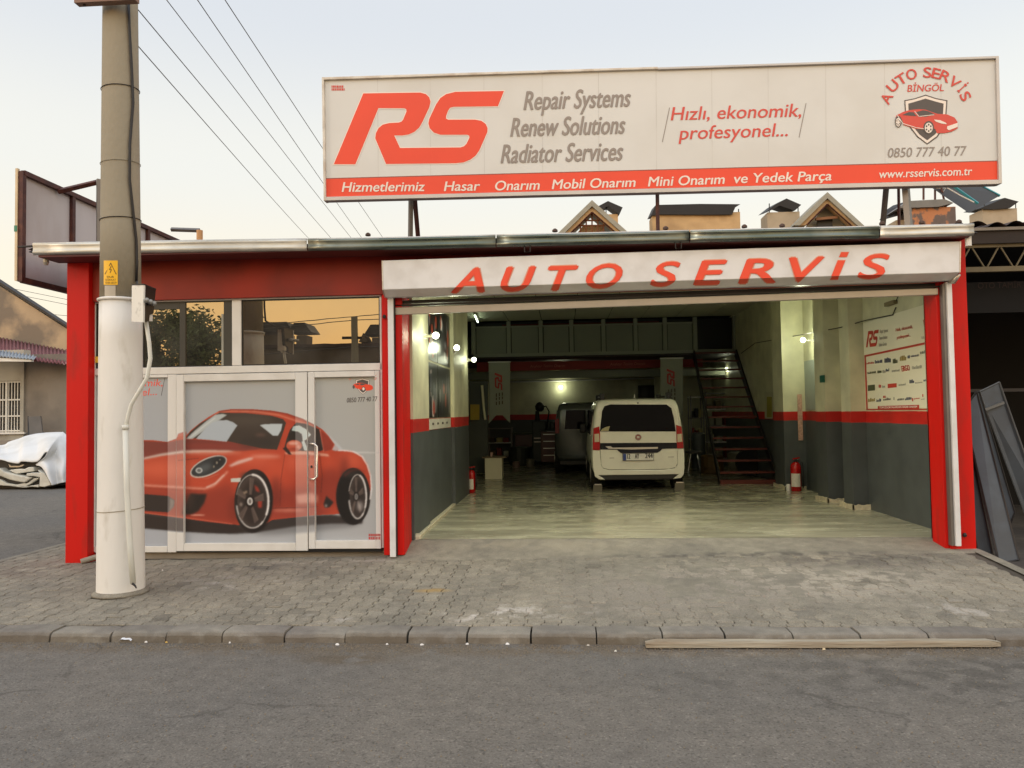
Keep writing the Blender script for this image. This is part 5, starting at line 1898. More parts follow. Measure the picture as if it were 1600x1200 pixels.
# ================================================================ HOUSE ROOFS BEHIND
bh = thing("rear_building", "building behind the garage whose small gables and chimneys rise over the roof", "building", (4, 17, -.3))
YR = 17.0
OCHR = mat("ochre_render", (196, 164, 120), .85, var=.1, scale=1.2, dirt=(150, 120, 86), dscale=1.5, damt=.5, bump=.2)
GREYT = mat("grey_flashing", (158, 156, 142), .7, var=.12, scale=4, dirt=(110, 104, 90), dscale=4, damt=.4)
B("wall", PLAST, bh, -6, 16, YR + .5, YR + 6, -.3, 7.2)
WOODR = mat("rusty_lattice", (120, 74, 44), .8, var=.2)


def gable(a, ap, b, barred):
    g = MB().slab([P(a[0], a[1], YR), P(*ap, YR), P(b[0], b[1], YR), P(b[0] - 10, b[1] + 0.0, YR), P(ap[0], ap[1] + 9.5, YR), P(a[0] + 10, a[1], YR)], (0, 1.6, 0)).build("gable_roof", GREYT, bh)
    MB().slab([P(a[0] + 9, a[1], YR + .1), P(ap[0], ap[1] + 8, YR + .1), P(b[0] - 9, b[1], YR + .1), P(b[0] - 19, b[1], YR + .1), P(ap[0], ap[1] + 19, YR + .1), P(a[0] + 20, a[1], YR + .1)], (0, .3, 0)).build("gable_face", OCHR, g)
    for s in (0, 1):
        e = (a, b)[s]
        sx = 1 if s == 0 else -1
        MB().tube([P(e[0] + sx * 20, e[1], YR + .08), P(ap[0], ap[1] + 19, YR + .08)], .025, 4).build("trim", RUSTB, g)
    w = ap[0] - a[0]
    if barred:
        for k in (-18, -9, 0, 9, 18):
            if ap[1] + 21 + abs(k) < a[1] - 2:
                MB().tube([P(ap[0] + k, ap[1] + 21 + abs(k) * .95, YR + .2), P(ap[0] + k, a[1] + 3, YR + .2)], .025, 4).build("lattice_bar", WOODR, g)
        for k in (12, 20):
            hw = (k) * 1.0
            MB().tube([P(ap[0] - hw, ap[1] + 20 + k, YR + .2), P(ap[0] + hw, ap[1] + 20 + k, YR + .2)], .03, 4).build("lattice_bar", WOODR, g)
        MB().slab([P(ap[0] - 14, ap[1] + 40, YR + .5), P(ap[0] + 14, ap[1] + 40, YR + .5), P(ap[0] + 26, a[1] + 4, YR + .5), P(ap[0] - 26, a[1] + 4, YR + .5)], (0, .05, 0)).build("wall_behind", OCHR, g)
    else:
        MB().slab([P(ap[0], ap[1] + 22, YR + .6), P(ap[0] + 36, a[1] + 4, YR + .6), P(ap[0] - 36, a[1] + 4, YR + .6)], (0, .05, 0)).build("pane", mat("cloudy_pane", (180, 176, 160), .4), g)
        MB().slab([P(ap[0] - 18, ap[1] + 40, YR + .2), P(ap[0] + 16, ap[1] + 37, YR + .2), P(ap[0] + 16, ap[1] + 41, YR + .2), P(ap[0] - 18, ap[1] + 44, YR + .2)], (0, .1, 0)).build("trim", mat("brown_wood", (140, 96, 62), .7), g)
        MB().slab([P(ap[0] - 16, ap[1] + 44, YR + .4), P(ap[0] + 8, ap[1] + 42, YR + .4), P(ap[0] + 8, a[1] + 4, YR + .4), P(ap[0] - 16, a[1] + 4, YR + .4)], (0, .05, 0)).build("opening", BLACK, g)


gable((872, 364), (925, 312.5), (985, 366), True)
gable((1240, 352), (1293, 300), (1352, 354), False)


def chimney(px0, px1, pt, pb, Y, cap, m=None, gap=True):
    a, b = P(px0, pt, Y), P(px1, pb, Y)
    c = B("chimney", m or OCHR, bh, a.x, b.x, Y, Y + .9, b.z - .8, a.z)
    o = MB().slab([P(x, y, Y - .1) for (x, y) in cap], (0, 1.1, .15)).build("cap", mat("black_sheet", (26, 24, 24), .6, var=.2), c)
    for px in (px0 + 3, px1 - 3):
        MB().tube([P(px, pt + 1, Y + .1), P(px, min(y for x, y in cap) + 8, Y + .1)], .018, 4).build("prop", DARK, c)


chimney(944, 966, 335, 362, 20, [(935, 322), (950, 314), (973, 324), (968, 335), (950, 321.5), (940, 327)])
c_ = [(1017, 337), (1024, 321), (1030, 320), (1093, 318.5), (1157, 319), (1149, 324), (1144, 335), (1100, 335.5), (1030, 335)]
chimney(1019, 1157, 335.5, 358, 18, c_)
chimney(1199, 1250, 332, 352, 18.5, [(1197, 331), (1212, 319), (1229, 310), (1252, 320), (1242, 329), (1218, 321), (1206, 328)], mat("tan_render", (176, 160, 136), .85, var=.1))
RUSTW = mat("rusted_tank", (108, 94, 88), .8, var=.15, dirt=(190, 126, 84), dscale=3.0, damt=.9, edge=(.49, .55))
chimney(1400, 1425, 344, 352, 17, [(1396, 338), (1406, 322), (1418, 314), (1416, 330), (1404, 337)], mat("tan_render2", (176, 160, 136), .85, var=.1))
chimney(1535, 1590, 327, 352, 20, [(1530, 326), (1570, 309), (1592, 315), (1578, 325), (1552, 327)], MATS["tan_render"])
tk = thing("rusty_tank", "rust eaten box tank with dark lid on the roof behind the right sign posts", "tank", P(1460, 350, 16.5))
a, b = P(1424, 325, 16.5), P(1494, 350, 16.5)
B("tank_box", RUSTW, tk, a.x, b.x, 16.5, 17.4, a.z - .7, a.z)
MB().slab([P(1404, 325, 16.4), P(1418, 314, 16.4), P(1476, 311, 16.4), P(1490, 317, 16.4), P(1466, 323, 16.4)], (0, 1, 0)).build("lid", mat("grey_lid", (120, 118, 114), .6), tk)
MB().slab([P(1410, 325, 16.6), P(1466, 322, 16.6), P(1460, 326, 16.6), P(1410, 328, 16.6)], (0, .8, 0)).build("lid_edge", BLACK, tk)
hp = thing("solar_water_heater", "black solar collector with turquoise rim tilted on a rooftop frame below the sign", "solar heater", P(1500, 330, 17.2))
BLUE = mat("turquoise_rim", (62, 146, 158), .5, var=.08)
c0, c1, c2, c3 = P(1445, 286, 16.5), P(1520, 284, 18), P(1562, 306, 18), P(1514, 333, 16.5)
MB().slab([c0, c1, c2, c3], (0, .05, .08)).build("collector", mat("black_collector", (40, 38, 36), .5, var=.1), hp)
MB().tube([c1, c2], .05, 4).build("rim", BLUE, hp)
MB().tube([P(1480, 284, 16.4), P(1528, 318, 16.4)], .045, 4).build("rim", BLUE, hp)
MB().tube([P(1474, 290, 16.3), P(1500, 305, 16.3), P(1522, 316, 16.3)], .02, 5).build("pipe", PVC, hp)
for (a, b) in (((1443, 290), (1443, 312)), ((1461, 290), (1461, 314)), ((1470, 290), (1478, 325))):
    MB().tube([P(*a, 16.6), P(*b, 16.6)], .035, 4).build("frame_leg", RUSTB, hp)
MB().tube([P(1432, 293, 16.6), P(1478, 294, 16.6), P(1470, 304, 16.6)], .015, 4).build("pipe", PVC, hp)

# ================================================================ STREET SIDE BEHIND THE CAMERA (shows in the window glass)
def mir(px, py, Yv, off=.3):      # virtual point seen in the glass -> real point across the street
    p = P(px, py, Yv)
    return Vector((p.x, off - p.y, p.z))


OH = mat("far_house_wall", (112, 98, 84), .9, var=.1)
oh = thing("house_across_street", "long low house with chimneys across the street, seen only as a reflection in the office window", "house", (-8, -26, -.2))
a, b = mir(362, 538, 26), mir(640, 536, 26)
B("wall", OH, oh, a.x - .5, b.x + 14, -32, -25.7, -.2, a.z - .2)
MB().slab([(a.x - .8, -25.5, a.z - .2), (b.x + 14, -25.5, b.z - .2), (b.x + 14, -25.5, b.z - .05), (a.x - .8, -25.5, a.z - .05)], (0, -7, .3)).build("roof", TILE, oh)
for (x0, x1, yt) in ((378, 388, 497), (408, 450, 523), (462, 478, 524), (580, 593, 527)):
    p0, p1 = mir(x0, yt, 26), mir(x1, 540, 26)
    c = B("chimney", OH, oh, p0.x, p1.x, -26.6, -25.8, a.z - .3, p0.z)
    dx = .3
    MB().hexa([(p0.x - dx, -26.9, p0.z + .12), (p1.x + dx, -26.9, p0.z + .12), (p1.x + dx, -25.5, p0.z + .12), (p0.x - dx, -25.5, p0.z + .12)],
              [(p0.x, -26.9, p0.z + .55), (p1.x, -26.9, p0.z + .55), (p1.x, -25.5, p0.z + .55), (p0.x, -25.5, p0.z + .55)]).build("cap", DARK, c)
g0, g1, g2 = mir(560, 534, 26), mir(567, 520, 26), mir(574, 534, 26)
MB().slab([g0, g1, g2], (0, -1, 0)).build("gable", OH, oh)
pp = mir(554, 495, 22)
p2 = thing("pole_across_street", "concrete pole across the street, seen only as a reflection in the office window", "utility pole", (pp.x, pp.y, -.2))
MB().tube([(pp.x, pp.y, -.2), (pp.x, pp.y, pp.z)], .17, 12, .13).build("shaft", CONC, p2)
B("crossarm", DARK, p2, pp.x - .5, pp.x + .3, pp.y - .05, pp.y + .05, pp.z - .9, pp.z - .8)
for k, (dz, dz2) in enumerate(((0, 1.0), (-.15, .2), (-1.2, -1.6))):
    MB().tube([(pp.x - 14, pp.y, pp.z + dz - .9), (pp.x, pp.y, pp.z + dz), (pp.x + 14, pp.y, pp.z + dz2)], .016, 4).build("wire", WIREM, p2)
LEAF = mat("tree_leaves", (128, 142, 104), .8, var=.5, scale=2.2)
for ti, (px, yt, lab) in enumerate(((236, 492, "bushy green tree across the street, the left one reflected in the window beside the pole"), (300, 488, "bushy green tree across the street, the right one reflected in the window beside the pole"))):
    t = mir(px, yt, 21)
    tr = thing("leafy_tree", lab, "tree", (t.x, t.y, -.2), "trees reflected in the office window")
    MB().tube([(t.x, t.y, -.2), (t.x + .1, t.y, 1.5), (t.x - .1, t.y, t.z - .6)], .16, 8, .05).build("trunk", WOODR, tr)
    mb = MB()
    rr = random.Random(20 + ti)
    cl = [(rr.gauss(0, 1.0), rr.gauss(0, .9), rr.uniform(1.6, t.z - .5), rr.uniform(.5, .95)) for _ in range(24)]
    for _ in range(7000):
        c = rr.choice(cl)
        d = Vector((rr.gauss(0, 1), rr.gauss(0, 1), rr.gauss(0, 1))).normalized() * c[3] * rr.random() ** .4
        p = Vector((t.x + c[0], t.y + c[1], c[2])) + d
        a_ = Vector((rr.gauss(0, 1), rr.gauss(0, 1), rr.gauss(0, 1))).normalized() * .12
        b_ = a_.orthogonal().normalized() * .055
        mb.poly([p - a_, p + b_, p + a_, p - b_])
    mb.build("crown", LEAF, tr)

# ================================================================ SMALL THINGS ON THE GROUND
WOODM = mat("weathered_timber", (168, 160, 142), .85, var=.18, scale=3, stretch=(.6, 8, 8), bump=.5, bscale=10, dirt=(132, 108, 80), dscale=1.6, damt=.6)
pa, pb_ = G(1007, 1004, -.17), G(1552, 1004, -.17)
mb = MB()
mb.grid(24, 1, lambda u, v: (0, 0, 0))
mb = MB()
ns = 30
vs = []
for k in range(ns + 1):
    u = k / ns
    x = pa.x + (pb_.x - pa.x) * u
    yc = -2.645 + .035 * u + .004 * math.sin(u * 9)
    w = .043 - .012 * u
    h0 = -.176 + .006 * u
    h1 = h0 + .043 + .004 * noise.noise(Vector((u * 12, 0, 0)))
    e = .012 if k in (0, ns) else 0
    vs.append([(x, yc - w + e, h0), (x, yc + w - e, h0), (x, yc + w - e, h1 - e), (x, yc + w * .8, h1 - e), (x, yc - w * .82, h1 - e), (x, yc - w + e, h1 - .012 - e)])
k0_ = 0
for r_ in vs:
    mb.v += r_
nn = 6
for k in range(ns):
    for q_ in range(nn):
        a, b = k * nn + q_, k * nn + (q_ + 1) % nn
        mb.f.append((a, b, b + nn, a + nn))
mb.f.append(tuple(range(nn)))
mb.f.append(tuple(range(ns * nn, ns * nn + nn))[::-1])
mb.build("timber_beam", WOODM, None, origin=(pa.x, pa.y, -.17), label="long weathered timber beam lying in the gutter along the kerb", cat="timber")
PAP = mat("white_paper", (226, 228, 232), .7)
q = G(197, 1001, -.17)
MB().grid(6, 2, lambda u, v: (q.x - .05 + .1 * u, q.y - .02 + .035 * v, -.17 + .018 * math.sin(u * 3.14) + .006 * math.sin(u * 9) + .01 * v)).build("crumpled_paper", PAP, None, origin=(q.x, q.y, -.17), label="largest scrap, folded white paper at the kerb foot below the pole", cat="litter")
sc = [((228, 1003), (232, 230, 226), 7), ((261, 1003), (206, 170, 90), 9), ((359, 1004), (232, 230, 226), 6), ((527, 1007), (232, 230, 226), 9), ((605, 1006.5), (232, 230, 226), 7), ((659, 1007), (232, 230, 226), 10), ((730, 1006), (232, 230, 226), 9),
      ((793, 1006), (232, 230, 226), 9), ((919, 1008), (206, 200, 190), 6), ((962, 1017), (226, 222, 214), 6), ((155, 931), (226, 222, 214), 7), ((229, 921), (226, 222, 214), 8), ((254, 891), (226, 222, 214), 6), ((347, 870), (220, 214, 205), 7), ((1287, 1014), (214, 196, 160), 9)]
labs = ["white scrap right of the folded paper at the kerb", "yellowish crumb in the road at the kerb, left part", "tiny white scrap at the kerb gap below the office", "white scrap at the kerb below the double door", "small white scrap at the kerb below the red door jamb",
        "brightest white scrap at the kerb below the shutter rail", "white scrap at the kerb in front of the whitish stain", "white scrap at the kerb left of the van's line", "greyish scrap at the kerb left of the beam",
        "pale scrap on the road left of the beam's end", "pale crumb on the pavement left of the pole foot", "pale crumb on the pavement right of the pole foot", "pale crumb on the pavement between pole and office", "pale crumb at the foot of the office door frame", "tan crumb on the road below the timber beam"]
for ((px, py), c, s), lb in zip(sc, labs):
    onroad = py > 995
    g = G(px, py, -.178 if onroad else -.05)
    if not onroad:
        for _ in range(3):
            g = G(px, py, zs(g.x, g.y) + .004)
    w = s / 270.0 / 2
    z = g.z
    rr = random.Random(int(px))
    mb = MB()
    n = 6
    ringp = [(g.x + w * math.cos(a) * rr.uniform(.7, 1.1), g.y + w * .7 * math.sin(a) * rr.uniform(.7, 1.1)) for a in [2 * math.pi * k / n for k in range(n)]]
    mb.hexa([(x, y, z - .004) for x, y in ringp], [(g.x + (x - g.x) * .6, g.y + (y - g.y) * .6, z + .004 + rr.uniform(0, .004)) for x, y in ringp])
    mb.build("litter_scrap", mat("litter_%d" % (c[2]), c, .8), None, origin=(g.x, g.y, z), label=lb, cat="litter", group="scraps of litter along the kerb" if onroad else "crumbs on the pavement")
# fine grit along the kerb foot: nobody could count it
mb = MB()
rr = random.Random(11)
for _ in range(5200):
    x = rr.uniform(-5, 4)
    y = -2.60 - abs(rr.gauss(0, .12)) if rr.random() < .6 else rr.uniform(-5.4, -2.6)
    s = rr.uniform(.002, .0055)
    z = -.182
    mb.poly([(x - s, y, z), (x, y - s, z), (x, y, z + s * 1.6)])
    mb.poly([(x, y - s, z), (x + s, y, z), (x, y, z + s * 1.6)])
    mb.poly([(x + s, y, z), (x, y + s, z), (x, y, z + s * 1.6)])
    mb.poly([(x, y + s, z), (x - s, y, z), (x, y, z + s * 1.6)])
mb.build("grit", mat("grit_stone", (128, 116, 98), .9, var=.3, scale=40), None, origin=(0, -2.8, -.18), label="fine grit scattered on the road along the kerb", cat="grit", kind="stuff")
# drain pipe stub at the left pillar foot
g0 = G(128, 879, -.05)
MB().tube([(g0.x + .02, -.06, -.03), (g0.x + .12, .02, -.0), (g0.x + .24, .1, .02)], .03, 10).build("drain_pipe", mat("grey_pipe", (150, 140, 124), .6, var=.1), None, origin=(g0.x, -.05, -.04), label="short grey drain pipe stub at the foot of the left red pillar", cat="pipe")

# ================================================================ INSIDE THE GARAGE
BULB = mat("lit_bulb", (255, 255, 240), .4, emit=((246, 255, 214), 14.0), var=0)
LCOL = (0.95, 1.0, 0.70)


def lamp(label, c, wall, power, r=.043, group="bare bulbs on the garage walls"):
    t = thing("wall_lamp", label, "lamp", wall, group)
    wv, cv = Vector(wall), Vector(c)
    dr = (cv - wv).normalized()
    MB().tube([wv, wv + dr * .02], .035, 10).build("rose", PVC, t)
    MB().tube([wv + dr * .02, cv - dr * (r * .8)], .017, 8).build("socket", PVC, t)
    mb = MB()
    mb.grid(12, 8, lambda u, v: cv + Vector((math.cos(u * 2 * math.pi) * math.sin(v * math.pi), math.sin(u * 2 * math.pi) * math.sin(v * math.pi), math.cos(v * math.pi))) * r)
    mb.build("bulb", BULB, t, smooth=True)
    ld = bpy.data.lights.new("bulb_light", 'POINT')
    ld.energy = power
    ld.color = LCOL
    ld.shadow_soft_size = r + .02
    lo = bpy.data.objects.new("bulb_light", ld)
    put(lo, t, cv + dr * .02)
    return t


lamp("lit bulb on the left garage wall nearest the street, before the dark posters", (-1.585, 1.05, 2.565), (-1.76, 1.2, 2.57), 11)
lamp("lit bulb on the left garage wall just behind the dark posters", (-1.585, 2.95, 2.57), (-1.745, 3.8, 2.57), 13)
lamp("lit bulb farthest back on the left garage wall, beside the banner", (-1.60, 5.3, 2.55), (-1.745, 5.5, 2.56), 8)
lamp("lit bulb on the right garage wall between two pilasters", (4.1, 4.9, 2.745), (4.34, 4.95, 2.74), 36)
lamp("lit bulb on the back wall above the grey van", (-.07, 14.36, 2.32), (-.07, 14.49, 2.36), 8, .05)
lamp("lit bulb under the mezzanine above the stairs", (P(1135, 577, 11.5).x, 11.5, P(1135, 577, 11.5).z), (P(1135, 577, 11.5).x, 11.6, 2.9), 4, .035)

# mezzanine
mz = thing("mezzanine", "pale panelled mezzanine front across the back of the garage with dark slots on top", "mezzanine", (1, 10.5, 2.97))
MEZ = mat("mezzanine_panel", (122, 126, 112), .6, var=.06, scale=1)
MEZF = mat("mezzanine_post", (134, 138, 122), .6, var=.05)
YM = 10.5
B("floor_slab", DARK, mz, -2.94, 4.19, YM + .02, 14.48, 2.93, 3.03)
B("edge_beam", MEZF, mz, -2.2, 4.19, YM - .05, YM, 2.97, 3.05)
posts = [740, 795, 845, 893, 943, 993, 1039, 1086, 1148]
for i, px in enumerate(posts):
    x = P(px, 530, YM).x
    B("post", MEZF, mz, x - .05, x + .05, YM - .045, YM + .03, 3.053, 3.85)
    if i < 7:
        x2 = P(posts[i + 1], 530, YM).x
        B("panel", MEZ, mz, x + .07, x2 - .07, YM, YM + .02, 3.056, 3.70)
        B("bead", MEZF, mz, x + .05, x2 - .05, YM - .02, YM + .025, 3.70, 3.735)
B("dark_room", BLACK, mz, -2.2, 4.19, YM + .3, YM + .32, 3.05, 3.85)
B("red_shelf", mat("dull_red", (96, 30, 26), .7), mz, -1.5, 2.4, YM + .2, YM + .28, 3.70, 3.80)
# red band and beam under it, and the back room front
bn = thing("red_banner_strip", "long red strip with faint white words under the mezzanine", "banner", (0, 11.5, 2.7))
a, b = P(745, 564, 11.4), P(1100, 584, 11.4)
BANDM = mat("red_strip", (150, 40, 30), .6, var=.1)
MB().slab([P(745, 566, 11.4), P(1098, 561, 11.4), P(1098, 573, 11.4), P(745, 581, 11.4)], (0, .03, 0)).build("strip", BANDM, bn)
FAD = mat("faint_words", (196, 120, 104), .7)
for (a, b) in (((828, 574.5), (883, 573.2)), ((953, 571.2), (1008, 570))):
    decal("lettering", words("Anahtar Teslim Onarım", a, b, 4.2, shear=.2), FAD, bn, pl(11.39), tris=True)
B("beam", MEZF, shop, -2.9, 4.19, 11.7, 11.9, P(800, 592, 11.7).z, P(800, 581, 11.7).z)
B("partition", CREAM, shop, 2.6, 4.19, 13.6, 13.7, .12, 2.9)
bw = B("window_opening", BLACK, shop, P(997, 602, 14.45).x, P(1034, 602, 14.45).x, 14.46, 14.495, P(1000, 622, 14.45).z, P(1000, 602, 14.45).z)
MB().tube([(-2.6, 14.4, 2.5), (4.1, 14.4, 2.55)], .03, 6).build("cable_duct", PVC, shop)
# slim tube lamps on the ceiling
TUBE = mat("lit_tube", (240, 255, 230), .4, emit=((236, 255, 220), 5.0), var=0)


def tube_lamp(label, a, b, power):
    t = thing("tube_lamp", label, "lamp", a, "tube lamps on the garage ceiling")
    a, b = Vector(a), Vector(b)
    MB().tube([a, b], .018, 8).build("tube", TUBE, t, smooth=True)
    MB().tube([a + Vector((0, 0, .035)), b + Vector((0, 0, .035))], .022, 4).build("holder", PVC, t)
    if power:
        ld = bpy.data.lights.new("added_tube_light", 'AREA')
        ld.shape = 'RECTANGLE'
        ld.size = .06
        ld.size_y = (b - a).length
        ld.energy = power
        ld.color = (.96, 1.0, .86)
        lo = bpy.data.objects.new("added_tube_light", ld)
        put(lo, t, (a + b) / 2 - Vector((0, 0, .03)))


tube_lamp("slim tube lamp seen end on under the garage ceiling near the left wall", P(742, 493, 8.4), P(746.5, 503, 9.8), 0)
tube_lamp("added unseen tube lamp brightening the front left of the garage, behind the shutter housing", (-.5, 1.1, 3.32), (-.5, 2.3, 3.40), 30)  # the two front tubes are added to brighten the garage floor
tube_lamp("added unseen tube lamp brightening the front right of the garage, behind the shutter housing", (2.0, .9, 3.30), (2.0, 2.1, 3.38), 44)
MB().tube([X(1400, 480, 4.33), X(1395, 492, 4.33), X(1355, 500, 4.33), X(1312, 512, 4.12), X(1215, 530, 4.19), X(1180, 536, 4.19), X(1158, 552, 4.19)], .008, 5).build("wall_cable", DARK, shop)
MB().box(4.30, 4.35, 1.75, 2.05, 2.92, 2.97).build("wall_bracket", mat("brown_bracket", (120, 110, 80), .6), shop)
MB().tube([(4.33, 1.75, 2.95), (4.31, 1.6, 3.02), (4.33, 1.62, 3.25)], .006, 5).build("bracket_wire", DARK, shop)

# banners
def banner(label, px0, px1, pt, pb, Y, tail=True):
    t = thing("hanging_banner", label, "banner", P((px0 + px1) / 2, pt, Y), "vertical banners under the mezzanine")
    BN = mat("banner_cloth", (150, 152, 138), .8, var=.05)
    m_ = (px0 + px1) / 2
    pts = [(px0, pt + .6), (px1, pt), (px1, pb)] + ([(m_ + 5, pb - 12), (m_ - 5, pb - 12)] if tail else []) + [(px0, pb + 1)]
    MB().slab([P(x, y, Y) for x, y in pts], (0, .01, 0)).build("cloth", BN, t)
    MB().tube([P(px0 - 1, pt, Y), P(px1 + 1, pt - .6, Y)], .015, 6).build("rod", PVC, t)
    # emblem turned a quarter clockwise
    L, T = px0 + .34 * (px1 - px0), pt + .17 * 100
    def rot(p):
        u, v = (p[0] - 140) / 1182.0, (p[1] - 276) / 510.0
        return (px0 + (px1 - px0) * (.64 - .36 * v), pt + 16 + 28 * u)
    decal("logo", [[rot(p) for p in RS]], mat("deep_red_print", (170, 34, 30), .6), t, pl(Y - .004))
    for k in range(3):
        x = px0 + (px1 - px0) * (.36 + .14 * k)
        for j in range(3):
            y0 = pt + 47 + j * 6.5 + (2 - k) * .8
            decal("lettering", [[(x - .9, y0), (x + .9, y0), (x + .9, y0 + 5.4 - (1 if j == 1 else 0)), (x - .9, y0 + 5.4 - (1 if j == 1 else 0))]], BLKP, t, pl(Y - .004))
    return t


banner("left white banner with sideways red RS emblem and a forked lower end", 763.5, 797, 566, 661, 10.2)
banner("right white banner with sideways red RS emblem, partly behind the white van", 1032, 1067, 560, 650, 10.2)

# posters on the left wall
def wall_quad(name, m, par, y0, y1, z0, z1, x, th=.004, **k):
    return B(name, m, par, x - th if x > 0 else x, x if x > 0 else x + th, y0, y1, z0, z1, **k)


ps = thing("poster_board", "tall dark poster board of car part pictures on the left garage wall", "poster", (-1.795, 2.6, 1.4))
PB = mat("poster_black", (34, 33, 34), .32, var=.15)
for (y0, y1) in ((1.60, 2.42), (2.45, 3.62)):
    for (z0, z1) in ((1.53, 2.28), (2.31, 3.12)):
        s = wall_quad("poster", PB, ps, y0, y1, z0, z1, -1.795)
        rr = random.Random(int(y0 * 100 + z0 * 10))
        for _ in range(9):
            c = rr.choice([(176, 70, 44), (120, 116, 118), (84, 84, 92), (196, 186, 180), (120, 52, 40), (60, 60, 70)])
            cy, cz = rr.uniform(y0 + .12, y1 - .12), rr.uniform(z0 + .12, z1 - .15)
            ry, rz = rr.uniform(.03, .11), rr.uniform(.06, .26 if z0 < 2 else .14)
            ok = [(-1.789 + .0006 * _, cy + ry * math.cos(a), max(z0 + .01, min(z1 - .01, cz + rz * math.sin(a)))) for a in [2 * math.pi * k / 9 for k in range(9)]]
            MB().poly(ok).build("picture", mat("poster_print_%d" % c[0], c, .3), s)
wall_quad("caption", mat("poster_caption", (196, 192, 176), .5), ps, 1.60, 3.62, 1.37, 1.515, -1.792)
for k in range(4):
    y = 1.9 + k * .42
    wall_quad("caption_mark", DGREYP, ps, y, y + .12, 1.43, 1.46, -1.786, .003)

# sponsor board on the right wall
sb = thing("sponsor_board", "white board with red frame and rows of small company marks on the right garage wall", "sign", (4.345, 1.8, 1.6))
XW = 4.346
fX = lambda d: (lambda px, py: X(px, py, XW - d))
BRD = mat("board_white", (224, 220, 196), .3, var=.02)
B("sheet", BRD, sb, XW - .004, XW, .45, 2.90, 1.56, 2.80)
wq = lambda a, b, c, d: [a, b, c, d]
DR = mat("board_red", (176, 50, 36), .5)
decal("red_frame", [[(1351, 555), (1449, 534), (1449, 537.5), (1351, 558)], [(1350.5, 555), (1353, 555), (1356, 640), (1353.5, 640)], [(1353.5, 638.8), (1452, 638.8), (1452, 640.6), (1353.5, 640.6)]], DR, sb, fX(.006))
decal("red_label", [[(1371.5, 634.6), (1436, 632.5), (1436, 639), (1371.5, 639.2)]], DR, sb, fX(.007))
decal("lettering", words("TÜM SİGORTALARDAN HASAR ONARIM", (1374, 638.3), (1433, 636.8), 3, bold=.02), WHITEP, sb, fX(.009), tris=True)
rsm = lambda p: (1353 + (p[0] - 140) / 1182 * 20 + 0, 517 + (p[1] - 276) / 510 * 26 - (p[0] - 140) / 1182 * 2)
decal("logo", [[rsm(p) for p in RS]], DR, sb, fX(.007))
for k, (bdy, x1) in enumerate((("Repair Systems", 1388), ("Renew Solutions", 1387), ("Radiator Services", 1386))):
    decal("lettering", words(bdy, (1375 - k, 520.5 + k * 10.5), (x1, 518.5 + k * 10.5), 5.4, shear=.2, bold=.012), GREYP, sb, fX(.007), tris=True)
decal("lettering", words("Hızlı, ekonomik,", (1399.5, 518), (1426, 512.5), 5, shear=.2, bold=.02), DR, sb, fX(.007), tris=True)
decal("lettering", words("profesyonel...", (1401, 530), (1423, 525.5), 5, shear=.2, bold=.02), DR, sb, fX(.007), tris=True)
decal("badge", [[(1442, 500), (1449, 497), (1449, 520), (1445, 517)]], DR, sb, fX(.007))
decal("lettering", words("0850", (1440, 530), (1449, 528.5), 4), GREYP, sb, fX(.007), tris=True)
cols = {"g": (110, 108, 100), "b": (60, 70, 96), "r": (186, 60, 46), "n": (64, 74, 50), "y": (150, 130, 70), "l": (160, 158, 146)}
marks = [(1354, 566, 11, 3.2, "r"), (1367, 562, 11, 6, "b"), (1382, 558, 10, 9, "b"), (1395, 560, 8, 8, "n"), (1406, 556, 9, 8, "y"), (1418, 553, 4, 7, "b"), (1423, 554.5, 12, 3.4, "b"), (1437.5, 548, 11, 5, "g"),
         (1355.5, 581, 13, 3.4, "n"), (1371, 579, 6, 4, "n"), (1379, 578, 4, 5, "l"), (1384, 576, 6, 4.5, "b"), (1393.5, 578, 12, 3.4, "l"), (1425, 571, 16, 6, "l"), (1446, 569, 4, 8, "r"),
         (1356, 602, 11, 9, "n"), (1373, 600, 3, 6, "r"), (1378, 602, 5, 4, "l"), (1387, 600, 14, 6.5, "r"), (1404, 599.5, 12, 3.4, "l"), (1421, 593, 6, 6, "b"), (1430, 597, 10, 2.4, "l"), (1443, 592, 8, 4, "b"),
         (1356.5, 622, 10, 6, "y"), (1369.5, 623, 8, 5, "b"), (1380, 618, 3, 4, "r"), (1380, 622, 12, 4, "g"), (1396, 618, 2, 7, "l"), (1402, 623, 10, 3, "g"), (1414, 621, 10, 4.4, "b"), (1425, 620, 2.5, 7, "r"), (1428, 622, 8, 2, "r"), (1441, 615, 2, 5, "r"), (1439, 623, 6, 1.6, "l"), (1448, 619, 4, 5, "b")]
rr = random.Random(4)
for (x, y, w, h, c) in marks:
    m = mat("mark_" + c, cols[c], .5)
    if h > 6 and w > 8 and c in "nr" and x < 1400 and y > 590:
        decal("company_mark", [[(x, y), (x + w, y - w * .1), (x + w, y + h - w * .1), (x, y + h)]], m, sb, fX(.007))
    else:
        xx, pol = x, []
        while xx < x + w - .5:
            q = rr.uniform(.7, 1.8)
            dy_ = -(xx - x) * .12
            hh = h * rr.uniform(.55, 1)
            pol.append([(xx, y + h - hh + dy_), (xx + q, y + h - hh + dy_), (xx + q, y + h + dy_), (xx, y + h + dy_)])
            xx += q + rr.uniform(.3, .6)
        decal("company_mark", pol, m, sb, fX(.007))
decal("lettering", words("ERGO", (1409, 580.5), (1422, 578.5), 8.5, bold=.03), DR, sb, fX(.007), tris=True)

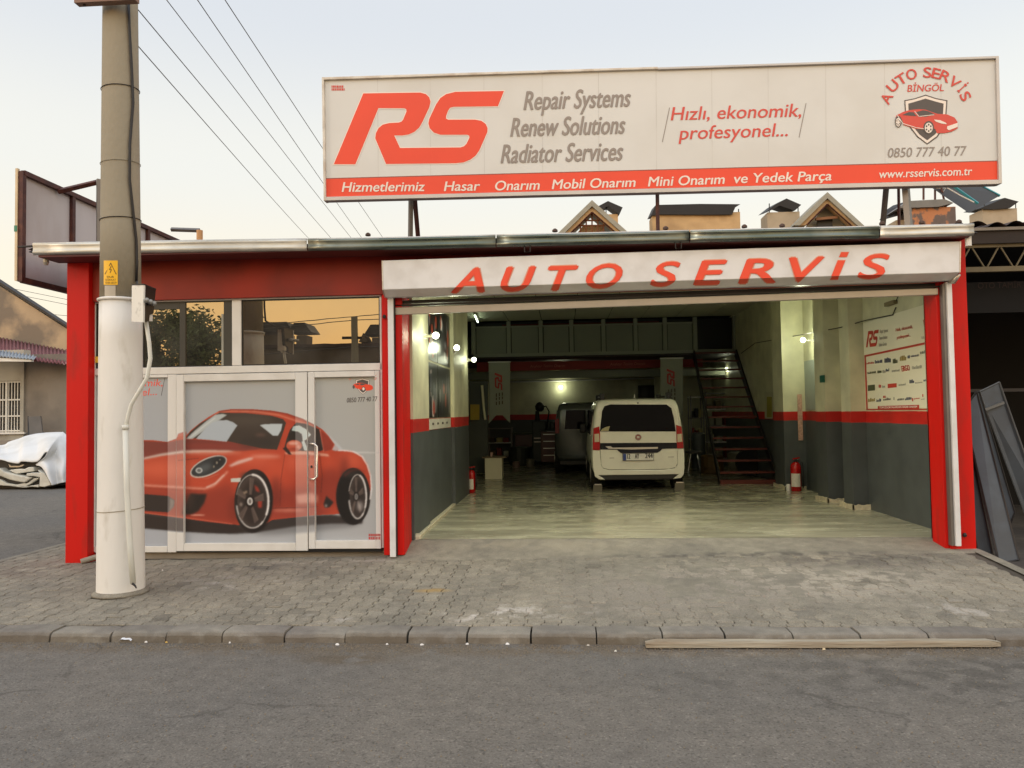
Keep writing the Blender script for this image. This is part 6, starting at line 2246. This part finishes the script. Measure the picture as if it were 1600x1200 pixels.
# notices
nt = thing("notice_sheet", "tall yellow and white notice on the right rear wall beside the stairs", "sign", X(1200, 655, 4.19))
decal("sheet", [[(1195, 612), (1207.5, 612), (1207.5, 654), (1195, 654)]], mat("notice_white", (190, 186, 160), .6), nt, lambda a, b: X(a, b, 4.188))
decal("print", [[(1198, 620), (1206, 620), (1206, 652), (1198, 652)]], mat("notice_yellow", (150, 140, 60), .6), nt, lambda a, b: X(a, b, 4.184))
B("notice_strip", mat("strip_red_white", (190, 150, 130), .6, var=.3, scale=30), None, 4.21, 4.29, 5.68, 5.695, P(1252, 688, 5.69).z, P(1252, 616, 5.69).z, label="narrow red and white strip hanging on the rear pilaster of the right wall", cat="sign")
ea, eb = X(1288.5, 586, 4.045), X(1281.5, 598, 4.045)
gs = B("exit_pictogram", mat("green_pictogram", (24, 92, 74), .5), None, 4.038, 4.047, ea.y, eb.y, eb.z, ea.z, label="small green escape sign on the side of the middle right pilaster", cat="sign")
B("meter_cabinet", mat("grey_metal_door", (150, 158, 152), .4, .2), None, 4.32, 4.348, 5.05, 5.6, 1.0 if False else 1.55, 2.42, label="narrow grey metal panel on the right wall between two pilasters", cat="panel")
ys = MB().slab([P(735, 632, 9), P(749, 632, 9), P(749, 656, 9), P(735, 656, 9)], (0, .02, 0)).build("yellow_notice", mat("dim_yellow", (150, 128, 30), .6, var=.1), None, origin=P(742, 656, 9), label="dull yellow notice in the dim recess left of the left banner", cat="sign")
MB().tube([P(729, 608, 5.75), P(730.5, 684, 5.75)], .018, 8).build("white_pipe", PVC, None, origin=P(730, 684, 5.75), label="thin upright white pipe at the end of the left garage wall", cat="pipe")
MB().slab([P(733, 596, 9.2), P(762, 596, 9.2), P(762, 738, 9.2), P(733, 738, 9.2)], (0, .06, 0)).build("dark_partition", mat("dim_panel", (58, 64, 58), .6), shop)
MB().tube([P(753, 602, 9.1), P(756, 640, 9.1), P(758, 656, 9.1)], .03, 6).build("bright_edge", CREAM, shop)


# ---- vans
def section(w, zb, zt, tum, n=26):
    """closed outline x,z of the van shell at one station"""
    zm = zb + (zt - zb) * .42
    pts = []
    half = [(w * .80, zb), (w * .93, zb + .05), (w * .985, zb + .16), (w, zb + .36), (w * .99, zm + .1), (w * (1 - tum * .25), zm + (zt - zm) * .35), (w * (1 - tum * .62), zm + (zt - zm) * .68),
            (w * (1 - tum * .9), zm + (zt - zm) * .86), (w * (1 - tum * 1.25), zt - .035), (w * (1 - tum * 1.9), zt - .008), (0.0, zt)]
    right = half
    left = [(-x, z) for x, z in half[:-1]][::-1]
    return right + left


def van(label, cx, y0, zg, bodym, rack, det):
    t = thing("parked_van", label, "van", (cx, y0, zg), "vans in the garage")
    st = [(0.0, .80, .36, 1.50, .10), (.02, .825, .32, 1.60, .115), (.07, .84, .27, 1.655, .125), (.2, .85, .25, 1.68, .13), (.6, .853, .25, 1.695, .13), (1.3, .855, .25, 1.70, .13), (2.2, .855, .25, 1.68, .13), (2.55, .85, .25, 1.62, .14),
          (2.9, .85, .25, 1.36, .14), (3.15, .85, .25, 1.13, .10), (3.5, .84, .25, 1.05, .06), (3.8, .81, .25, .95, .06), (3.95, .72, .30, .75, .05)]
    mb = MB()
    secs = [[(cx + x, y0 + y, zg + z) for (x, z) in section(w, zb, zt, tm)] for (y, w, zb, zt, tm) in st]
    n = len(secs[0])
    for s in secs:
        mb.v += s
    for i in range(len(secs) - 1):
        for j in range(n):
            j2 = (j + 1) % n
            mb.f.append((i * n + j, i * n + j2, (i + 1) * n + j2, (i + 1) * n + j))
    mb.f.append(tuple(range(n))[::-1])
    mb.f.append(tuple(range((len(secs) - 1) * n, len(secs) * n)))
    o = mb.build("body", bodym, t, smooth=True)
    o.modifiers.new("e", 'EDGE_SPLIT').split_angle = math.radians(50)
    TYR = mat("tyre_rubber", (26, 25, 24), .85, var=.2)
    for (y, s) in ((.62, 1), (.62, -1), (3.15, 1), (3.15, -1)):
        x = cx + s * .76
        w = MB().tube([(x - .09, y0 + y, zg + .3), (x + .09, y0 + y, zg + .3)], .3, 22).build("tyre", TYR, t, bevel=.02)
        MB().tube([(x + s * .075, y0 + y, zg + .3), (x + s * .1, y0 + y, zg + .3)], .19, 16).build("rim", ALUG, w)
    B("underside", BLACK, t, cx - .72, cx + .72, y0 + .06, y0 + 3.8, zg + .2, zg + .30)
    GLD = mat("dark_car_glass", (14, 16, 18), .05, var=0, spec=.8)
    for s in (-1, 1):
        xs = cx + s * .845
        MB().slab([(cx + s * .83, y0 + .25, zg + 1.02), (cx + s * .83, y0 + 2.75, zg + 1.02), (cx + s * .765, y0 + 2.35, zg + 1.5), (cx + s * .765, y0 + .3, zg + 1.5)], (s * .02, 0, 0)).build("side_window", GLD, t)
    MB().slab([(cx - .7, y0 + 2.52, zg + 1.60), (cx + .7, y0 + 2.52, zg + 1.60), (cx + .75, y0 + 3.08, zg + 1.17), (cx - .75, y0 + 3.08, zg + 1.17)], (0, .03, .02)).build("windscreen", GLD, t)
    if rack:
        for s in (-1, 1):
            MB().tube([(cx + s * .62, y0 + .25, zg + 1.72), (cx + s * .62, y0 + 2.3, zg + 1.74)], .022, 8).build("roof_rail", BLACK, t)
            for yy in (.35, 1.9):
                MB().box(cx + s * .62 - .05, cx + s * .62 + .05, y0 + yy - .06, y0 + yy + .1, zg + 1.66, zg + 1.80).build("rack_foot", BLACK, t, bevel=.02)
    for s in (-1, 1):
        MB().box(cx + s * .86, cx + s * 1.0, y0 + 2.55, y0 + 2.67, zg + 1.0, zg + 1.2).build("wing_mirror", BLACK, t, bevel=.03)
    if not det:
        for s in (-1, 1):
            B("tail_lamp", mat("lamp_red", (120, 10, 10), .2), t, cx + s * .78 - .05, cx + s * .78 + .05, y0 - .012, y0 + .04, zg + .95, zg + 1.3)
        MB().slab([(cx - .6, y0 - .005, zg + 1.05), (cx + .6, y0 - .005, zg + 1.05), (cx + .56, y0 - .005, zg + 1.5), (cx - .56, y0 - .005, zg + 1.5)], (0, .03, 0)).build("rear_window", GLD, t)
    return t


VW = mat("white_van_paint", (232, 229, 212), .22, var=.02, dirt=(190, 184, 160), dscale=5, damt=.12)
VG = mat("silver_van_paint", (92, 95, 92), .25, .4, var=.03)
YV = 5.72
v1 = van("white compact van with plate 12 AY 244, tailgate towards the street", 1.345, YV, .12, VW, True, True)
v2 = van("dim silver grey van parked further back, left of the white van", .62, 10.0, .12, VG, False, False)
vq = lambda pts: [(850 + x / 6.154, 600 + y / 6.154) for x, y in pts]
GLD = MATS["dark_car_glass"]


def vpart(name, pts, m, d=.03, off=.0, par=v1, bev=0):
    return MB().slab([P(x, y, YV - off) for x, y in vq(pts)], (0, d, 0)).build(name, m, par, bevel=bev)


tg = vpart("tailgate", [(540, 625), (530, 420), (545, 260), (585, 190), (650, 165), (1170, 168), (1235, 200), (1275, 260), (1290, 400), (1285, 780), (1250, 812), (1150, 825), (620, 828), (570, 818), (550, 780)], VW, .04, .012, bev=.012)
vpart("rear_window", [(538, 457), (545, 380), (558, 260), (582, 212), (640, 196), (1180, 198), (1226, 232), (1250, 330), (1268, 457)], GLD, .03, .024, tg, bev=.005)
LR = mat("tail_lamp_red", (170, 16, 12), .15, spec=.8)
LWm = mat("tail_lamp_clear", (206, 190, 160), .15, spec=.8)
for pts in ([(476, 425), (530, 408), (540, 480), (538, 570), (537, 636), (468, 636), (470, 560)], [(1270, 392), (1322, 410), (1338, 540), (1342, 618), (1282, 620), (1276, 560)]):
    l_ = vpart("tail_lamp", pts, LR, .06, .03, v1, .006)
    cxs = sum(p[0] for p in pts) / len(pts)
    vpart("clear_lens", [(cxs - 24, 482), (cxs + 22, 478), (cxs + 26, 556), (cxs - 22, 560)], LWm, .02, .036, l_, .004)
BK = mat("gloss_black", (16, 15, 16), .12, spec=.8)
vpart("black_band", [(540, 568), (1278, 564), (1280, 620), (1138, 624), (1118, 645), (1090, 661), (740, 665), (700, 632), (540, 630)], BK, .03, .022, tg)
vpart("chrome_handle", [(590, 600), (640, 598), (660, 612), (1095, 606), (1095, 622), (840, 630), (620, 622)], STEEL, .02, .034, tg)
em = MB()
c_ = P(*vq([(905, 511)])[0], YV - .03)
em.tube([c_, c_ + Vector((0, -.012, 0))], .058, 20)
e_ = em.build("emblem", mat("chrome_emblem", (200, 190, 176), .2, .8), tg)
MB().tube([c_ + Vector((0, -.012, 0)), c_ + Vector((0, -.015, 0))], .044, 18).build("emblem_disc", mat("emblem_red", (130, 40, 34), .3), tg)
MB().box(c_.x - .025, c_.x + .025, c_.y - .019, c_.y - .016, c_.z - .02, c_.z + .02).build("emblem_bars", STEEL, tg)
pt_ = vpart("number_plate", [(757, 668), (1054, 666), (1055, 733), (758, 737)], mat("plate_white", (226, 224, 214), .4), .015, .045, v1)
B_ = lambda pts, m, nm="plate_mark", off=.047: decal(nm, [vq(pts)], m, pt_, pl(YV - off))
B_([(760, 671), (790, 671), (791, 734), (761, 734)], mat("plate_blue", (34, 60, 130), .4))
for bdy, a, b in (("12", (800, 719), (830, 719)), ("AY", (873, 717), (915, 717)), ("244", (972, 713), (1046, 712))):
    (ax, ay), (bx, by) = vq([a, b])
    decal("lettering", words(bdy, (ax, ay), (bx, by), 7.6, bold=.035), BLACK, pt_, pl(YV - .047), tris=True)
decal("plate_edge", [q for q in stroke(vq([(757, 668), (1054, 666), (1055, 733), (758, 737)]), .6, True)], BLACK, pt_, pl(YV - .047))
decal("seam", stroke(vq([(542, 640), (546, 770), (565, 808), (620, 822), (900, 824), (1200, 818), (1268, 800), (1284, 760), (1284, 640)]), .8), mat("seam_dark", (110, 104, 84), .6), tg, pl(YV - .0135))
decal("script_badge", stroke(vq([(632, 712), (672, 711)]), 1.0) + stroke(vq([(1195, 702), (1246, 701)]), 1.0), GREYP, tg, pl(YV - .0135))
bmp = vpart("rear_bumper", [(466, 640), (538, 640), (548, 775), (570, 818), (620, 828), (1150, 825), (1252, 812), (1282, 780), (1286, 625), (1348, 625), (1352, 800), (1345, 870), (1318, 905), (1240, 912), (1300, 868), (520, 878), (560, 900), (590, 922), (530, 918), (490, 890), (470, 800)], VW, .1, .028, v1, .012)
vpart("bumper_underside", [(520, 880), (1305, 868), (1250, 905), (580, 915)], BLACK, .1, .0, v1)
for (x0, x1, y0_, y1_) in ((470, 558, 962, 1040), (1256, 1350, 942, 1030)):
    vpart("mud_flap", [(x0 + 5, y0_ + 12), (x1, y0_ + 12), (x1 + 2, y1_), (x0, y1_)], mat("dusty_rubber", (110, 104, 88), .9, var=.2), .03, -.10, v1)
    vpart("flap_bracket", [(x0 + 15, y0_), (x1 - 5, y0_), (x1 - 5, y0_ + 10), (x0 + 15, y0_ + 10)], STEEL, .02, -.08, v1)
MB().tube([P(991, 622, YV + .1), P(991.5, 617, YV + .1)], .012, 6, .006).build("aerial", VW, v1)
vpart("wiper_mount", [(895, 176), (910, 176), (910, 188), (895, 188)], BLACK, .01, .016, tg)
decal("window_sticker", [vq([(545, 455), (560, 430), (600, 412), (634, 405), (620, 450)])], mat("sticker_cream", (170, 160, 120), .5), tg, pl(YV - .0255))

# stairs
st = thing("steel_stairs", "open steel stairs with brown red treads climbing to the mezzanine", "stairs", (3.6, 6.9, .12))
TRD = mat("oxide_red_steel", (100, 44, 34), .55, .2, var=.2, scale=6)
N = 13
for k in range(N):
    t = (k + .5) / N
    y, z = 6.95 + 3.45 * t, .12 + 2.85 * (k + 1) / N
    xl, xr = 3.06 + .12 * t, 4.17
    B("tread", TRD, st, xl + .02, xr - .02, y, y + .24, z - .035, z, bevel=.004)
for x in (3.04, 4.15):
    x2 = x + (.12 if x < 4 else .01)
    MB().hexa([(x, 6.9, .12), (x + .03, 6.9, .12), (x + .03, 7.08, .12), (x, 7.08, .12)][::-1] if False else [(x, 6.86, .12), (x, 7.06, .12), (x2, 10.45, 2.87), (x2, 10.3, 3.02)],
              [(x + .03, 6.86, .12), (x + .03, 7.06, .12), (x2 + .03, 10.45, 2.87), (x2 + .03, 10.3, 3.02)]).build("stringer", DARK, st)
B("base_plate", TRD, st, 3.04, 4.18, 6.85, 6.92, .12, .20)

# fire extinguishers
def extinguisher(label, x, y, z, s=1.0):
    t = thing("fire_extinguisher", label, "extinguisher", (x, y, z), "fire extinguishers")
    REX = mat("extinguisher_red", (168, 14, 14), .25, var=.05)
    MB().lathe((x, y, z), [(.07 * s, 0), (.085 * s, .01), (.085 * s, .40 * s), (.075 * s, .45 * s), (.04 * s, .485 * s), (.025 * s, .49 * s)], 20).build("cylinder", REX, t, smooth=True)
    MB().lathe((x, y, z), [(.022, .49 * s), (.025, .52 * s), (.02, .54 * s)], 10).build("valve", DARK, t)
    MB().slab([(x - .05, y - .012, z + .53 * s), (x + .07, y - .012, z + .55 * s), (x + .07, y - .012, z + .57 * s), (x - .05, y - .012, z + .55 * s)], (0, .024, 0)).build("handle", REX, t)
    MB().tube([(x + .02, y - .02, z + .52 * s), (x + .10 * s, y - .04, z + .48 * s), (x + .11 * s, y - .05, z + .25 * s), (x + .10 * s, y - .05, z + .06)], .012, 6).build("hose", BLACK, t, smooth=True)
    MB().grid(8, 1, lambda u, v: (x + .0865 * s * math.cos(math.radians(-165 + 110 * u)), y + .0865 * s * math.sin(math.radians(-165 + 110 * u)), z + (.08 + .22 * v) * s)).build("label_sheet", mat("extinguisher_label", (206, 200, 186), .5, var=.15, scale=40), t, smooth=True)
    MB().lathe((x, y, z + .40 * s), [(.01, 0), (.011, .001)], 6).build("gauge", PVC, t)


e1 = G(1243, 767, .12)
extinguisher("large red fire extinguisher with white label at the foot of the right rear pilaster", e1.x, e1.y - .05, .12, 1.05)
e2 = G(736, 773, .12)
extinguisher("narrow red fire extinguisher at the end of the left garage wall", e2.x - .03, e2.y + .35, .12, .85)
wh = G(1232, 767, .12)
MB().lathe((wh.x, wh.y, .12), [(.035, 0), (.04, .1), (.03, .12)], 12).build("white_cup", PVC, None, origin=(wh.x, wh.y, .12), label="small white cup on the floor left of the large extinguisher", cat="cup")
# left foot rubble at the jamb
MB().lathe((-1.74, .5, .1), [(.05, 0), (.045, .05), (.02, .08)], 7).build("rubble_piece", FOOT, None, origin=(-1.74, .5, .1), label="pale lump of rubble at the foot of the left garage wall by the jamb", cat="rubble")

# white box with a cup
g = G(757, 749, .12)
a, b = P(757.5, 716, g.y), P(784, 716, g.y)
cb = thing("white_cabinet", "small white cabinet standing on the garage floor left of the vans", "cabinet", (g.x, g.y, .12))
CABI = mat("cabinet_white", (206, 204, 176), .5, var=.04)
B("carcass", CABI, cb, a.x, b.x, g.y, g.y + .45, .12, a.z, bevel=.004)
B("top", mat("brown_top", (110, 96, 70), .5), cb, a.x - .06, b.x + .1, g.y - .02, g.y + .5, a.z + .002, a.z + .03)
MB().lathe(((a.x + b.x) / 2 - .05, g.y + .1, a.z + .031), [(.025, 0), (.033, .09)], 12).build("paper_cup", mat("pink_cup", (196, 160, 150), .6), None, origin=((a.x + b.x) / 2 - .05, g.y + .1, a.z + .031), label="pinkish paper cup on the white cabinet", cat="cup")

# shelves, machines and clutter at the back
OX = mat("tool_red", (70, 18, 16), .4, var=.1)
GRN = mat("dull_green", (60, 66, 50), .6, var=.15)


def rack(short, label, px0, px1, pbot, ptop, Y, n, content=None):
    x0, x1 = P(px0, 700, Y).x, P(px1, 700, Y).x
    z1 = P((px0 + px1) / 2, ptop, Y).z
    t = thing("shelf_rack", label, "shelf", (x0, Y, .12), "shelf racks at the back of the garage")
    for x in (x0, x1 - .03):
        for y in (Y, Y + .4):
            B("upright", BRUSH, t, x, x + .03, y, y + .03, .12, z1)
    rr = random.Random(int(px0))
    for k in range(n):
        z = .3 + (z1 - .35) * k / (n - 1)
        B("shelf", PVC if k % 2 else BRUSH, t, x0, x1, Y, Y + .43, z, z + .025)
        if k < n - 1:
            for s_ in range(3):
                L_ = (x1 - x0 - .1) / 3
                w, h = L_ * rr.uniform(.6, .92), rr.uniform(.12, .28)
                c, cn = rr.choice([((150, 150, 130), "cream grey"), ((84, 70, 50), "brown"), ((120, 40, 30), "red"), ((60, 70, 74), "slate blue"), ((40, 40, 42), "black"), ((170, 160, 110), "pale yellow"), ((190, 190, 176), "whitish")])
                xa = x0 + .05 + L_ * s_
                B("storage_box", mat("shelf_item_%d" % c[0], c, .6), None, xa, xa + w, Y + .05, Y + .33, z + .027, z + .027 + h, bevel=.01,
                  label="%s box on the %s of the %s shelf, %s" % (cn, ("left", "middle", "right")[s_], ("bottom", "second", "third", "fourth", "fifth")[k], short), cat="box", group="goods on the shelf racks")
    return t


rack("rack by the van", "white shelf rack behind the right side of the white van", 1080, 1102, 745, 618, 11.2, 4)
rack("rack behind the stairs", "tall shelf rack behind the stairs", 1104, 1150, 745, 612, 11.8, 5)
rack("rack under the banner", "low dark shelf rack under the left banner", 762, 800, 726, 668, 13.6, 3)
wb = thing("workbench", "dim workbench along the back wall between banner and vans", "workbench", (-1.2, 13.7, .12))
B("bench_top", GRN, wb, -1.5, .3, 13.6, 14.3, .95, 1.0)
for x in (-1.48, -.6, .22):
    B("leg", DARK, wb, x, x + .06, 13.62, 13.68, .12, .95)
B("drawer", OX, wb, -1.4, -.7, 13.61, 14.2, .6, .94)
tcx = P(865, 700, 12.6).x
tc_ = thing("tool_cabinet", "dark red wheeled tool cabinet in the dim back of the garage", "tool cabinet", (tcx, 12.6, .12))
B("carcass", OX, tc_, tcx - .35, tcx + .35, 12.6, 13.05, .22, 1.05, bevel=.01)
for k in range(4):
    B("drawer", OX, tc_, tcx - .32, tcx + .32, 12.58, 12.6, .28 + k * .19, .44 + k * .19, bevel=.005)
    B("drawer_pull", STEEL, tc_, tcx - .28, tcx + .28, 12.565, 12.58, .40 + k * .19, .415 + k * .19)
for s in (-1, 1):
    MB().tube([(tcx + s * .28, 12.66, .17), (tcx + s * .28 + .03, 12.66, .17)], .05, 10).build("castor", BLACK, tc_)
kx = P(843, 700, 12.9).x
cr = thing("welding_stand", "dark upright welding machine with hoses and a mask on top before the back wall", "welding machine", (kx, 12.9, .12))
B("housing", mat("machine_dark", (44, 52, 50), .5), cr, kx - .2, kx + .2, 12.9, 13.3, .2, 1.35, bevel=.03)
MB().tube([(kx - .05, 13, 1.35), (kx - .05, 13, 1.62)], .07, 10, .05).build("column", DARK, cr)
MB().lathe((kx + .02, 13, 1.6), [(.06, 0), (.12, .06), (.13, .16), (.08, .24), (.02, .27)], 12).build("mask", BLACK, cr, smooth=True)
MB().tube([(kx, 12.95, 1.7), (kx + .2, 12.9, 1.75), (kx + .28, 12.9, 1.6), (kx + .2, 12.9, 1.1)], .02, 6).build("hose", BLACK, cr, smooth=True)
for j, z in enumerate((.85, .75)):
    B("front_plate", ALUG, cr, kx - .15, kx + .15, 12.885, 12.898, z, z + .03)
for i, (px, Y, w, h, c, lb) in enumerate(((812, 13.2, .3, .5, (50, 54, 44), "dull green drum in the dim back right of the low rack"), (828, 12.2, .12, .22, (110, 104, 90), "small pale canister on the floor left of the welding machine"),
                                          (806, 12.0, .1, .16, (120, 96, 88), "small brownish can on the floor below the low rack"), (872, 12.0, .12, .14, (96, 84, 76), "brown tin on the floor before the tool cabinet"),
                                          (1112, 9.6, .26, .42, (92, 70, 34), "brown yellow drum beside the foot of the stairs"), (1158, 9.2, .3, .5, (120, 116, 100), "round grey tank standing behind the stair treads"), (1092, 10.8, .16, .9, (90, 96, 96), "slim grey gas bottle right of the white van"))):
    x = P(px, 700, Y).x
    MB().lathe((x, Y, .12), [(w * .95, 0), (w, .02), (w, h * .3), (w * 1.03, h * .32), (w, h * .34), (w, h - .03), (w * .8, h), (w * .3, h + .01)], 18).build(
        "drum" if w > .2 else "canister", mat("drum_%d" % i, c, .5, .1, var=.2), None, origin=(x, Y, .12), smooth=False, label=lb, cat="drum" if w > .2 else "can")
tyx = P(1172, 700, 8.6).x
MB().tube([(tyx, 8.6, .42), (tyx, 8.78, .42)], .3, 24).build("spare_tyre", MATS["tyre_rubber"], None, origin=(tyx, 8.7, .12), bevel=.03, label="black tyre standing behind the lower stair treads", cat="tyre")
sx = P(1084, 700, 10.3).x
sto = thing("work_stool", "low steel stool with bright leg right of the white van", "stool", (sx, 10.3, .12))
MB().lathe((sx, 10.3, .12), [(.2, .42), (.21, .46), (.18, .48)], 16).build("seat", BRUSH, sto)
for k in range(4):
    a = k * math.pi / 2 + .6
    MB().tube([(sx + .1 * math.cos(a), 10.3 + .1 * math.sin(a), .54), (sx + .2 * math.cos(a), 10.3 + .2 * math.sin(a), .12)], .015, 6).build("leg", STEEL, sto)
print("objects", len(bpy.data.objects), "tris", sum(len(o.data.polygons) for o in bpy.data.objects if o.type == 'MESH'))
